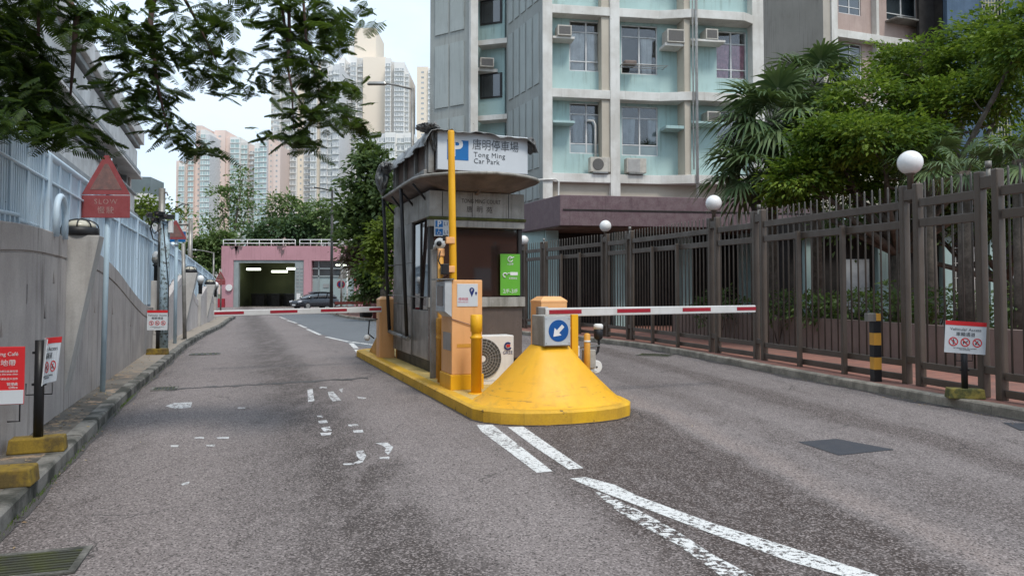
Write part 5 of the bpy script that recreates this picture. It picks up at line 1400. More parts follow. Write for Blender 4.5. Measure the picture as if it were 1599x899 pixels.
def wallholes(parent, x0, x1, z0, z1, y0, y1, holes, m, name='wall'):
    """wall with rectangular openings, built of pieces butted end to end"""
    xs = sorted({x0, x1} | {v for h in holes for v in h[:2]}); zs = sorted({z0, z1} | {v for h in holes for v in h[2:]})
    mb = MB()
    for i in range(len(xs) - 1):
        # merge cells vertically
        run = None
        for j in range(len(zs) - 1):
            cx_, cz_ = (xs[i] + xs[i + 1]) / 2, (zs[j] + zs[j + 1]) / 2
            solid = not any(h[0] < cx_ < h[1] and h[2] < cz_ < h[3] for h in holes)
            if solid: run = (run[0], zs[j + 1]) if run else (zs[j], zs[j + 1])
            if (not solid or j == len(zs) - 2) and run: mb.bx(xs[i], xs[i + 1], y0, y1, *run); run = None
    return mb.build(name, M[m], parent)
def window_ac(fc, x, z, y, w=.62, h=.42, d=.6, label='', m='ac_beige', group='window air conditioners on the mint block', rz=0):
    t_ = thing('window_air_conditioner', label, 'air conditioner', fc.w(x, y, z), fc.ang + rz, group)
    MB().bx(-w / 2, w / 2, -d, 0, 0, h).build('casing', M[m], t_, bevel=.012)
    g_ = MB().bx(-w / 2 + .05, w / 2 - .05, -d - .006, -d + .004, .05, h - .05).build('grille', M['ac_dark'], t_)
    for k in range(6): pass
    return t_

# ---- mint block -------------------------------------------------------------
A = Facade(848, 28.0, R(9.1))
ab = A.thing('mint_apartment_block', 'mint green apartment block with cream floor bands and curtained windows', 'building')
def ax(px, py=300, b=0): return A.at(px, py, b)[0]
def az(py, px=900, b=0): return A.at(px, py, b)[1]
zb = [az(270, 880), az(138, 880), az(6, 880)]            # tops of the floor bands
st = zb[1] - zb[0]; zb = [zb[0] + st * k for k in range(0, 7)]
bh = .34
xE = ax(1193, 100)
c1, c2, c3 = (0, ax(863)), (ax(954), ax(969)), (ax(1178), xE)
D = .55                                                        # depth of the bays behind the column faces
ztop = zb[-1] + st
for nm, (a, b) in (('column', c1), ('column', c2), ('column', c3)):
    MB().bx(a, b, 0, .7, zb[0] - 1.0, ztop).build(nm, M['cream'], ab, bevel=.01)
pipe_x = ax(1083)
finx = ax(1066)
M['mint_dark'] = M['mint']
L1, L2, L3 = az(193, 880, .1) - zb[0], az(203, 1050, .1) - zb[0], az(196, 1110, .1) - zb[0]
for k in range(0, 6):
    z0, z1 = zb[k], zb[k + 1] - bh
    # band slabs: straight in the first bay, stepping forward in the second
    MB().bx(c1[1], c2[0], .02, D + .6, z0 - bh, z0).build('floor_band', M['cream'], ab, bevel=.012)
    poly = [(c2[1], .02), (finx - .9, .02), (finx + .25, -.34), (c3[0] - .5, -.34), (c3[0], -.05), (c3[0], 1.1), (c2[1], 1.1)]
    MB().prism(poly, z0 - bh, z0).build('floor_band', M['cream'], ab, bevel=.012)
    # first bay
    A_w = (ax(889, 100, D), ax(942, 100, D))
    q0, q1 = z0 + (az(240, 900, .55) - zb[0]), z1 - .05
    wallholes(ab, c1[1], c2[0] - .32, z0, z1, D, D + .2, [(A_w[0], A_w[1], q0, q1)], 'mint')
    MB().bx(c2[0] - .32, c2[0] - .002, .1, D + .2, z0, z1).build('side_fin', M['beige_soffit'], ab)
    cur = 'curtain_white' if k == 1 else ('curtain' if k == 0 else None)
    window(A, ab, A_w[0], A_w[1], q0, q1, D + .08, curtain=cur, halves=((.03, .48), (.52, .97)) if k == 1 else ((.10, .44), (.56, .97)), lower='glass_pale' if k == 0 else None, trans=(.2, .78))
    MB().bx(c1[1] + .02, A_w[0] + .08, -.02, D, z0 + L1, z0 + L1 + .09).build('ac_ledge', M['cream'] if k else M['mint'], ab, bevel=.01)
    # second bay, left
    B_w = (ax(970, 100, D), ax(1027, 100, D)); fx0 = ax(1061, 100, .3)
    wallholes(ab, c2[1], fx0, z0, z1, D, D + .2, [(B_w[0], B_w[1], q0 - .02, q1 - .05)], 'mint')
    window(A, ab, B_w[0], B_w[1], q0 - .02, q1 - .05, D + .08, curtain={0: 'curtain', 1: 'curtain_white', 2: 'curtain'}.get(k), halves=((.03, .40), (.74, .97)) if k == 0 else ((.56, .88),), lower='glass_pale' if k == 0 else None, trans=(.22, .76))
    MB().bx(fx0, finx + .28, -.20, D + .2, z0, z1).build('side_fin', M['beige_soffit'], ab)
    MB().bx(B_w[1] + .06, fx0 - .0, -.15, D, z0 + L2, z0 + L2 + .12).build('ac_ledge', M['cream'] if k else M['mint'], ab, bevel=.01)
    # second bay, right
    Cw = (ax(1117, 100, D), ax(1165, 100, D)); r0 = finx + .28
    wallholes(ab, r0, c3[0], z0, z1, D * .8, D + .2, [(Cw[0], Cw[1], q0 - .05, q1 - .1)], 'mint')
    window(A, ab, Cw[0], Cw[1], q0 - .05, q1 - .1, D + .02, curtain={1: 'curtain_pink', 0: 'curtain'}.get(k), trans=(.2, .74), lower='glass_pale' if k == 0 else None)
    MB().bx(r0 + .02, Cw[0] + .10, -.18, D * .8, z0 + L3, z0 + L3 + .09).build('ac_ledge', M['cream'] if k else M['mint'], ab, bevel=.01)
MB().tube([(pipe_x, -.40, zb[0] - 1.0), (pipe_x, -.40, ztop)], .055, 10).build('drain_pipe', M['pipe'], ab)
MB().tube([(pipe_x - .13, -.36, zb[0] + .2), (pipe_x - .13, -.36, ztop)], .03, 8).build('drain_pipe', M['pipe'], ab)
x_ = ax(951, 200); MB().tube([(x_ - .42, .45, zb[0] + .2), (x_ - .42, .45, zb[0] + 2.0), (x_ - .5, .45, zb[0] + 2.15), (x_ - .75, .45, zb[0] + 2.15)], .045, 8).build('overflow_pipe', M['pipe'], ab)
x_ = c1[1]; MB().tube([(x_ - .9, -.02, zb[0] - .32), (x_ + .1, -.05, zb[0] - .25), (x_ + .22, -.05, zb[0] - .35), (x_ + .22, -.05, zb[0] - .9), (x_ + .10, -.05, zb[0] - 1.05), (x_ + .1, -.05, zb[0] - 1.6)], .035, 8).build('overflow_pipe', M['pipe'], ab)
# body behind the bays and the gable end
pts2 = [P(848, 0, 28.02), P(791, 0, 31.2), P(745, 0, 31.9), P(735, 0, 31.35), P(672, 0, 32.6)]
def loc(p): 
    dx, dy = p.x - A.o[0], p.y - A.o[1]; ca, sa = math.cos(A.ang), math.sin(A.ang); return (dx * ca + dy * sa, -dx * sa + dy * ca)
g0, g1, g2, g3, g4 = [loc(p) for p in pts2]
zg = zb[0] - 1.2
MB().bx(.3, xE - .3, D + .75, 4.5, 0, ztop).build('core', M['void'], ab)
def slab(a, b, z0, z1, m, nm, th=.35, push=0.0, bev=0):
    a, b = Vector(a), Vector(b); t2 = (b - a).normalized(); nn = Vector((-t2.y, t2.x))
    if nn.y < 0: nn = -nn
    poly = [tuple(a - nn * push), tuple(b - nn * push), tuple(b + nn * th), tuple(a + nn * th)]
    return MB().prism(poly, z0, z1).build(nm, M[m] if isinstance(m, str) else m, ab, bevel=bev)
slab(g1, (g0[0] - .01, g0[1]), zg, ztop, 'gable', 'gable_wall')
slab(g4, g3, zg - 3.8, ztop, 'gable', 'gable_wall')
for k in range(-1, 6):
    z0, z1 = (zb[k] if k >= 0 else zg) , zb[k + 1] - .0 if k >= 0 else zb[0]
    L0 = zb[k] if k >= 0 else zg
    # ribs on the gable faces
    for (a, b, n_, m_) in ((g1, g0, 5, .06), (g4, g3, 2, .12)):
        for i in range(n_):
            u0, u1 = m_ + (1 - 2 * m_) * i / n_ + .02, m_ + (1 - 2 * m_) * (i + 1) / n_ - .03
            A0 = Vector(a).lerp(Vector(b), u0); B0 = Vector(a).lerp(Vector(b), u1)
            slab(tuple(A0), tuple(B0), L0 + .25, L0 + st - .25 if k >= 0 else zb[0] - .3, 'gable_rib', 'gable_rib', th=.01, push=.045)
# fin and stair-window strip between the two gables
slab((g3[0] - .02, g3[1] - .25), (g3[0] + .30, g3[1] - .2), zg - 3.8, ztop, 'cream', 'gable_fin', th=1.2)
s0, s1 = (g3[0] + .30, g2[1] + .35), (g1[0], g1[1] + .55)
slab(s0, s1, zg - 3.8, ztop, 'mint', 'recess_wall')
for k in range(-1, 6):
    zz = P(760, 182, 31.6).z + st * (k)
    slab((s0[0], s0[1] - .75), (s1[0] + .0, s1[1] - .65), zz - .22, zz, 'cream', 'recess_band', th=.8, bev=.01)
    a = Vector(s0).lerp(Vector(s1), .18); b = Vector(s0).lerp(Vector(s1), .92); zc1 = zz + st - .35
    slab(tuple(a), tuple(b), zz + st * .27, zz + st * .60, 'dark', 'recess_window', th=.02, push=.06); slab(tuple(a.lerp(b, .08)), tuple(a.lerp(b, .92)), zz + st * .27 + .06, zz + st * .60 - .06, 'glass', 'recess_pane', th=.01, push=.075)
    slab((s0[0], s0[1] - .70), (s0[0] + .9, s0[1] - .63), zz + st * .605, zz + st * .605 + .14, 'cream', 'recess_ledge', th=.7)
a = Vector(s0).lerp(Vector(s1), .35); ww = A.w(a.x, a.y - .1, P(760, 182, 31.6).z + st * .605 + .15)
t_ = thing('window_air_conditioner', 'small window air conditioner in the narrow recess of the mint block gable', 'air conditioner', ww, A.ang, 'window air conditioners on the mint block'); MB().bx(-.3, .3, -.5, 0, 0, .4).build('casing', M['ac_beige'], t_, bevel=.01); MB().bx(-.25, .25, -.507, -.49, .05, .35).build('grille', M['ac_dark'], t_)
# ground storey: beam, purple canopy, walls and dark undercroft
MB().bx(c1[1], xE, .25, .8, zb[0] - 1.35, zb[0] - bh - .002).build('beam', M['beige_soffit'], ab)
cz0, cz1 = P(880, 352, 26.3).z, P(880, 304, 26.3).z
cx0, cx1 = -.35, xE + 1
cn = MB().prism([(cx0 - .35, 2.0), (cx0 + .62, -1.75), (cx1, -1.75), (cx1, 2.0)], cz0, cz1).build('canopy', M['purple'], ab, bevel=.02)
MB().bx(cx0 + .72, cx1, -1.775, -1.752, cz0 + (cz1 - cz0) * .50, cz0 + (cz1 - cz0) * .54).build('groove', M['void'], cn)
MB().prism([(cx0 - .2, 2.0), (cx0 + .62, -1.6), (cx1, -1.6), (cx1, 2.0)], cz0 - .03, cz0 - .002).build('soffit', M['soffit'], cn)
slab(tuple(Vector(g1) + Vector((-.6, .5))), (cx0 + .45, .3), 0.1, cz0 + .6, 'mint', 'ground_wall')
slab((cx0 + .47, .0), (cx0 + .95, 0), 0.1, cz0 - .04, 'mint', 'pillar', th=.5)
slab(tuple(Vector(g4)), tuple(Vector(g1) + Vector((-.6, .5))), 0.1, zg, 'mint', 'ground_wall')
MB().bx(cx0 + 1.2, xE + 8, 6.0, 6.3, 0.1, cz0).build('undercroft_wall', M['void'], ab)
for x in (2.9, 5.6, 8.2, 10.5, 12.5): MB().bx(x, x + .45, .2, .75, .1, cz0 - .04 if x < xE + .8 else zb[0] - 1.2).build('pillar', M['mint'], ab, bevel=.02)
MB().bx(xE - .3, xE + 8.5, .8, 1.1, cz1, zb[0] + .2).build('beam', M['beige_soffit'], ab)
# air conditioners of the mint block
qy = -.05
def led(k, n): return zb[k] + (L1 + .095, L2 + .125, L3 + .095)[n]
window_ac(A, ax(880, 50, .1), led(1, 0), .38, .55, .40, .5, 'window air conditioner beside the white curtained window, upper left bay')
window_ac(A, ax(1051, 50, .1), led(1, 1), .38, .72, .52, .6, 'large boxed air conditioner on the central ledge, upper floor')
window_ac(A, ax(1107, 50, .1), led(1, 2), .38, .52, .42, .58, 'blue faced window air conditioner beside the pink curtains')
window_ac(A, ax(1110, 180, .1), led(0, 2), .38, .55, .40, .58, 'window air conditioner behind the palm tips on the lower floor')
for px, lb, rz in ((935, 'outdoor unit with a round fan under the lower left window of the mint block', 0), (991, 'outdoor unit with a square grey grille just right of the cream column', 0)):
    x, z = A.at(px, 270, .2); t_ = thing('outdoor_unit', lb, 'air conditioner', A.w(x, .12, zb[0] + .02), A.ang, None)
    MB().bx(-.40, .40, -.17, .17, .05, .62).build('casing', M['ac_beige'], t_, bevel=.015); 
    if px < 950: MB().lathe([(.22, -.19), (.225, -.172)], (-.09, 0, .34), 24, axis='y').build('fan', M['ac_dark'], t_)
    else: MB().bx(-.34, .14, -.185, -.172, .08, .58).build('grille', M['grille'], t_)
    MB().bx(-.3, .3, -.2, .2, 0, .049).build('foot', M['steel'], t_)
# laundry rack
t_ = thing('drying_rack', 'thin metal drying rack outside the upper middle window of the mint block', 'rack', A.w(ax(1000), D - .05, zb[1] + 1.05), A.ang)
for dy in (-.1, -.35, -.55): MB().tube([(-.75, dy, 0), (1.15, dy, 0)], .014, 5).build('rail', M['steel_dull'], t_)
for dx in (-.7, 1.1): MB().tube([(dx, 0, -.0), (dx, -.57, 0)], .014, 5).build('bracket', M['steel_dull'], t_)
MB().bx(-.6, -.1, -.5, -.15, .01, .18).build('folded_cloth', M['soffit'], t_, bevel=.04)

# ---- pink block ---------------------------------------------------------------
B = Facade(1304, 33.0, R(20))
pb_ = B.thing('pink_apartment_block', 'pinkish apartment block with a ribbed brown gable behind the trees', 'building')
def bxx(px, py=60, b=0): return B.at(px, py, b)[0]
stp = 3.15; zB0 = B.at(1350, 52)[1]; xw1 = bxx(1461)
zs_ = [zB0 + stp * k for k in range(-3, 6)]
MB().bx(0, .35, -.05, .9, 0, zs_[-1]).build('column', M['cream'], pb_, bevel=.01); MB().bx(xw1 - .35, xw1, -.05, .9, 0, zs_[-1]).build('column', M['cream'], pb_, bevel=.01)
MB().bx(.36, xw1, 1.6, 10, 0, zs_[-1]).build('core', M['void'], pb_)
for k in range(len(zs_) - 1):
    z0, z1 = zs_[k], zs_[k + 1] - .35
    MB().bx(.35, xw1 - .35, -.02, 1.0, z0 - .35, z0).build('floor_band', M['cream'], pb_, bevel=.01)
    w1 = (bxx(1310, 60, .4), bxx(1345, 60, .4)); w2 = (bxx(1385, 60, .4), bxx(1432, 60, .4)); d_ = .4
    wallholes(pb_, .35, xw1 - .35, z0, z1, d_, d_ + .2, [(w1[0], w1[1], z0 + .95, z1 - .05), (w2[0], w2[1], z0 + 1.0, z1 - .05)], 'pinkish')
    window(B, pb_, w1[0], w1[1], z0 + .95, z1 - .05, d_ + .08); window(B, pb_, w2[0], w2[1], z0 + 1.0, z1 - .05, d_ + .08)
    MB().bx(bxx(1372) , bxx(1376), .1, d_, z0, z1).build('rib', M['cream'], pb_)
    MB().bx(w2[0] - .1, w2[1] + .35, -.3, d_, z0 + .85, z0 + .92).build('ledge', M['steel_dull'], pb_)
gp0, gp1 = P(1304, 0, 33.05), P(1197, 0, 37.2)
q0 = Vector((0, .02)); dx, dy = gp1.x - B.o[0], gp1.y - B.o[1]; ca, sa = math.cos(B.ang), math.sin(B.ang); q1 = Vector((dx * ca + dy * sa, -dx * sa + dy * ca))
t2 = (q0 - q1).normalized(); nn = Vector((-t2.y, t2.x)); nn = nn if nn.y > 0 else -nn
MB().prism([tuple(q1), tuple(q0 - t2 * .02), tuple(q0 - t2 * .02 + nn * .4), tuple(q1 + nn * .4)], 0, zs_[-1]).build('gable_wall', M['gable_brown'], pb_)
for k in range(len(zs_) - 1):
    for i in range(6):
        a = q1.lerp(q0, .30 + i * .11); b = q1.lerp(q0, .30 + i * .11 + .012)
        MB().prism([tuple(a - nn * .05), tuple(b - nn * .05), tuple(b), tuple(a)], zs_[k] + .1, zs_[k] + stp - .5).build('groove', M['gable_rib'], pb_)
    a = q1.lerp(q0, .30); b = q1.lerp(q0, .97)
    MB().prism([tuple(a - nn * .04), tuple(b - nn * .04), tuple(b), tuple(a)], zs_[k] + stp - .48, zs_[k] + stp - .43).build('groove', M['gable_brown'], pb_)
# pipes on the gable
MB().tube([(q1.x + .3, q1.y - .2, 3), (q1.x + .3, q1.y - .2, zs_[-1])], .05, 8).build('drain_pipe', M['pipe'], pb_)

# ---- blue-grey block ------------------------------------------------------------
C = Facade(1463, 33.5, R(4))
cb = C.thing('blue_apartment_block', 'dark blue grey apartment block with pale window grilles at the right edge', 'building')
def cxx(px, py=200, b=0): return C.at(px, py, b)[0]
xr = cxx(1599) + 7
wins = []
for (a, b, y0, y1) in ((1530, 1566, -62, 28), (1541, 1577, 150, 242), (1530, 1566, 350, 430), (1640, 1680, 150, 242)):
    x0, z1 = C.at(a, y0); x1, z0 = C.at(b, y1); wins.append((x0, x1, z0, z1))
wallholes(cb, cxx(1482), xr, 0, 24, 0, .25, wins, 'bluegrey')
MB().bx(0, cxx(1482), .9, 1.1, 0, 24).build('recess_wall', M['void'], cb); MB().bx(cxx(1480), cxx(1486), -.12, 0, 0, 24).build('drain_pipe', M['bluegrey'], cb)
MB().bx(cxx(1482), xr, .3, 9, 0, 24).build('core', M['void'], cb)
for x0, x1, z0, z1 in wins:
    fo = MB().bx(x0, x1, .2, .22, z0, z1).build('window', M['glass'], cb)
    g_ = MB(); n = 7
    for i in range(n + 1): x = x0 + (x1 - x0) * i / n; g_.bx(x - .014, x + .014, -.10, -.07, z0 - .05, z1 + .05)
    for i in range(5): z = z0 + (z1 - z0) * i / 4; g_.bx(x0 - .02, x1 + .02, -.07, -.045, z - .02, z + .02)
    g_.build('grille', M['grille_yellow'], fo)
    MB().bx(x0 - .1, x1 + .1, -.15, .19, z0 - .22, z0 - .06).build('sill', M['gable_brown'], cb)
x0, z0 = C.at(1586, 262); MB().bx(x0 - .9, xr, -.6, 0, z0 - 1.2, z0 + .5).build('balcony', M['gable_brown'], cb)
# low dark hall under the trees, joining the blocks
t_ = thing('garden_hall', 'low dark hall with mint pillars and pale doors seen through the fence', 'building', (13.5, 25, 0), R(-4))
MB().bx(-4, 14, 0, 6, .1, 3.4).build('wall', M['void'], t_); MB().bx(-4.2, 14.2, -.5, 6.2, 3.4, 3.9).build('roof', M['void'], t_)
for x in (-3.6, -1.2, .9, 2.4, 4.6, 6.8): MB().bx(x, x + .35, -.3, -.01, .1, 3.39).build('pillar', M['mint'], t_)
for x in (-2.2, 3.2): MB().bx(x, x + .8, -.06, -.005, .8, 2.6).build('door', M['curtain'], t_)
g_ = MB()
for i in range(7): g_.bx(1.2 + i * .2, 1.22 + i * .2, -.08, -.05, .9, 3.0)
for i in range(5): g_.bx(1.2, 2.42, -.05, -.03, .95 + i * .5, .97 + i * .5)
g_.build('grille', M['pipe'], t_)

# ================================================================ pink garage at the end of the lane
M['pink'] = surf('pink_render', (0.50, 0.27, 0.30), .8, (0.42, 0.225, 0.25), .6, .5, streak=.35, scol=(.20, .11, .12), grain=.1, bump=.05)
M['garage_in'] = surf('garage_green_wall', (0.09, 0.10, 0.05), .8, (.06, .07, .04), .6, .5)
M['garage_door'] = surf('garage_grey', (0.30, 0.34, 0.34), .6, (.22, .25, .25), .5, 1)
M['panel_mint'] = surf('panel_grey_green', (0.32, 0.39, 0.39), .6, (.26, .32, .32), .5, .8)
YG = 68.0
Gf = Facade(345, YG, 0.0)
gx = lambda px: Gf.at(px, 440)[0]
gz = lambda py: Gf.at(420, py)[1]
gb = Gf.thing('pink_garage', 'low pink building with an open lit vehicle bay and a white roof railing', 'building')
zr = gz(384); X1 = gx(602); zo = gz(406)
o1, o2, o3, o4 = gx(364), gx(474), gx(486), gx(553)
op = [(o1, o2, 0, zo), (o3, o4, 0, zo - .05)]
wallholes(gb, 0, X1, 0, zr, 0, .7, op, 'pink')
MB().bx(0, .5, .7, 14, 0, zr).build('wall', M['pink'], gb); MB().bx(X1 - .5, X1, .7, 14, 0, zr).build('wall', M['pink'], gb)
MB().bx(.5, X1 - .5, 13.5, 14, 0, zr).build('back_wall', M['garage_in'], gb); MB().bx(.3, X1 - .3, .7, 14, zr - .5, zr - .02).build('roof', M['garage_in'], gb)
MB().bx(.5, .6, .7, 13.5, 0, zr - .5).build('inner_wall', M['garage_in'], gb); MB().bx(o2 + .2, o2 + .5, .7, 13.5, 0, zr - .5).build('inner_wall', M['garage_in'], gb); MB().bx(.6, o2 + .2, 6.8, 7.0, .0, zr - .5).build('inner_wall', M['garage_in'], gb)
MB().bx(o1, o1 + .45, .1, .5, 0, zo).build('door_jamb', M['garage_door'], gb); MB().bx(o1 + .45, o2, .1, .5, zo - .25, zo).build('door_head', M['garage_door'], gb)
jb = MB(); 
sh0 = gx(460)
jb.bx(sh0, o2, .1, .3, 0, zo - .25); jb.build('door_jamb', M['garage_door'], gb)
hb = MB()
for i in range(9):
    for j in range(2): hb.bx(sh0 + .12 + j * .38, sh0 + .36 + j * .38, .06, .098, zo - .6 - i * .33 - .2, zo - .6 - i * .33)
hb.build('vent_block', M['pod_grey'], gb)
tube_m = emit('tube_light', (.92, 1.0, .80), 3.2)
for (a, b, y, py) in ((367, 385, 3.0, 416.5), (398, 420, 4.8, 419.5), (436, 458, 2.4, 416.0)):
    x0, x1 = gx(a), gx(b); mb_ = MB().bx(x0 - .05, x1 + .1, y, y + .5, gz(py) - .22, gz(py) - .06 + .02); tag(mb_.build('tube_light', tube_m, gb), kind=None)
t_ = None
for i, px in enumerate((372, 385, 397, 411, 423, 436, 449)):
    t_ = thing('wheeled_bin', 'dark wheeled bin in the lit garage bay, ' + ('leftmost', 'second from the left', 'third from the left', 'middle one', 'third from the right', 'second from the right', 'rightmost')[i], 'bin', Gf.w(gx(px), 5 - (i % 2), 0), 0, 'dark wheeled bins in the garage bay')
    MB().box((0, 0, .55), (.75, .8, 1.1), taper=1.12).build('body', M['void'], t_, bevel=.04); MB().box((0, -.02, 1.17), (.9, .95, .1)).build('lid', M['black'], t_, bevel=.03)
# right part: glazed panels
MB().bx(o3, o4, .45, .55, 0, gz(430)).build('panel', M['panel_mint'], gb); gg = MB().bx(o3, o4, .48, .54, gz(430), zo - .05).build('glazing', M['glass'], gb)
for px in (496, 515, 534): MB().bx(gx(px) - .06, gx(px) + .06, .36, .44, 0 if px != 515 else gz(430), zo - .06).build('mullion', M['garage_door'], gg)
MB().bx(o3, o4, .36, .46, gz(419) - .06, gz(419) + .06).build('transom', M['garage_door'], gg); MB().bx(o3, o4, .36, .44, gz(431) - .06, gz(431) + .06).build('transom', M['garage_door'], gg)
MB().bx(gx(523), gx(540), .30, .34, gz(413.5) - .05, gz(413.5) + .05).build('tube_light', tube_m, gb)
MB().bx(gx(503), gx(512), .40, .44, gz(449), gz(443)).build('notice', M['pod_grey'], gb); MB().bx(gx(560), gx(568), -.05, -.005, gz(460), gz(454)).build('notice', M['white'], gb); MB().bx(gx(463), gx(469), .03, .06, gz(470), gz(458)).build('notice', M['white'], gb)
MB().bx(gx(338), gx(358), -1.2, -.9, 0, .8).build('plinth', M['stripe'], gb)
dl = MB().lathe([(.3, -.2), (.3, -.01)], (gx(358.5), 0, gz(449)), 20, axis='y'); dl.build('convex_mirror', M['white'], gb)
# roof railing
rl_ = thing('roof_railing', 'white tubular railing along the pink building roof', 'railing', Gf.w(0, .3, zr), 0)
hr = gz(374) - zr
for a, b in ((346, 459), (466, 602)):
    x0, x1 = gx(a), gx(b)
    for z in (hr, hr * .45): MB().tube([(x0, 0, z), (x1, 0, z)], .045, 6).build('rail', M['white'], rl_)
    n = int((x1 - x0) / 1.0) 
    for i in range(n + 1): MB().tube([(x0 + (x1 - x0) * i / n, 0, 0), (x0 + (x1 - x0) * i / n, 0, hr)], .04, 6).build('post', M['white'], rl_)

# ---- parked car
def car(label, c, rz):
    t_ = thing('parked_car', label, 'car', c, rz)
    # profile along x (front at -x), three-quarter people carrier
    def loft(sec, m, nm, par, bev=.0):
        mb = MB(); k = len(sec[0])
        for s_ in sec: mb.v += s_
        for j in range(len(sec) - 1):
            for i in range(k): mb.face((j * k + i, j * k + (i + 1) % k, (j + 1) * k + (i + 1) % k, (j + 1) * k + i), 0, True)
        mb.face(range(k)); mb.face([(len(sec) - 1) * k + i for i in range(k)][::-1])
        me = mb.mesh(nm); bm = bmesh.new(); bm.from_mesh(me); bmesh.ops.recalc_face_normals(bm, faces=bm.faces); bm.to_mesh(me); bm.free(); me.materials.append(m)
        o = link(nm, me, par); s_ = o.modifiers.new('sub', 'SUBSURF'); s_.levels = s_.render_levels = 1; return o
    def sect(x, w, zlo, zhi, sh=.12):
        return [(x, -w + .04, zlo), (x, w - .04, zlo), (x, w, zlo + .15), (x, w, zhi - sh), (x, w - .10, zhi), (x, -w + .10, zhi), (x, -w, zhi - sh), (x, -w, zlo + .15)]
    loft([sect(-2.25, .70, .35, .72), sect(-2.15, .84, .22, .86), (sect(-1.3, .88, .2, .98)), sect(-.9, .89, .2, 1.02), sect(.9, .89, .2, 1.04), sect(2.0, .87, .22, 1.02), sect(2.28, .80, .32, .92)], M['car'], 'body', t_)
    gh = loft([sect(-1.45, .70, .92, 1.0, .03), sect(-.70, .70, .95, 1.44), sect(0, .70, .95, 1.55), sect(1.2, .69, .95, 1.52), sect(1.95, .64, .95, 1.34), sect(2.2, .62, .93, .99, .03)], M['glass'], 'greenhouse', t_)
    loft([sect(-.62, .60, 1.43, 1.475, .01), sect(0, .60, 1.54, 1.575, .01), sect(1.2, .59, 1.51, 1.55, .01), sect(1.85, .55, 1.36, 1.40, .01)], M['car'], 'roof', t_)
    for x in (-.15, .85):
        for s_ in (-1, 1): MB().box((x, s_ * .72, 1.22), (.07, .05, .5), ry=R(6)).build('pillar', M['car'], t_)
    for x in (-1.4, 1.35):
        for s_ in (-1, 1):
            wv = MB().lathe([(.33, -.10), (.345, -.06), (.345, .06), (.33, .10)], (x, s_ * .80, .34), 20, axis='y').build('wheel', M['black'], t_)
            MB().lathe([(.21, -.105), (.21, .105)], (x, s_ * .805, .34), 12, axis='y').build('rim', M['steel'], wv)
    for s_ in (-1, 1):
        MB().box((-2.12, s_ * .66, .72), (.28, .32, .15), ry=R(-18)).build('headlight', M['lamp_glass'], t_, bevel=.04); MB().box((-.95, s_ * .98, 1.03), (.14, .16, .11)).build('mirror', M['car'], t_, bevel=.03)
    MB().box((-2.285, 0, .50), (.03, 1.0, .16)).build('grille', M['black'], t_); MB().box((-2.31, 0, .42), (.02, .5, .11)).build('number_plate', M['white'], t_)
M['car'] = surf('car_paint', (0.03, 0.035, 0.045), .25, grain=.02, bump=0, spec=.8, metal=.3); M['lamp_glass'] = surf('headlamp', (.6, .62, .65), .1, grain=.02, bump=0)
cc = P(492, 480, 61); car('black people carrier parked nose out in front of the pink building', (cc.x, cc.y, 0), R(50)); bpy.data.objects['parked_car'].scale = (.88, .88, .88)

# poles and signs near the garage
def lamp(label, px, Y, pytop, arm=0, armlen=1.6, r=.08, name='street_lamp', m='steel_dull', double=False):
    b = P(px, 453, Y); zt = P(px, pytop, Y).z
    t_ = thing(name, label, 'street lamp', (b.x, b.y, 0))
    MB().tube([(0, 0, 0), (0, 0, zt * .35), (0, 0, zt)], [r * 1.3, r, r * .75], 10).build('pole', M[m], t_)
    if arm:
        MB().tube([(0, 0, zt - .05), (arm * armlen * .55, 0, zt + .12), (arm * armlen, 0, zt + .2)], r * .5, 8).build('arm', M[m], t_)
        hd = MB().box((arm * (armlen + .32), 0, zt + .2), (.8, .26, .12), taper=.8).build('lamp_head', M['steel'], t_, bevel=.03)
    return t_
lamp('tall grey street lamp with an arm over the booth roof', 643, 30, 138, -1, (P(643, 0, 30).x - P(588, 0, 30).x) - .3)
lamp('dark pole with a short arm rising in front of the parked car', 517.5, 56, 297, -1, (P(517, 0, 56).x - P(488, 0, 56).x), .11, m='dark')
lamp('plain grey pole to the right of the dark arm pole', 533, 54, 376, 0, 0, .07)
lamp('small far street lamp behind the left railing', 333, 58, 394, -1, 1.4, .07)
for px, Y, lb, kd in ((533.5, 54.3, 'round no waiting sign on the plain grey pole', 'round'), (543, 56, 'grey diamond backed sign on a white post by the pink building', 'tri'), (558, 55, 'small red topped sign on a thin post beside the pink wall', 'sq')):
    b = P(px, 453, Y); t_ = thing('road_sign', lb, 'sign', (b.x, b.y - .2, 0))
    if kd == 'round':
        z = P(px, 444, Y).z; MB().tube([(0, 0, 0), (0, 0, z)], .05, 8).build('post', M['white'], t_); MB().lathe([(.30, -.06), (.30, -.03)], (0, 0, z), 20, axis='y').build('disc', M['stripe'], t_); MB().lathe([(.21, -.068), (.21, -.061)], (0, 0, z), 20, axis='y').build('centre', M['ink_navy'], t_)
    if kd == 'tri':
        z = P(px, 430, Y).z; MB().tube([(0, 0, 0), (0, 0, z + .6)], .06, 8).build('post', M['white'], t_); MB().extr([(-.75, -.25), (.7, -.25), (.05, .95)], (0, .08, z), (1, 0, 0), (0, 0, 1), (0, 1, 0), .03).build('plate', M['steel_dull'], t_)
    if kd == 'sq':
        z = P(px, 436, Y).z; MB().tube([(0, 0, 0), (0, 0, z)], .04, 8).build('post', M['dark'], t_); MB().box((0, -.06, z), (.42, .03, .42)).build('plate', M['stripe'], t_)
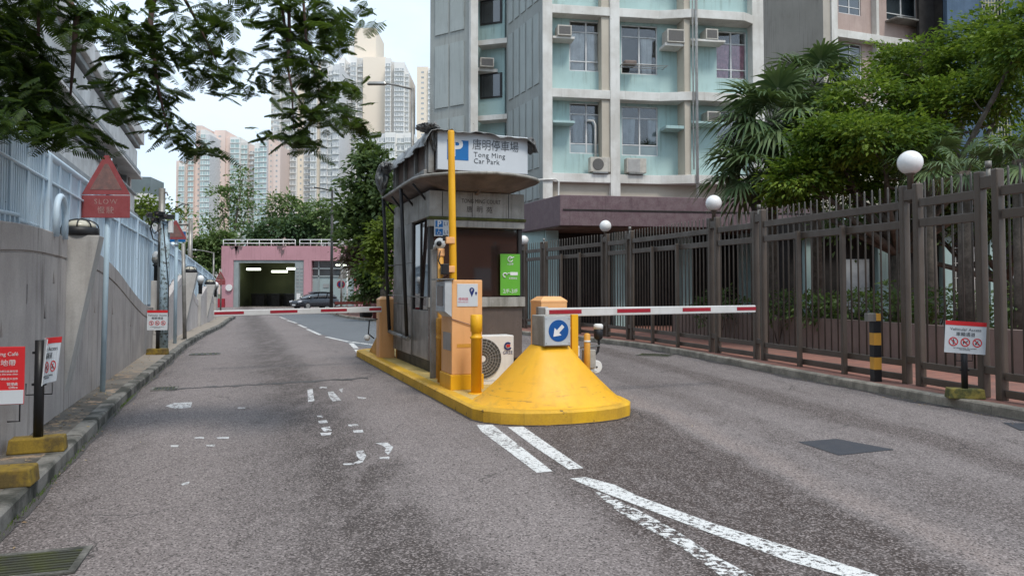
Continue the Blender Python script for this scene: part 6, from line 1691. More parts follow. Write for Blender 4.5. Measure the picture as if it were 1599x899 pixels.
# benches
def bench(label, px, Y, rz, L=2.0):
    b = P(px, 453, Y); t_ = thing('park_bench', label, 'bench', (b.x, b.y, .128), rz, 'red benches by the junction')
    MB().box((0, 0, .43), (L, .42, .06)).build('seat', M['bench'], t_)
    MB().box((0, .24, .66), (L, .05, .16)).build('backrest', M['bench'], t_)
    for x in (-L * .42, L * .42): MB().box((x, 0, .2), (.08, .36, .4)).build('leg', M['bench'], t_)
M['bench'] = surf('red_bench', (.19, .045, .035), .6)
bench('dark red bench seen just above the entry barrier arm', 549, 44, R(8)); bench('second dark red bench, nearer the tree trunk', 566, 45, R(8)); bench('third dark red bench, closest to the booth', 581, 38, R(-60), 1.6)

# ================================================================ far towers
def tower(label, px0, px1, pytop, Y, cols, fl=3.0, depth=22, seed=0, rot_=0.0, py_b=440, mw=('tw', 'td', 'tg'), parapet=1.5, lift=0):
    """cols: list of (width share, forward offset, kind) with kind 'w' windows, 'b' blank wall, 's' slit windows, 'g' glazed bays"""
    rnd = random.Random(seed)
    a, b = P(px0, 453, Y), P(px1, 453, Y); W = b.x - a.x; zt = P((px0 + px1) / 2, pytop, Y).z
    t_ = thing('apartment_tower', label, 'tower', (a.x, a.y, 0), rot_, 'far apartment towers')
    tot = sum(c[0] for c in cols); x = 0; n = int(zt / fl); wl = []; body = {}
    for sh, off, kind, mm, top in cols:
        w = W * sh / tot; z1 = zt - top
        body.setdefault(mm, MB()).bx(x + .001, x + w - .001, -off, depth - abs(off), 0, z1)
        if kind == 'b': x += w; continue
        for k in range(int(z1 / fl) - 1, max(0, int(z1 / fl) - 60), -1):
            z0 = k * fl
            if z0 < 2: break
            if kind == 'w': wl.append((x + w * .12, x + w * .88, -off, z0 + .23 * fl, z0 + .8 * fl, 0))
            if kind == 'd':
                wl.append((x + w * .08, x + w * .46, -off, z0 + .23 * fl, z0 + .8 * fl, 0)); wl.append((x + w * .54, x + w * .92, -off, z0 + .23 * fl, z0 + .8 * fl, 0))
            if kind == 's': wl.append((x + w * .38, x + w * .62, -off, z0 + .33 * fl, z0 + .66 * fl, 1))
            if kind == 'g': wl.append((x + w * .06, x + w * .94, -off, z0 + .2 * fl, z0 + .80 * fl, 2))
        x += w
    for mm, mb_ in body.items(): mb_.build('wall', M[mm], t_)
    wl.sort(key=lambda q: -q[3])
    def addw(mb_, q):
        x0, x1, y, z0, z1, kd = q
        if kd == 1: mb_.bx(x0, x1, y - .06, y - .01, z0, z1, mi=1); return
        mb_.bx(x0, x1, y - .05, y - .01, z0, z1, mi=2 if kd == 2 else 1)
        mb_.bx(x0 - .15, x1 + .15, y - .55 if kd != 2 else y - .35, y - .0, z0 - .11 * fl, z0 - .02, mi=0)
        if kd == 0:
            mb_.bx((x0 + x1) / 2 - .1, (x0 + x1) / 2 + .1, y - .12, y - .06, z0, z1, mi=0)
            if rnd.random() < .6:
                ax_ = rnd.uniform(x0, max(x0, x1 - .9)); mb_.bx(ax_, ax_ + .8, y - .6, y - .13, z0, z0 + .55, mi=0)
        else:
            mb_.bx((x0 + x1) / 2 - .12, (x0 + x1) / 2 + .12, y - .12, y - .06, z0, z1, mi=0)
    ms = [M[k] for k in mw]
    for q in wl[:60]:
        mb_ = MB(); addw(mb_, q); mb_.build('window', ms, t_)
    mb_ = MB()
    for q in wl[60:]: addw(mb_, q)
    if wl[60:]: tag(mb_.build('windows', ms, t_), kind='stuff')
    return t_, W, zt
M['tw'] = surf('tower_white', (.80, .80, .78), .7, grain=0, bump=0, scale=.05); M['td'] = surf('tower_glass', (.34, .36, .37), .3, (.46, .48, .49), .8, .3, grain=0, bump=0); M['tg'] = surf('tower_green_glass', (.34, .45, .45), .3, (.46, .56, .56), .8, .25, grain=0, bump=0)  # tower colours paled to stand in for distance haze
M['t_cream'] = surf('tower_cream', (.80, .70, .58), .8, (.76, .66, .55), .5, .05, grain=0, bump=0); M['t_pink'] = surf('tower_pink', (.74, .60, .54), .8, (.70, .56, .50), .5, .05, grain=0, bump=0)
M['t_grey'] = surf('tower_grey', (.68, .66, .63), .8, grain=0, bump=0); M['t_white'] = surf('tower_pale', (.78, .76, .73), .8, (.74, .72, .69), .5, .05, grain=0, bump=0); M['t_blue'] = surf('tower_bluegrey', (.68, .68, .69), .8, grain=0, bump=0)
w = 'windows'
tower('tallest cream tower with white crown and rows of bay windows behind the leaves', 528, 608, 92, 330, [(1, 2, 'w', 't_white', 0), (1, 0, 'd', 't_grey', 2), (1, 3, 'w', 't_white', 0), (1.0, 1, 'd', 't_grey', 0), (3.8, 2.5, 'b', 't_cream', 0), (.6, 1.5, 's', 't_cream', 1)], seed=1, fl=2.3)
t_, W, zt = tower('slim stepped crown block on the tallest cream tower', 540, 585, 45, 338, [(1, 0, 'b', 't_white', 6), (3, 1, 'b', 't_cream', 0)], seed=2)
tower('grey and white tower just right of the tallest cream one', 600, 637, 92, 322, [(1, 1, 'w', 't_white', 0), (.6, -1, 'b', 't_grey', 1), (1.8, 1.5, 'd', 't_white', 2), (.7, 0, 'w', 't_white', 6)], seed=3, fl=2.2)
tower('right hand cream tower beside the grey gable', 650, 690, 88, 325, [(2.1, 1, 's', 't_cream', 5), (1.2, 2, 'w', 't_white', 6), (1.4, 0, 'w', 't_white', 8)], seed=4, fl=2.3)
tower('broad pale tower with dense window bays above the left trees', 420, 486, 118, 310, [(.5, 0, 'w', 't_cream', 0), (.9, 2, 'w', 't_white', 1), (1.3, 1, 'd', 't_grey', 0), (.9, 2.5, 'w', 't_white', 0), (.8, 1, 's', 't_cream', 3), (1.0, 1.5, 'w', 't_white', 2)], seed=5, fl=2.5)
tower('pale tower whose grid of white balconies fills the gap over the park trees', 484, 530, 96, 305, [(1.2, 1.5, 'w', 't_white', 3), (.8, 0, 'b', 't_cream', 0), (1.2, 2, 'd', 't_blue', 0), (1.1, 1, 'w', 't_white', 2), (1.3, 2.5, 'd', 't_blue', 2)], seed=6)
tower('white lower tower wall with paired windows behind the street lamp arm', 556, 645, 208, 280, [(1.5, 0, 'd', 't_blue', 0), (1.5, 1.5, 'd', 't_white', 0), (1.5, 0, 'd', 't_blue', 0), (1.6, 1.5, 'd', 't_white', 0), (1.4, 0, 'w', 't_white', 0), (1.4, 1, 'd', 't_white', 0)], seed=7)
tower('leftmost pink tower with green glass bays', 272, 327, 196, 290, [(.8, 0, 'b', 't_pink', 14), (1.1, 1.5, 'g', 't_white', 15), (.7, 0, 's', 't_pink', 13), (1.1, 1.5, 'g', 't_pink', 10), (1.2, 0, 's', 't_pink', 0), (1, 1.5, 'g', 't_white', 2), (.8, 1.5, 'g', 't_blue', 4)], seed=8, fl=2.1)
tower('second pink tower, taller blank middle and green glass bays', 333, 396, 204, 300, [(1.5, 1, 's', 't_pink', 0), (.8, 0, 'b', 't_pink', 3), (1.3, 2, 'g', 't_white', 3), (.9, .5, 'g', 't_grey', 5), (1.0, -1, 'w', 't_pink', 6)], seed=9, fl=2.1)
tower('third pink tower standing right against the pale ones', 396, 436, 216, 296, [(1, 1, 'g', 't_white', 2), (1.1, 2, 'g', 't_blue', 0), (.8, 0, 's', 't_pink', 0), (1.1, .5, 's', 't_pink', 3)], seed=10, fl=2.1)

# unseen reddish brown block added behind the camera for the booth glass to reflect
M['brown_block'] = surf('brown_tile_block', (.42, .18, .12), .6, (.34, .14, .10), .5, .5, grain=.2)
t_ = thing('brown_block', 'reddish brown low block reflected in the booth glass', 'building', (22, -20, 0))
MB().bx(-32, 22, -8, 0, 0, 5.6).build('wall', M['brown_block'], t_); MB().bx(-32.3, 22.3, -8.2, .3, 5.6, 6.0).build('roof', M['void'], t_)
for i in range(-2, 9):
    for z in (1.5,): MB().bx(-20 + i * 4.6, -18.2 + i * 4.6, .005, .06, z, z + 1.7).build('window', M['glass'], t_)

# rain stains under the garage parapet
M['stain'] = painted('stain', .42, (.13, .075, .08), 1.6)
for (a, b, h) in ((358, 378, 1.1), (432, 446, 1.3), (366, 371, 1.6)):
    x0, x1 = gx(a), gx(b); n = 14; mb = MB(); rr = random.Random(a); vs = []
    for i in range(n + 1):
        x = x0 + (x1 - x0) * i / n; vs += [(x, -.012, zr - .02), (x, -.012, zr - .1 - h * rr.random() * (1 - abs(2 * i / n - 1)) ** .5)]
    mb.add(vs, [(2 * i, 2 * i + 1, 2 * i + 3, 2 * i + 2) for i in range(n)]); mb.build('rain_stain', M['stain'], gb)
# ================================================================ foliage
def leaf_quads(C, N, U, L, W, fold=0.25):
    """C centres (n,3), N normals, U leaf directions -> rhombic leaves, two triangles folded along the midrib"""
    S = np.cross(N, U); S /= np.linalg.norm(S, axis=1, keepdims=True) + 1e-9
    L = L[:, None]; W = W[:, None]
    tip = C + U * L * .5; base = C - U * L * .5; up = N * W * fold
    a = C + S * W * .5 + up - U * L * .05; b = C - S * W * .5 + up - U * L * .05
    V = np.stack([base, a, tip, b], 1).reshape(-1, 3)
    n = len(C); F_ = np.arange(n * 4).reshape(n, 4)
    return V, F_
def mesh_np(name, V, Fq, m, parent, loc=(0, 0, 0)):
    me = bpy.data.meshes.new(name); nv, nf = len(V), len(Fq); k = Fq.shape[1]
    me.vertices.add(nv); me.vertices.foreach_set('co', (V - np.array(loc)).astype(np.float32).ravel())
    me.loops.add(nf * k); me.loops.foreach_set('vertex_index', Fq.ravel().astype(np.int32))
    me.polygons.add(nf); me.polygons.foreach_set('loop_start', np.arange(0, nf * k, k, dtype=np.int32))
    me.update(calc_edges=True); me.materials.append(m)
    return link(name, me, parent)
def unit(v): return v / (np.linalg.norm(v, axis=-1, keepdims=True) + 1e-9)
def crown(blobs, per, spread, L, W, flat=.35, seed=0, up=.6, droop=.2):
    """blobs: (x,y,z,rx,ry,rz,n_clusters); each cluster is a tilted spray of leaves"""
    g = np.random.default_rng(seed); Cs, Ns, Us, Ls, Ws = [], [], [], [], []
    for (x, y, z, rx, ry, rz, n) in blobs:
        d = unit(g.normal(size=(n, 3))); r = g.uniform(.45, 1.0, (n, 1)) ** .6 * (1 + .18 * g.normal(size=(n, 1)))
        c = np.array([x, y, z]) + d * r * np.array([rx, ry, rz])
        for i in range(n):
            k = max(4, int(per * g.uniform(.5, 1.4)))
            nrm_ = unit(np.array([g.normal() * .35, g.normal() * .35, 1.0]) + d[i] * up)
            q = g.normal(size=(k, 3)) * spread * g.uniform(.6, 1.3); q -= nrm_ * (q @ nrm_)[:, None] * (1 - flat)
            u = unit(q + d[i] * .6 * spread + g.normal(size=(k, 3)) * .25 * spread); u[:, 2] -= droop; u = unit(u)
            nn_ = unit(nrm_ + g.normal(size=(k, 3)) * .45); nn_ = unit(nn_ - u * np.sum(nn_ * u, 1, keepdims=True))
            Cs.append(c[i] + q); Ns.append(nn_); Us.append(u); s_ = g.uniform(.45, 1.5, k); Ls.append(L * s_); Ws.append(W * s_)
    return leaf_quads(np.concatenate(Cs), np.concatenate(Ns), np.concatenate(Us), np.concatenate(Ls), np.concatenate(Ws))
M['bark'] = surf('bark', (0.13, 0.11, 0.09), .95, (.06, .05, .04), .8, 6, grain=.6, gscale=25, bump=.5)
M['bark_red'] = surf('bark_twig', (0.16, 0.10, 0.085), .9, (.08, .05, .04), .6, 8)
M['lf_right'] = leafmat('leaf_bright', (0.045, 0.105, 0.014), (0.21, 0.29, 0.035), (0.035, 0.082, 0.012), .42)
M['lf_dark'] = leafmat('leaf_dark', (0.050, 0.090, 0.030), (0.12, 0.17, 0.055), (0.038, 0.072, 0.026), .3)
M['lf_mid'] = leafmat('leaf_mid', (0.075, 0.13, 0.035), (0.11, 0.165, 0.045), (0.038, 0.075, 0.022), .3)
M['lf_red'] = leafmat('leaf_copper', (0.10, 0.06, 0.045), (0.16, 0.10, 0.075), (0.07, 0.045, 0.035), .25)
M['lf_lime'] = leafmat('leaf_lime', (0.11, 0.16, 0.022), (0.17, 0.22, 0.035), (0.08, 0.12, 0.02), .35)
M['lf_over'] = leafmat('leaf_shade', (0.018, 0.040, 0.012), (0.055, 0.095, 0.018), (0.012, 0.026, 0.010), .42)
M['lf_far'] = leafmat('leaf_far', (0.10, 0.16, 0.055), (0.20, 0.27, 0.10), (0.07, 0.12, 0.045), .35)  # both far leaf colours are lightened with a painted bluish haze
M['lf_far_dark'] = leafmat('leaf_far_dark', (0.05, 0.095, 0.045), (0.10, 0.155, 0.07), (0.04, 0.075, 0.04), .3)
M['palm'] = leafmat('palm_leaf', (0.075, 0.125, 0.055), (0.16, 0.215, 0.10), (0.06, 0.10, 0.045), .2, .32)

def tree(name, label, base, blobs, per, spread, L, W, m, trunk_r=.2, seed=0, group=None, limbs=True, fork=.45, **kw):
    t_ = thing(name, label, 'tree', base, 0, group)
    V, Fq = crown(blobs, per, spread, L, W, seed=seed, **kw)
    mesh_np('crown', V, Fq, m, t_, base)
    g = random.Random(seed); bx, by, bz = base
    cz = sum(b[2] for b in blobs) / len(blobs); cx_ = sum(b[0] for b in blobs) / len(blobs); cy_ = sum(b[1] for b in blobs) / len(blobs)
    fk = Vector(((cx_ - bx) * .3, (cy_ - by) * .3, (cz - bz) * fork))
    MB().tube([(0, 0, -.1), (fk.x * .3 + .03, fk.y * .3, fk.z * .5), fk], [trunk_r * 1.25, trunk_r, trunk_r * .8], 10).build('trunk', M['bark'], t_)
    if limbs:
        for b in blobs:
            e = Vector((b[0] - bx, b[1] - by, b[2] - bz)); mid = fk.lerp(e, .5) + Vector((g.uniform(-.2, .2), g.uniform(-.2, .2), -.1 * (e - fk).length))
            lm = MB(); lm.tube([fk * .92, mid, e], [trunk_r * .55, trunk_r * .35, trunk_r * .12], 7)
            for _ in range(5):
                s_ = mid.lerp(e, g.uniform(0, 1)); d = Vector((g.uniform(-1, 1) * b[3], g.uniform(-1, 1) * b[4], g.uniform(-.5, 1) * b[5])) * .75
                lm.tube([s_, s_ + d * .5 + Vector((0, 0, -.05)), s_ + d], [trunk_r * .16, trunk_r * .1, trunk_r * .04], 5)
            lm.build('limb', M['bark'], t_)
    return t_
def blob(px, py, Y, rpx, rpy, n, dep=None):
    c = P(px, py, Y); s_ = Y / F
    return (c.x, c.y, c.z, rpx * s_, (dep if dep else rpx * s_ * .8), rpy * s_, n)
# the broad tree behind the right fence
Yt = 19.0
bl = [blob(1350, 160, Yt, 75, 40, 60), blob(1440, 100, Yt + 1, 85, 38, 75), blob(1530, 95, Yt, 70, 45, 60), blob(1290, 215, Yt - 1, 60, 32, 45), blob(1380, 215, Yt - 2, 85, 34, 75), blob(1480, 165, Yt - 1, 75, 36, 66), blob(1575, 150, Yt - 2, 55, 38, 34),
      blob(1255, 275, Yt - 1, 55, 30, 46), blob(1340, 285, Yt, 80, 30, 60), blob(1300, 250, Yt, 60, 30, 40), blob(1415, 240, Yt, 55, 20, 22), blob(1540, 55, Yt + .5, 70, 30, 36), blob(1600, 60, Yt - 3, 50, 60, 40), blob(1235, 305, Yt, 45, 16, 22), blob(1590, 215, Yt - 3, 30, 16, 8)]
b_ = P(1400, 453, Yt)
tree('garden_tree', 'broad bright green tree spreading over the right fence', (b_.x, b_.y, .1), bl, 74, .27, .13, .064, M['lf_right'], .22, 3, flat=.22, up=.25)
tree('garden_tree', 'dense dark tree filling the gap under the broad bright tree at the right', (15.0, 21.5, .1), [blob(1500, 300, 22, 60, 40, 60), blob(1570, 330, 21, 60, 60, 70), blob(1430, 330, 23, 50, 36, 46), blob(1620, 270, 20, 50, 60, 50), blob(1340, 345, 23, 50, 20, 24)], 60, .38, .17, .09, M['lf_dark'], .2, 8)
# hedge and shrubs behind the planter wall
for i, (px, Y, r, h, lb, m) in enumerate(((1215, 19, 40, 26, 'low dark shrub behind the planter wall at the foot of the palms', 'lf_dark'), (1275, 18, 34, 20, 'low shrub in the middle of the planter behind the striped bollard', 'lf_mid'), (1335, 17.2, 40, 26, 'bushier shrub in front of the mint pillars behind the fence', 'lf_mid'), (1395, 16.2, 36, 22, 'dark shrub left of the nearest globe lamp posts', 'lf_dark'), (1480, 15.2, 50, 30, 'wide dark shrub behind the narrow fence bay by the access sign', 'lf_mid'), (1585, 14, 45, 36, 'dark shrub at the right edge behind the fence', 'lf_dark'), (1120, 21.5, 45, 22, 'dark shrub under the purple canopy end', 'lf_dark'))):
    c = P(px, 500, Y); s_ = Y / F
    t_ = thing('garden_shrub', lb, 'shrub', (c.x, c.y, .1), 0, 'shrubs behind the planter wall')
    V, Fq = crown([(c.x, c.y, 1.15, r * s_, .5, .45, 34)], 26, .16, .12, .05, seed=40 + i); mesh_np('foliage', V, Fq, M[m], t_, (c.x, c.y, .1))
    mb = MB()
    for k in range(5): mb.tube([(0, 0, .0), (random.uniform(-.3, .3), random.uniform(-.2, .2), .7), (random.uniform(-.6, .6), random.uniform(-.3, .3), 1.2)], .012, 5)
    mb.build('stem', M['bark'], t_)

# fan palms
def fan_leaf(base, tip_c, Rf, seed, tilt):
    """one fan leaf: petiole from base to hub, then segments radiating, drooping at the tips"""
    g = np.random.default_rng(seed); base = np.array(base, float); hub = np.array(tip_c, float)
    ax = unit(hub - base); side = unit(np.cross(ax, np.array([0, 0, 1.0]))); nrm_ = unit(np.cross(side, ax))
    ax2 = unit(ax + nrm_ * tilt)
    nrm2 = unit(np.cross(side, ax2))
    V, Fq = [], []; n = 36
    for i in range(n):
        a = math.radians(-128 + 256 * i / (n - 1)); d = ax2 * math.cos(a) + side * math.sin(a)
        d = unit(d + nrm2 * .10 * math.sin(i * 2.1)); Ls = Rf * (1 - .18 * abs(math.sin(a / 2))) * g.uniform(.92, 1.05); w = Rf * .085
        s2 = unit(np.cross(d, nrm2)); pts = []
        for k, (f, wk) in enumerate(((.04, .25), (.45, 1.0), (.72, .62), (1.0, .06))):
            dr = Ls * f; sag = -.62 * Ls * max(0, f - .42) ** 1.5 * g.uniform(.8, 1.6)
            c = hub + d * dr + np.array([0, 0, sag]); pts += [c - s2 * w * wk * .5 + nrm2 * .02 * wk, c + s2 * w * wk * .5 + nrm2 * .02 * wk, ]
        b0 = len(V); V += pts
        for k in range(3): Fq.append((b0 + 2 * k, b0 + 2 * k + 1, b0 + 2 * k + 3, b0 + 2 * k + 2))
    return V, Fq
def palm(label, px, pyh, Y, n, spread, Rf, seed, lean=0):
    hd = P(px, pyh, Y); g = random.Random(seed)
    t_ = thing('fan_palm', label, 'palm', (hd.x - lean, hd.y, .1), 0, 'fan palms behind the right fence')
    hz_ = hd.z - .1
    MB().tube([(0, 0, -.1), (lean * .4, 0, hz_ * .5), (lean, 0, hz_)], [.17, .13, .12], 10).build('trunk', M['bark'], t_)
    for i in range(n):
        a = 2.39996 * i; el = math.radians(74 - 122 * (i + .5) / n + g.uniform(-6, 6)); L = spread * g.uniform(.8, 1.1)
        d = Vector((math.cos(a) * math.cos(el), math.sin(a) * math.cos(el), math.sin(el)))
        e = Vector((lean, 0, hz_)) + d * L; b0 = Vector((lean, 0, hz_ - .1))
        V, Fq = fan_leaf(b0, e, Rf * g.uniform(.85, 1.1), seed * 100 + i, -.25)
        f_ = mesh_np('fan_leaf', np.array(V), np.array(Fq), M['palm'], t_)
        MB().tube([b0, b0.lerp(e, .5) + Vector((0, 0, .06)), e], [.022, .016, .012], 5).build('petiole', M['palm'], f_)
palm('fan palm whose drooping fans hide the mint block corner', 1205, 190, 20.5, 19, .95, 1.30, 21)
palm('taller fan palm with upright fans between the two blocks', 1272, 130, 22.5, 14, .75, 1.15, 22)
palm('shorter fan palm with hanging fans lower on the left of the pair', 1180, 270, 20.0, 15, .8, 1.15, 23)
palm('small fan palm poking above the fence near the right cap posts', 1505, 268, 14.5, 9, .45, .5, 24)
palm('fan palm half hidden under the broad tree behind the nearest globe lamp', 1450, 262, 16.5, 10, .55, .7, 25)
palm('small fan palm at the right edge beyond the fence', 1592, 250, 13.5, 9, .4, .6, 26)

# trees beyond the booth
def cluster(name, label, pxb, Y, spec, per, spread, L, W, m, seed, tr=.25, group='trees beyond the booth', **kw):
    b_ = P(pxb, 453, Y); bl = [blob(px, py, Y + dy, rx, ry, n) for px, py, dy, rx, ry, n in spec]
    return tree(name, label, (b_.x, b_.y, 0), bl, per, spread, L, W, m, tr, seed, group, **kw)
cluster('broadleaf_tree', 'tall dark green tree right behind the left side of the booth', 575, 46, [(585, 255, 0, 28, 20, 18), (562, 290, 1, 22, 20, 18), (602, 300, -1, 28, 28, 26), (562, 330, 0, 30, 20, 24), (602, 350, 0, 28, 22, 22), (575, 236, 1, 14, 10, 6), (545, 345, 1, 16, 18, 12), (560, 370, 0, 20, 10, 11)], 60, .5, .34, .18, M['lf_dark'], 51, .3)
cluster('lime_tree', 'lime green leafy tree pressed against the booth side', 597, 36, [(600, 380, 0, 22, 24, 26), (592, 405, 0, 18, 16, 16), (604, 420, 0, 18, 18, 16), (606, 350, 0, 14, 20, 12)], 60, .36, .22, .12, M['lf_lime'], 52, .15)
cluster('copper_tree', 'small copper leaved tree over the pink building corner', 572, 50, [(552, 400, 0, 18, 12, 16), (566, 412, 0, 20, 14, 18), (560, 392, 0, 16, 8, 10)], 46, .42, .26, .13, M['lf_red'], 53, .12)
cluster('dark_shrub_tree', 'dark rounded evergreen below the copper tree', 582, 42, [(580, 445, 0, 20, 20, 26), (595, 455, 0, 18, 18, 20), (570, 425, 0, 12, 10, 8)], 60, .36, .22, .12, M['lf_dark'], 54, .15)
cluster('hedge', 'clipped green hedge behind the red benches', 566, 52, [(556, 466, 0, 10, 4, 8), (572, 466, 0, 10, 4, 8), (584, 467, 0, 10, 4, 8)], 60, .3, .16, .1, M['lf_mid'], 55, .05, limbs=False)
for i, s_ in enumerate((
    ('loose tall tree with a bare forked trunk left of the park trees', 362, 95, [(345, 310, 0, 22, 22, 16), (372, 300, 0, 24, 22, 18), (360, 345, 1, 26, 20, 16), (320, 345, 2, 14, 20, 7), (385, 330, 0, 16, 20, 10), (380, 275, 0, 14, 10, 6)], 'lf_far', 30),
    ('yellow green tree in the middle above the pink building', 455, 92, [(440, 318, 0, 22, 13, 14), (468, 330, 0, 24, 14, 16), (428, 340, 1, 20, 13, 13), (480, 345, 0, 16, 12, 9)], 'lf_far', 46),
    ('dense dark green tree directly above the pink building roof', 440, 90, [(405, 364, 0, 18, 10, 12), (435, 356, 0, 24, 15, 22), (465, 356, -1, 26, 15, 24), (492, 358, 0, 20, 14, 16), (415, 377, 0, 30, 7, 16), (480, 377, 0, 34, 7, 18)], 'lf_far_dark', 62),
    ('bushy green tree between the dark one and the booth trees', 515, 88, [(510, 345, 0, 20, 20, 24), (525, 365, 0, 20, 14, 20), (500, 325, 0, 14, 12, 6)], 'lf_far', 44),
    ('low green tree behind the left railing end', 322, 88, [(320, 385, 0, 20, 12, 26), (345, 375, 0, 22, 12, 24), (300, 390, 0, 18, 12, 18), (335, 405, 0, 20, 16, 22), (318, 415, 0, 20, 12, 18)], 'lf_far', 60),
    ('pale sparse tree poking over the railing beside the camera pole', 232, 70, [(232, 320, 0, 22, 9, 12), (250, 335, 0, 16, 9, 9), (222, 335, 0, 14, 10, 8), (285, 340, 3, 10, 9, 5)], 'lf_lime', 30))):
    lb, pxb, Y, spec, m, per = s_
    cluster('park_tree', lb, pxb, Y, spec, per, .75, .42, .24, M[m], 60 + i, .28, 'park trees beyond the pink building')

# ---- overhanging flame tree, feathery leaves
def frond_template(g, L, n=14):
    """twice-cut leaf: rachis along +x, pairs of narrow combs drooping at the sides"""
    V, Fq = [], []
    def quad(a, b, c, d): b0 = len(V); V.extend([a, b, c, d]); Fq.append((b0, b0 + 1, b0 + 2, b0 + 3))
    def rp(t): return np.array([L * t, 0, -.28 * L * t * t])
    for i in range(5):
        a, b = rp(i / 5), rp((i + 1) / 5); quad(a + [0, .0035, 0], a - [0, .0035, 0], b - [0, .003, 0], b + [0, .003, 0])
    for i in range(n):
        t = .16 + .84 * (i + .5) / n; pl_ = L * .30 * math.sin(math.pi * (.14 + .80 * t)) ** .8
        for sd in (-1, 1):
            dr = unit(np.array([.42, sd, -.30 + g.normal() * .10])); c = rp(t); cs = unit(np.array([dr[1] * sd, -dr[0] * sd, 0])); prev = None
            for k in range(5):
                f = k / 4; hw = .0078 * math.sin(math.pi * (.12 + .80 * f)) + .0012; q = c + dr * pl_ * f + np.array([0, 0, -.10 * pl_ * f * f])
                cur = (q - cs * hw, q + cs * hw)
                if prev: quad(prev[0], prev[1], cur[1], cur[0])
                prev = cur
    return np.array(V), np.array(Fq)
g = np.random.default_rng(5)
temps = [frond_template(g, L_) for L_ in (.24, .30, .37, .27)]
def over_branch(t_, spec, seed, base):
    """spec: blobs (px,py,rx,ry,Y,n). fronds hang from a point inside each blob outwards"""
    gg = np.random.default_rng(seed); Vs, Fs, off = [], [], 0
    for (px, py, rx, ry, Y, n) in spec:
        c = np.array(P(px, py, Y)); s_ = Y / F
        for _ in range(int(n * (3.0 if px < 130 else 1.9))):
            d = unit(gg.normal(size=3)); r = gg.uniform(.15, 1) ** .5
            p = c + d * r * np.array([rx * s_, .55 + rx * s_ * .5, ry * s_])
            tv, tf = temps[gg.integers(4)]; sc = gg.uniform(.55, 1.0)
            az_ = math.atan2(d[1], d[0]) + gg.normal() * .8; el = gg.normal() * .28 - .12; rl2 = gg.normal() * .25
            Rm = np.array(Matrix.Rotation(az_, 3, 'Z') @ Matrix.Rotation(-el, 3, 'Y') @ Matrix.Rotation(rl2, 3, 'X'))
            Vs.append((tv * sc) @ Rm.T + p - np.array(Rm @ np.array([.17, 0, 0]))); Fs.append(tf + off); off += len(tv)
    return np.concatenate(Vs), np.concatenate(Fs)
b0 = (-7.2, 3.2, 0.0)
ot = thing('flame_tree', 'dark feathery leaved tree hanging over the road from the upper left', 'tree', b0)
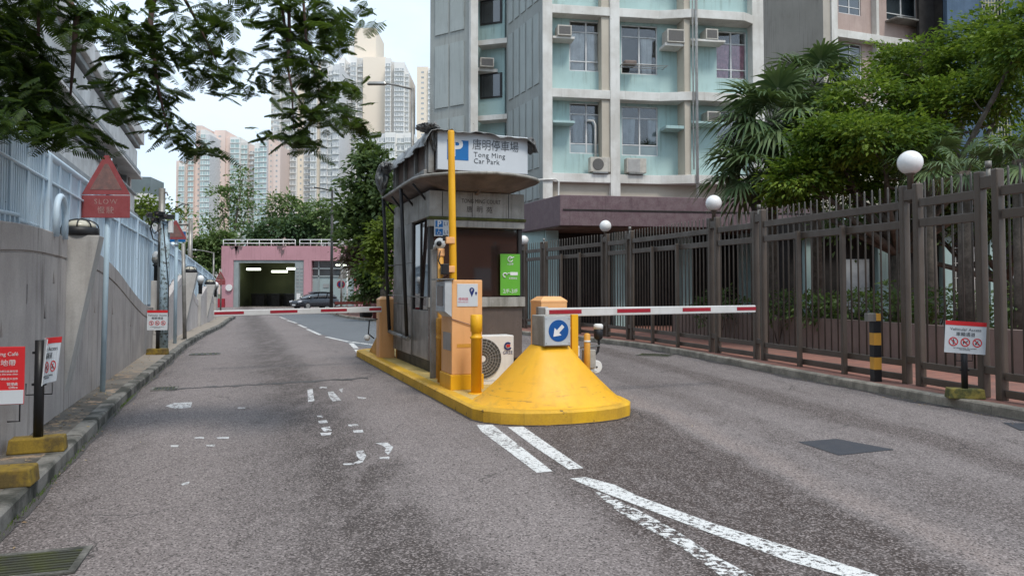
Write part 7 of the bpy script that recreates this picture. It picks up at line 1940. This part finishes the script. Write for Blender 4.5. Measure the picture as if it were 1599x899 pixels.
sp = [(5, 60, 50, 60, 6.2, 34), (60, 8, 80, 18, 6.4, 22), (20, 140, 55, 55, 6.4, 36), (80, 165, 48, 42, 6.6, 26), (30, 200, 55, 20, 6.0, 12), (115, 212, 50, 20, 6.6, 14), (50, 90, 40, 40, 6.5, 14), (155, 22, 60, 30, 6.7, 22), (205, 60, 70, 45, 6.8, 46), (230, 120, 55, 42, 6.9, 36), (275, 35, 60, 42, 7.2, 28), (300, 95, 45, 38, 7.2, 18), (235, 185, 48, 28, 7, 22), (290, 222, 40, 14, 7.2, 12), (335, 232, 30, 9, 7.4, 6), (185, 150, 45, 40, 7.2, 16), (330, 15, 60, 20, 7, 13), (345, 60, 38, 40, 7.2, 9), (340, 120, 38, 25, 7.4, 9), (375, 130, 30, 14, 7.2, 6),
      (440, 22, 60, 30, 7.2, 30), (500, 18, 60, 24, 7.4, 28), (520, 55, 42, 34, 7.2, 20), (450, 75, 46, 28, 7.3, 22), (485, 105, 40, 30, 7.1, 20), (410, 110, 34, 26, 7.2, 11), (505, 150, 40, 34, 7.2, 22), (470, 180, 36, 26, 7.0, 18), (525, 178, 50, 20, 7.1, 18), (460, 212, 34, 12, 7.0, 12), (555, 185, 28, 12, 7.1, 7), (550, 130, 24, 22, 7.3, 6), (405, 205, 24, 10, 7.0, 4), (575, 25, 30, 10, 7.4, 4), (480, 226, 22, 8, 7.0, 5)]
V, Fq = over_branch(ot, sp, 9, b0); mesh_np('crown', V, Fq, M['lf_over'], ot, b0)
def limb(pts, r0, r1, n=8):
    w = [Vector(p) - Vector(b0) for p in pts]; k = len(w); MB().tube(w, [r0 + (r1 - r0) * i / (k - 1) for i in range(k)], n).build('limb', M['bark_red'], ot)
MB().tube([(0, 0, -.1), (.1, .1, 2), (.3, .3, 4.2)], [.26, .2, .17], 12).build('trunk', M['bark'], ot)
T = Vector(b0) + Vector((.3, .3, 4.2))
a1, a2 = P(60, -60, 6.4), P(250, -70, 7.0)
limb([T, a1, P(60, 60, 6.4)], .1, .015); limb([a1, P(120, 20, 6.6), P(110, 150, 6.7)], .05, .01); limb([a1, a2, P(420, -60, 7.2), P(560, -30, 7.4)], .09, .02)
limb([a2, P(235, 30, 7), P(245, 130, 7), P(265, 215, 7.1)], .035, .006); limb([a2, P(300, 20, 7.2), P(340, 100, 7.3)], .025, .005)
limb([P(420, -60, 7.2), P(440, 10, 7.2), P(452, 90, 7.3)], .03, .006); limb([P(450, -55, 7.2), P(452, 60, 7.2), P(449, 105, 7.2), P(456, 140, 7.1), P(480, 175, 7.1), P(505, 190, 7.1)], .022, .005, 6)
limb([P(470, -50, 7.2), P(478, 60, 7.2), P(492, 120, 7.2), P(500, 150, 7.2)], .018, .005, 6); limb([P(456, 140, 7.1), P(458, 190, 7), P(462, 215, 7)], .012, .004, 6)

for i, x in enumerate((2, 12, 22, 33)):  # unseen tree row added behind the camera for the booth glass to reflect
    tree('street_tree', ('first', 'second', 'third', 'fourth')[i] + ' dark tree from the left behind the brown block at the camera side', (x, -31.0, 0), [(x, -31, 9, 5, 3, 4, 60), (x + 2, -31, 6, 4, 3, 3, 40)], 30, 1.2, .8, .5, M['lf_dark'], .3, 80 + i, 'trees behind the camera')
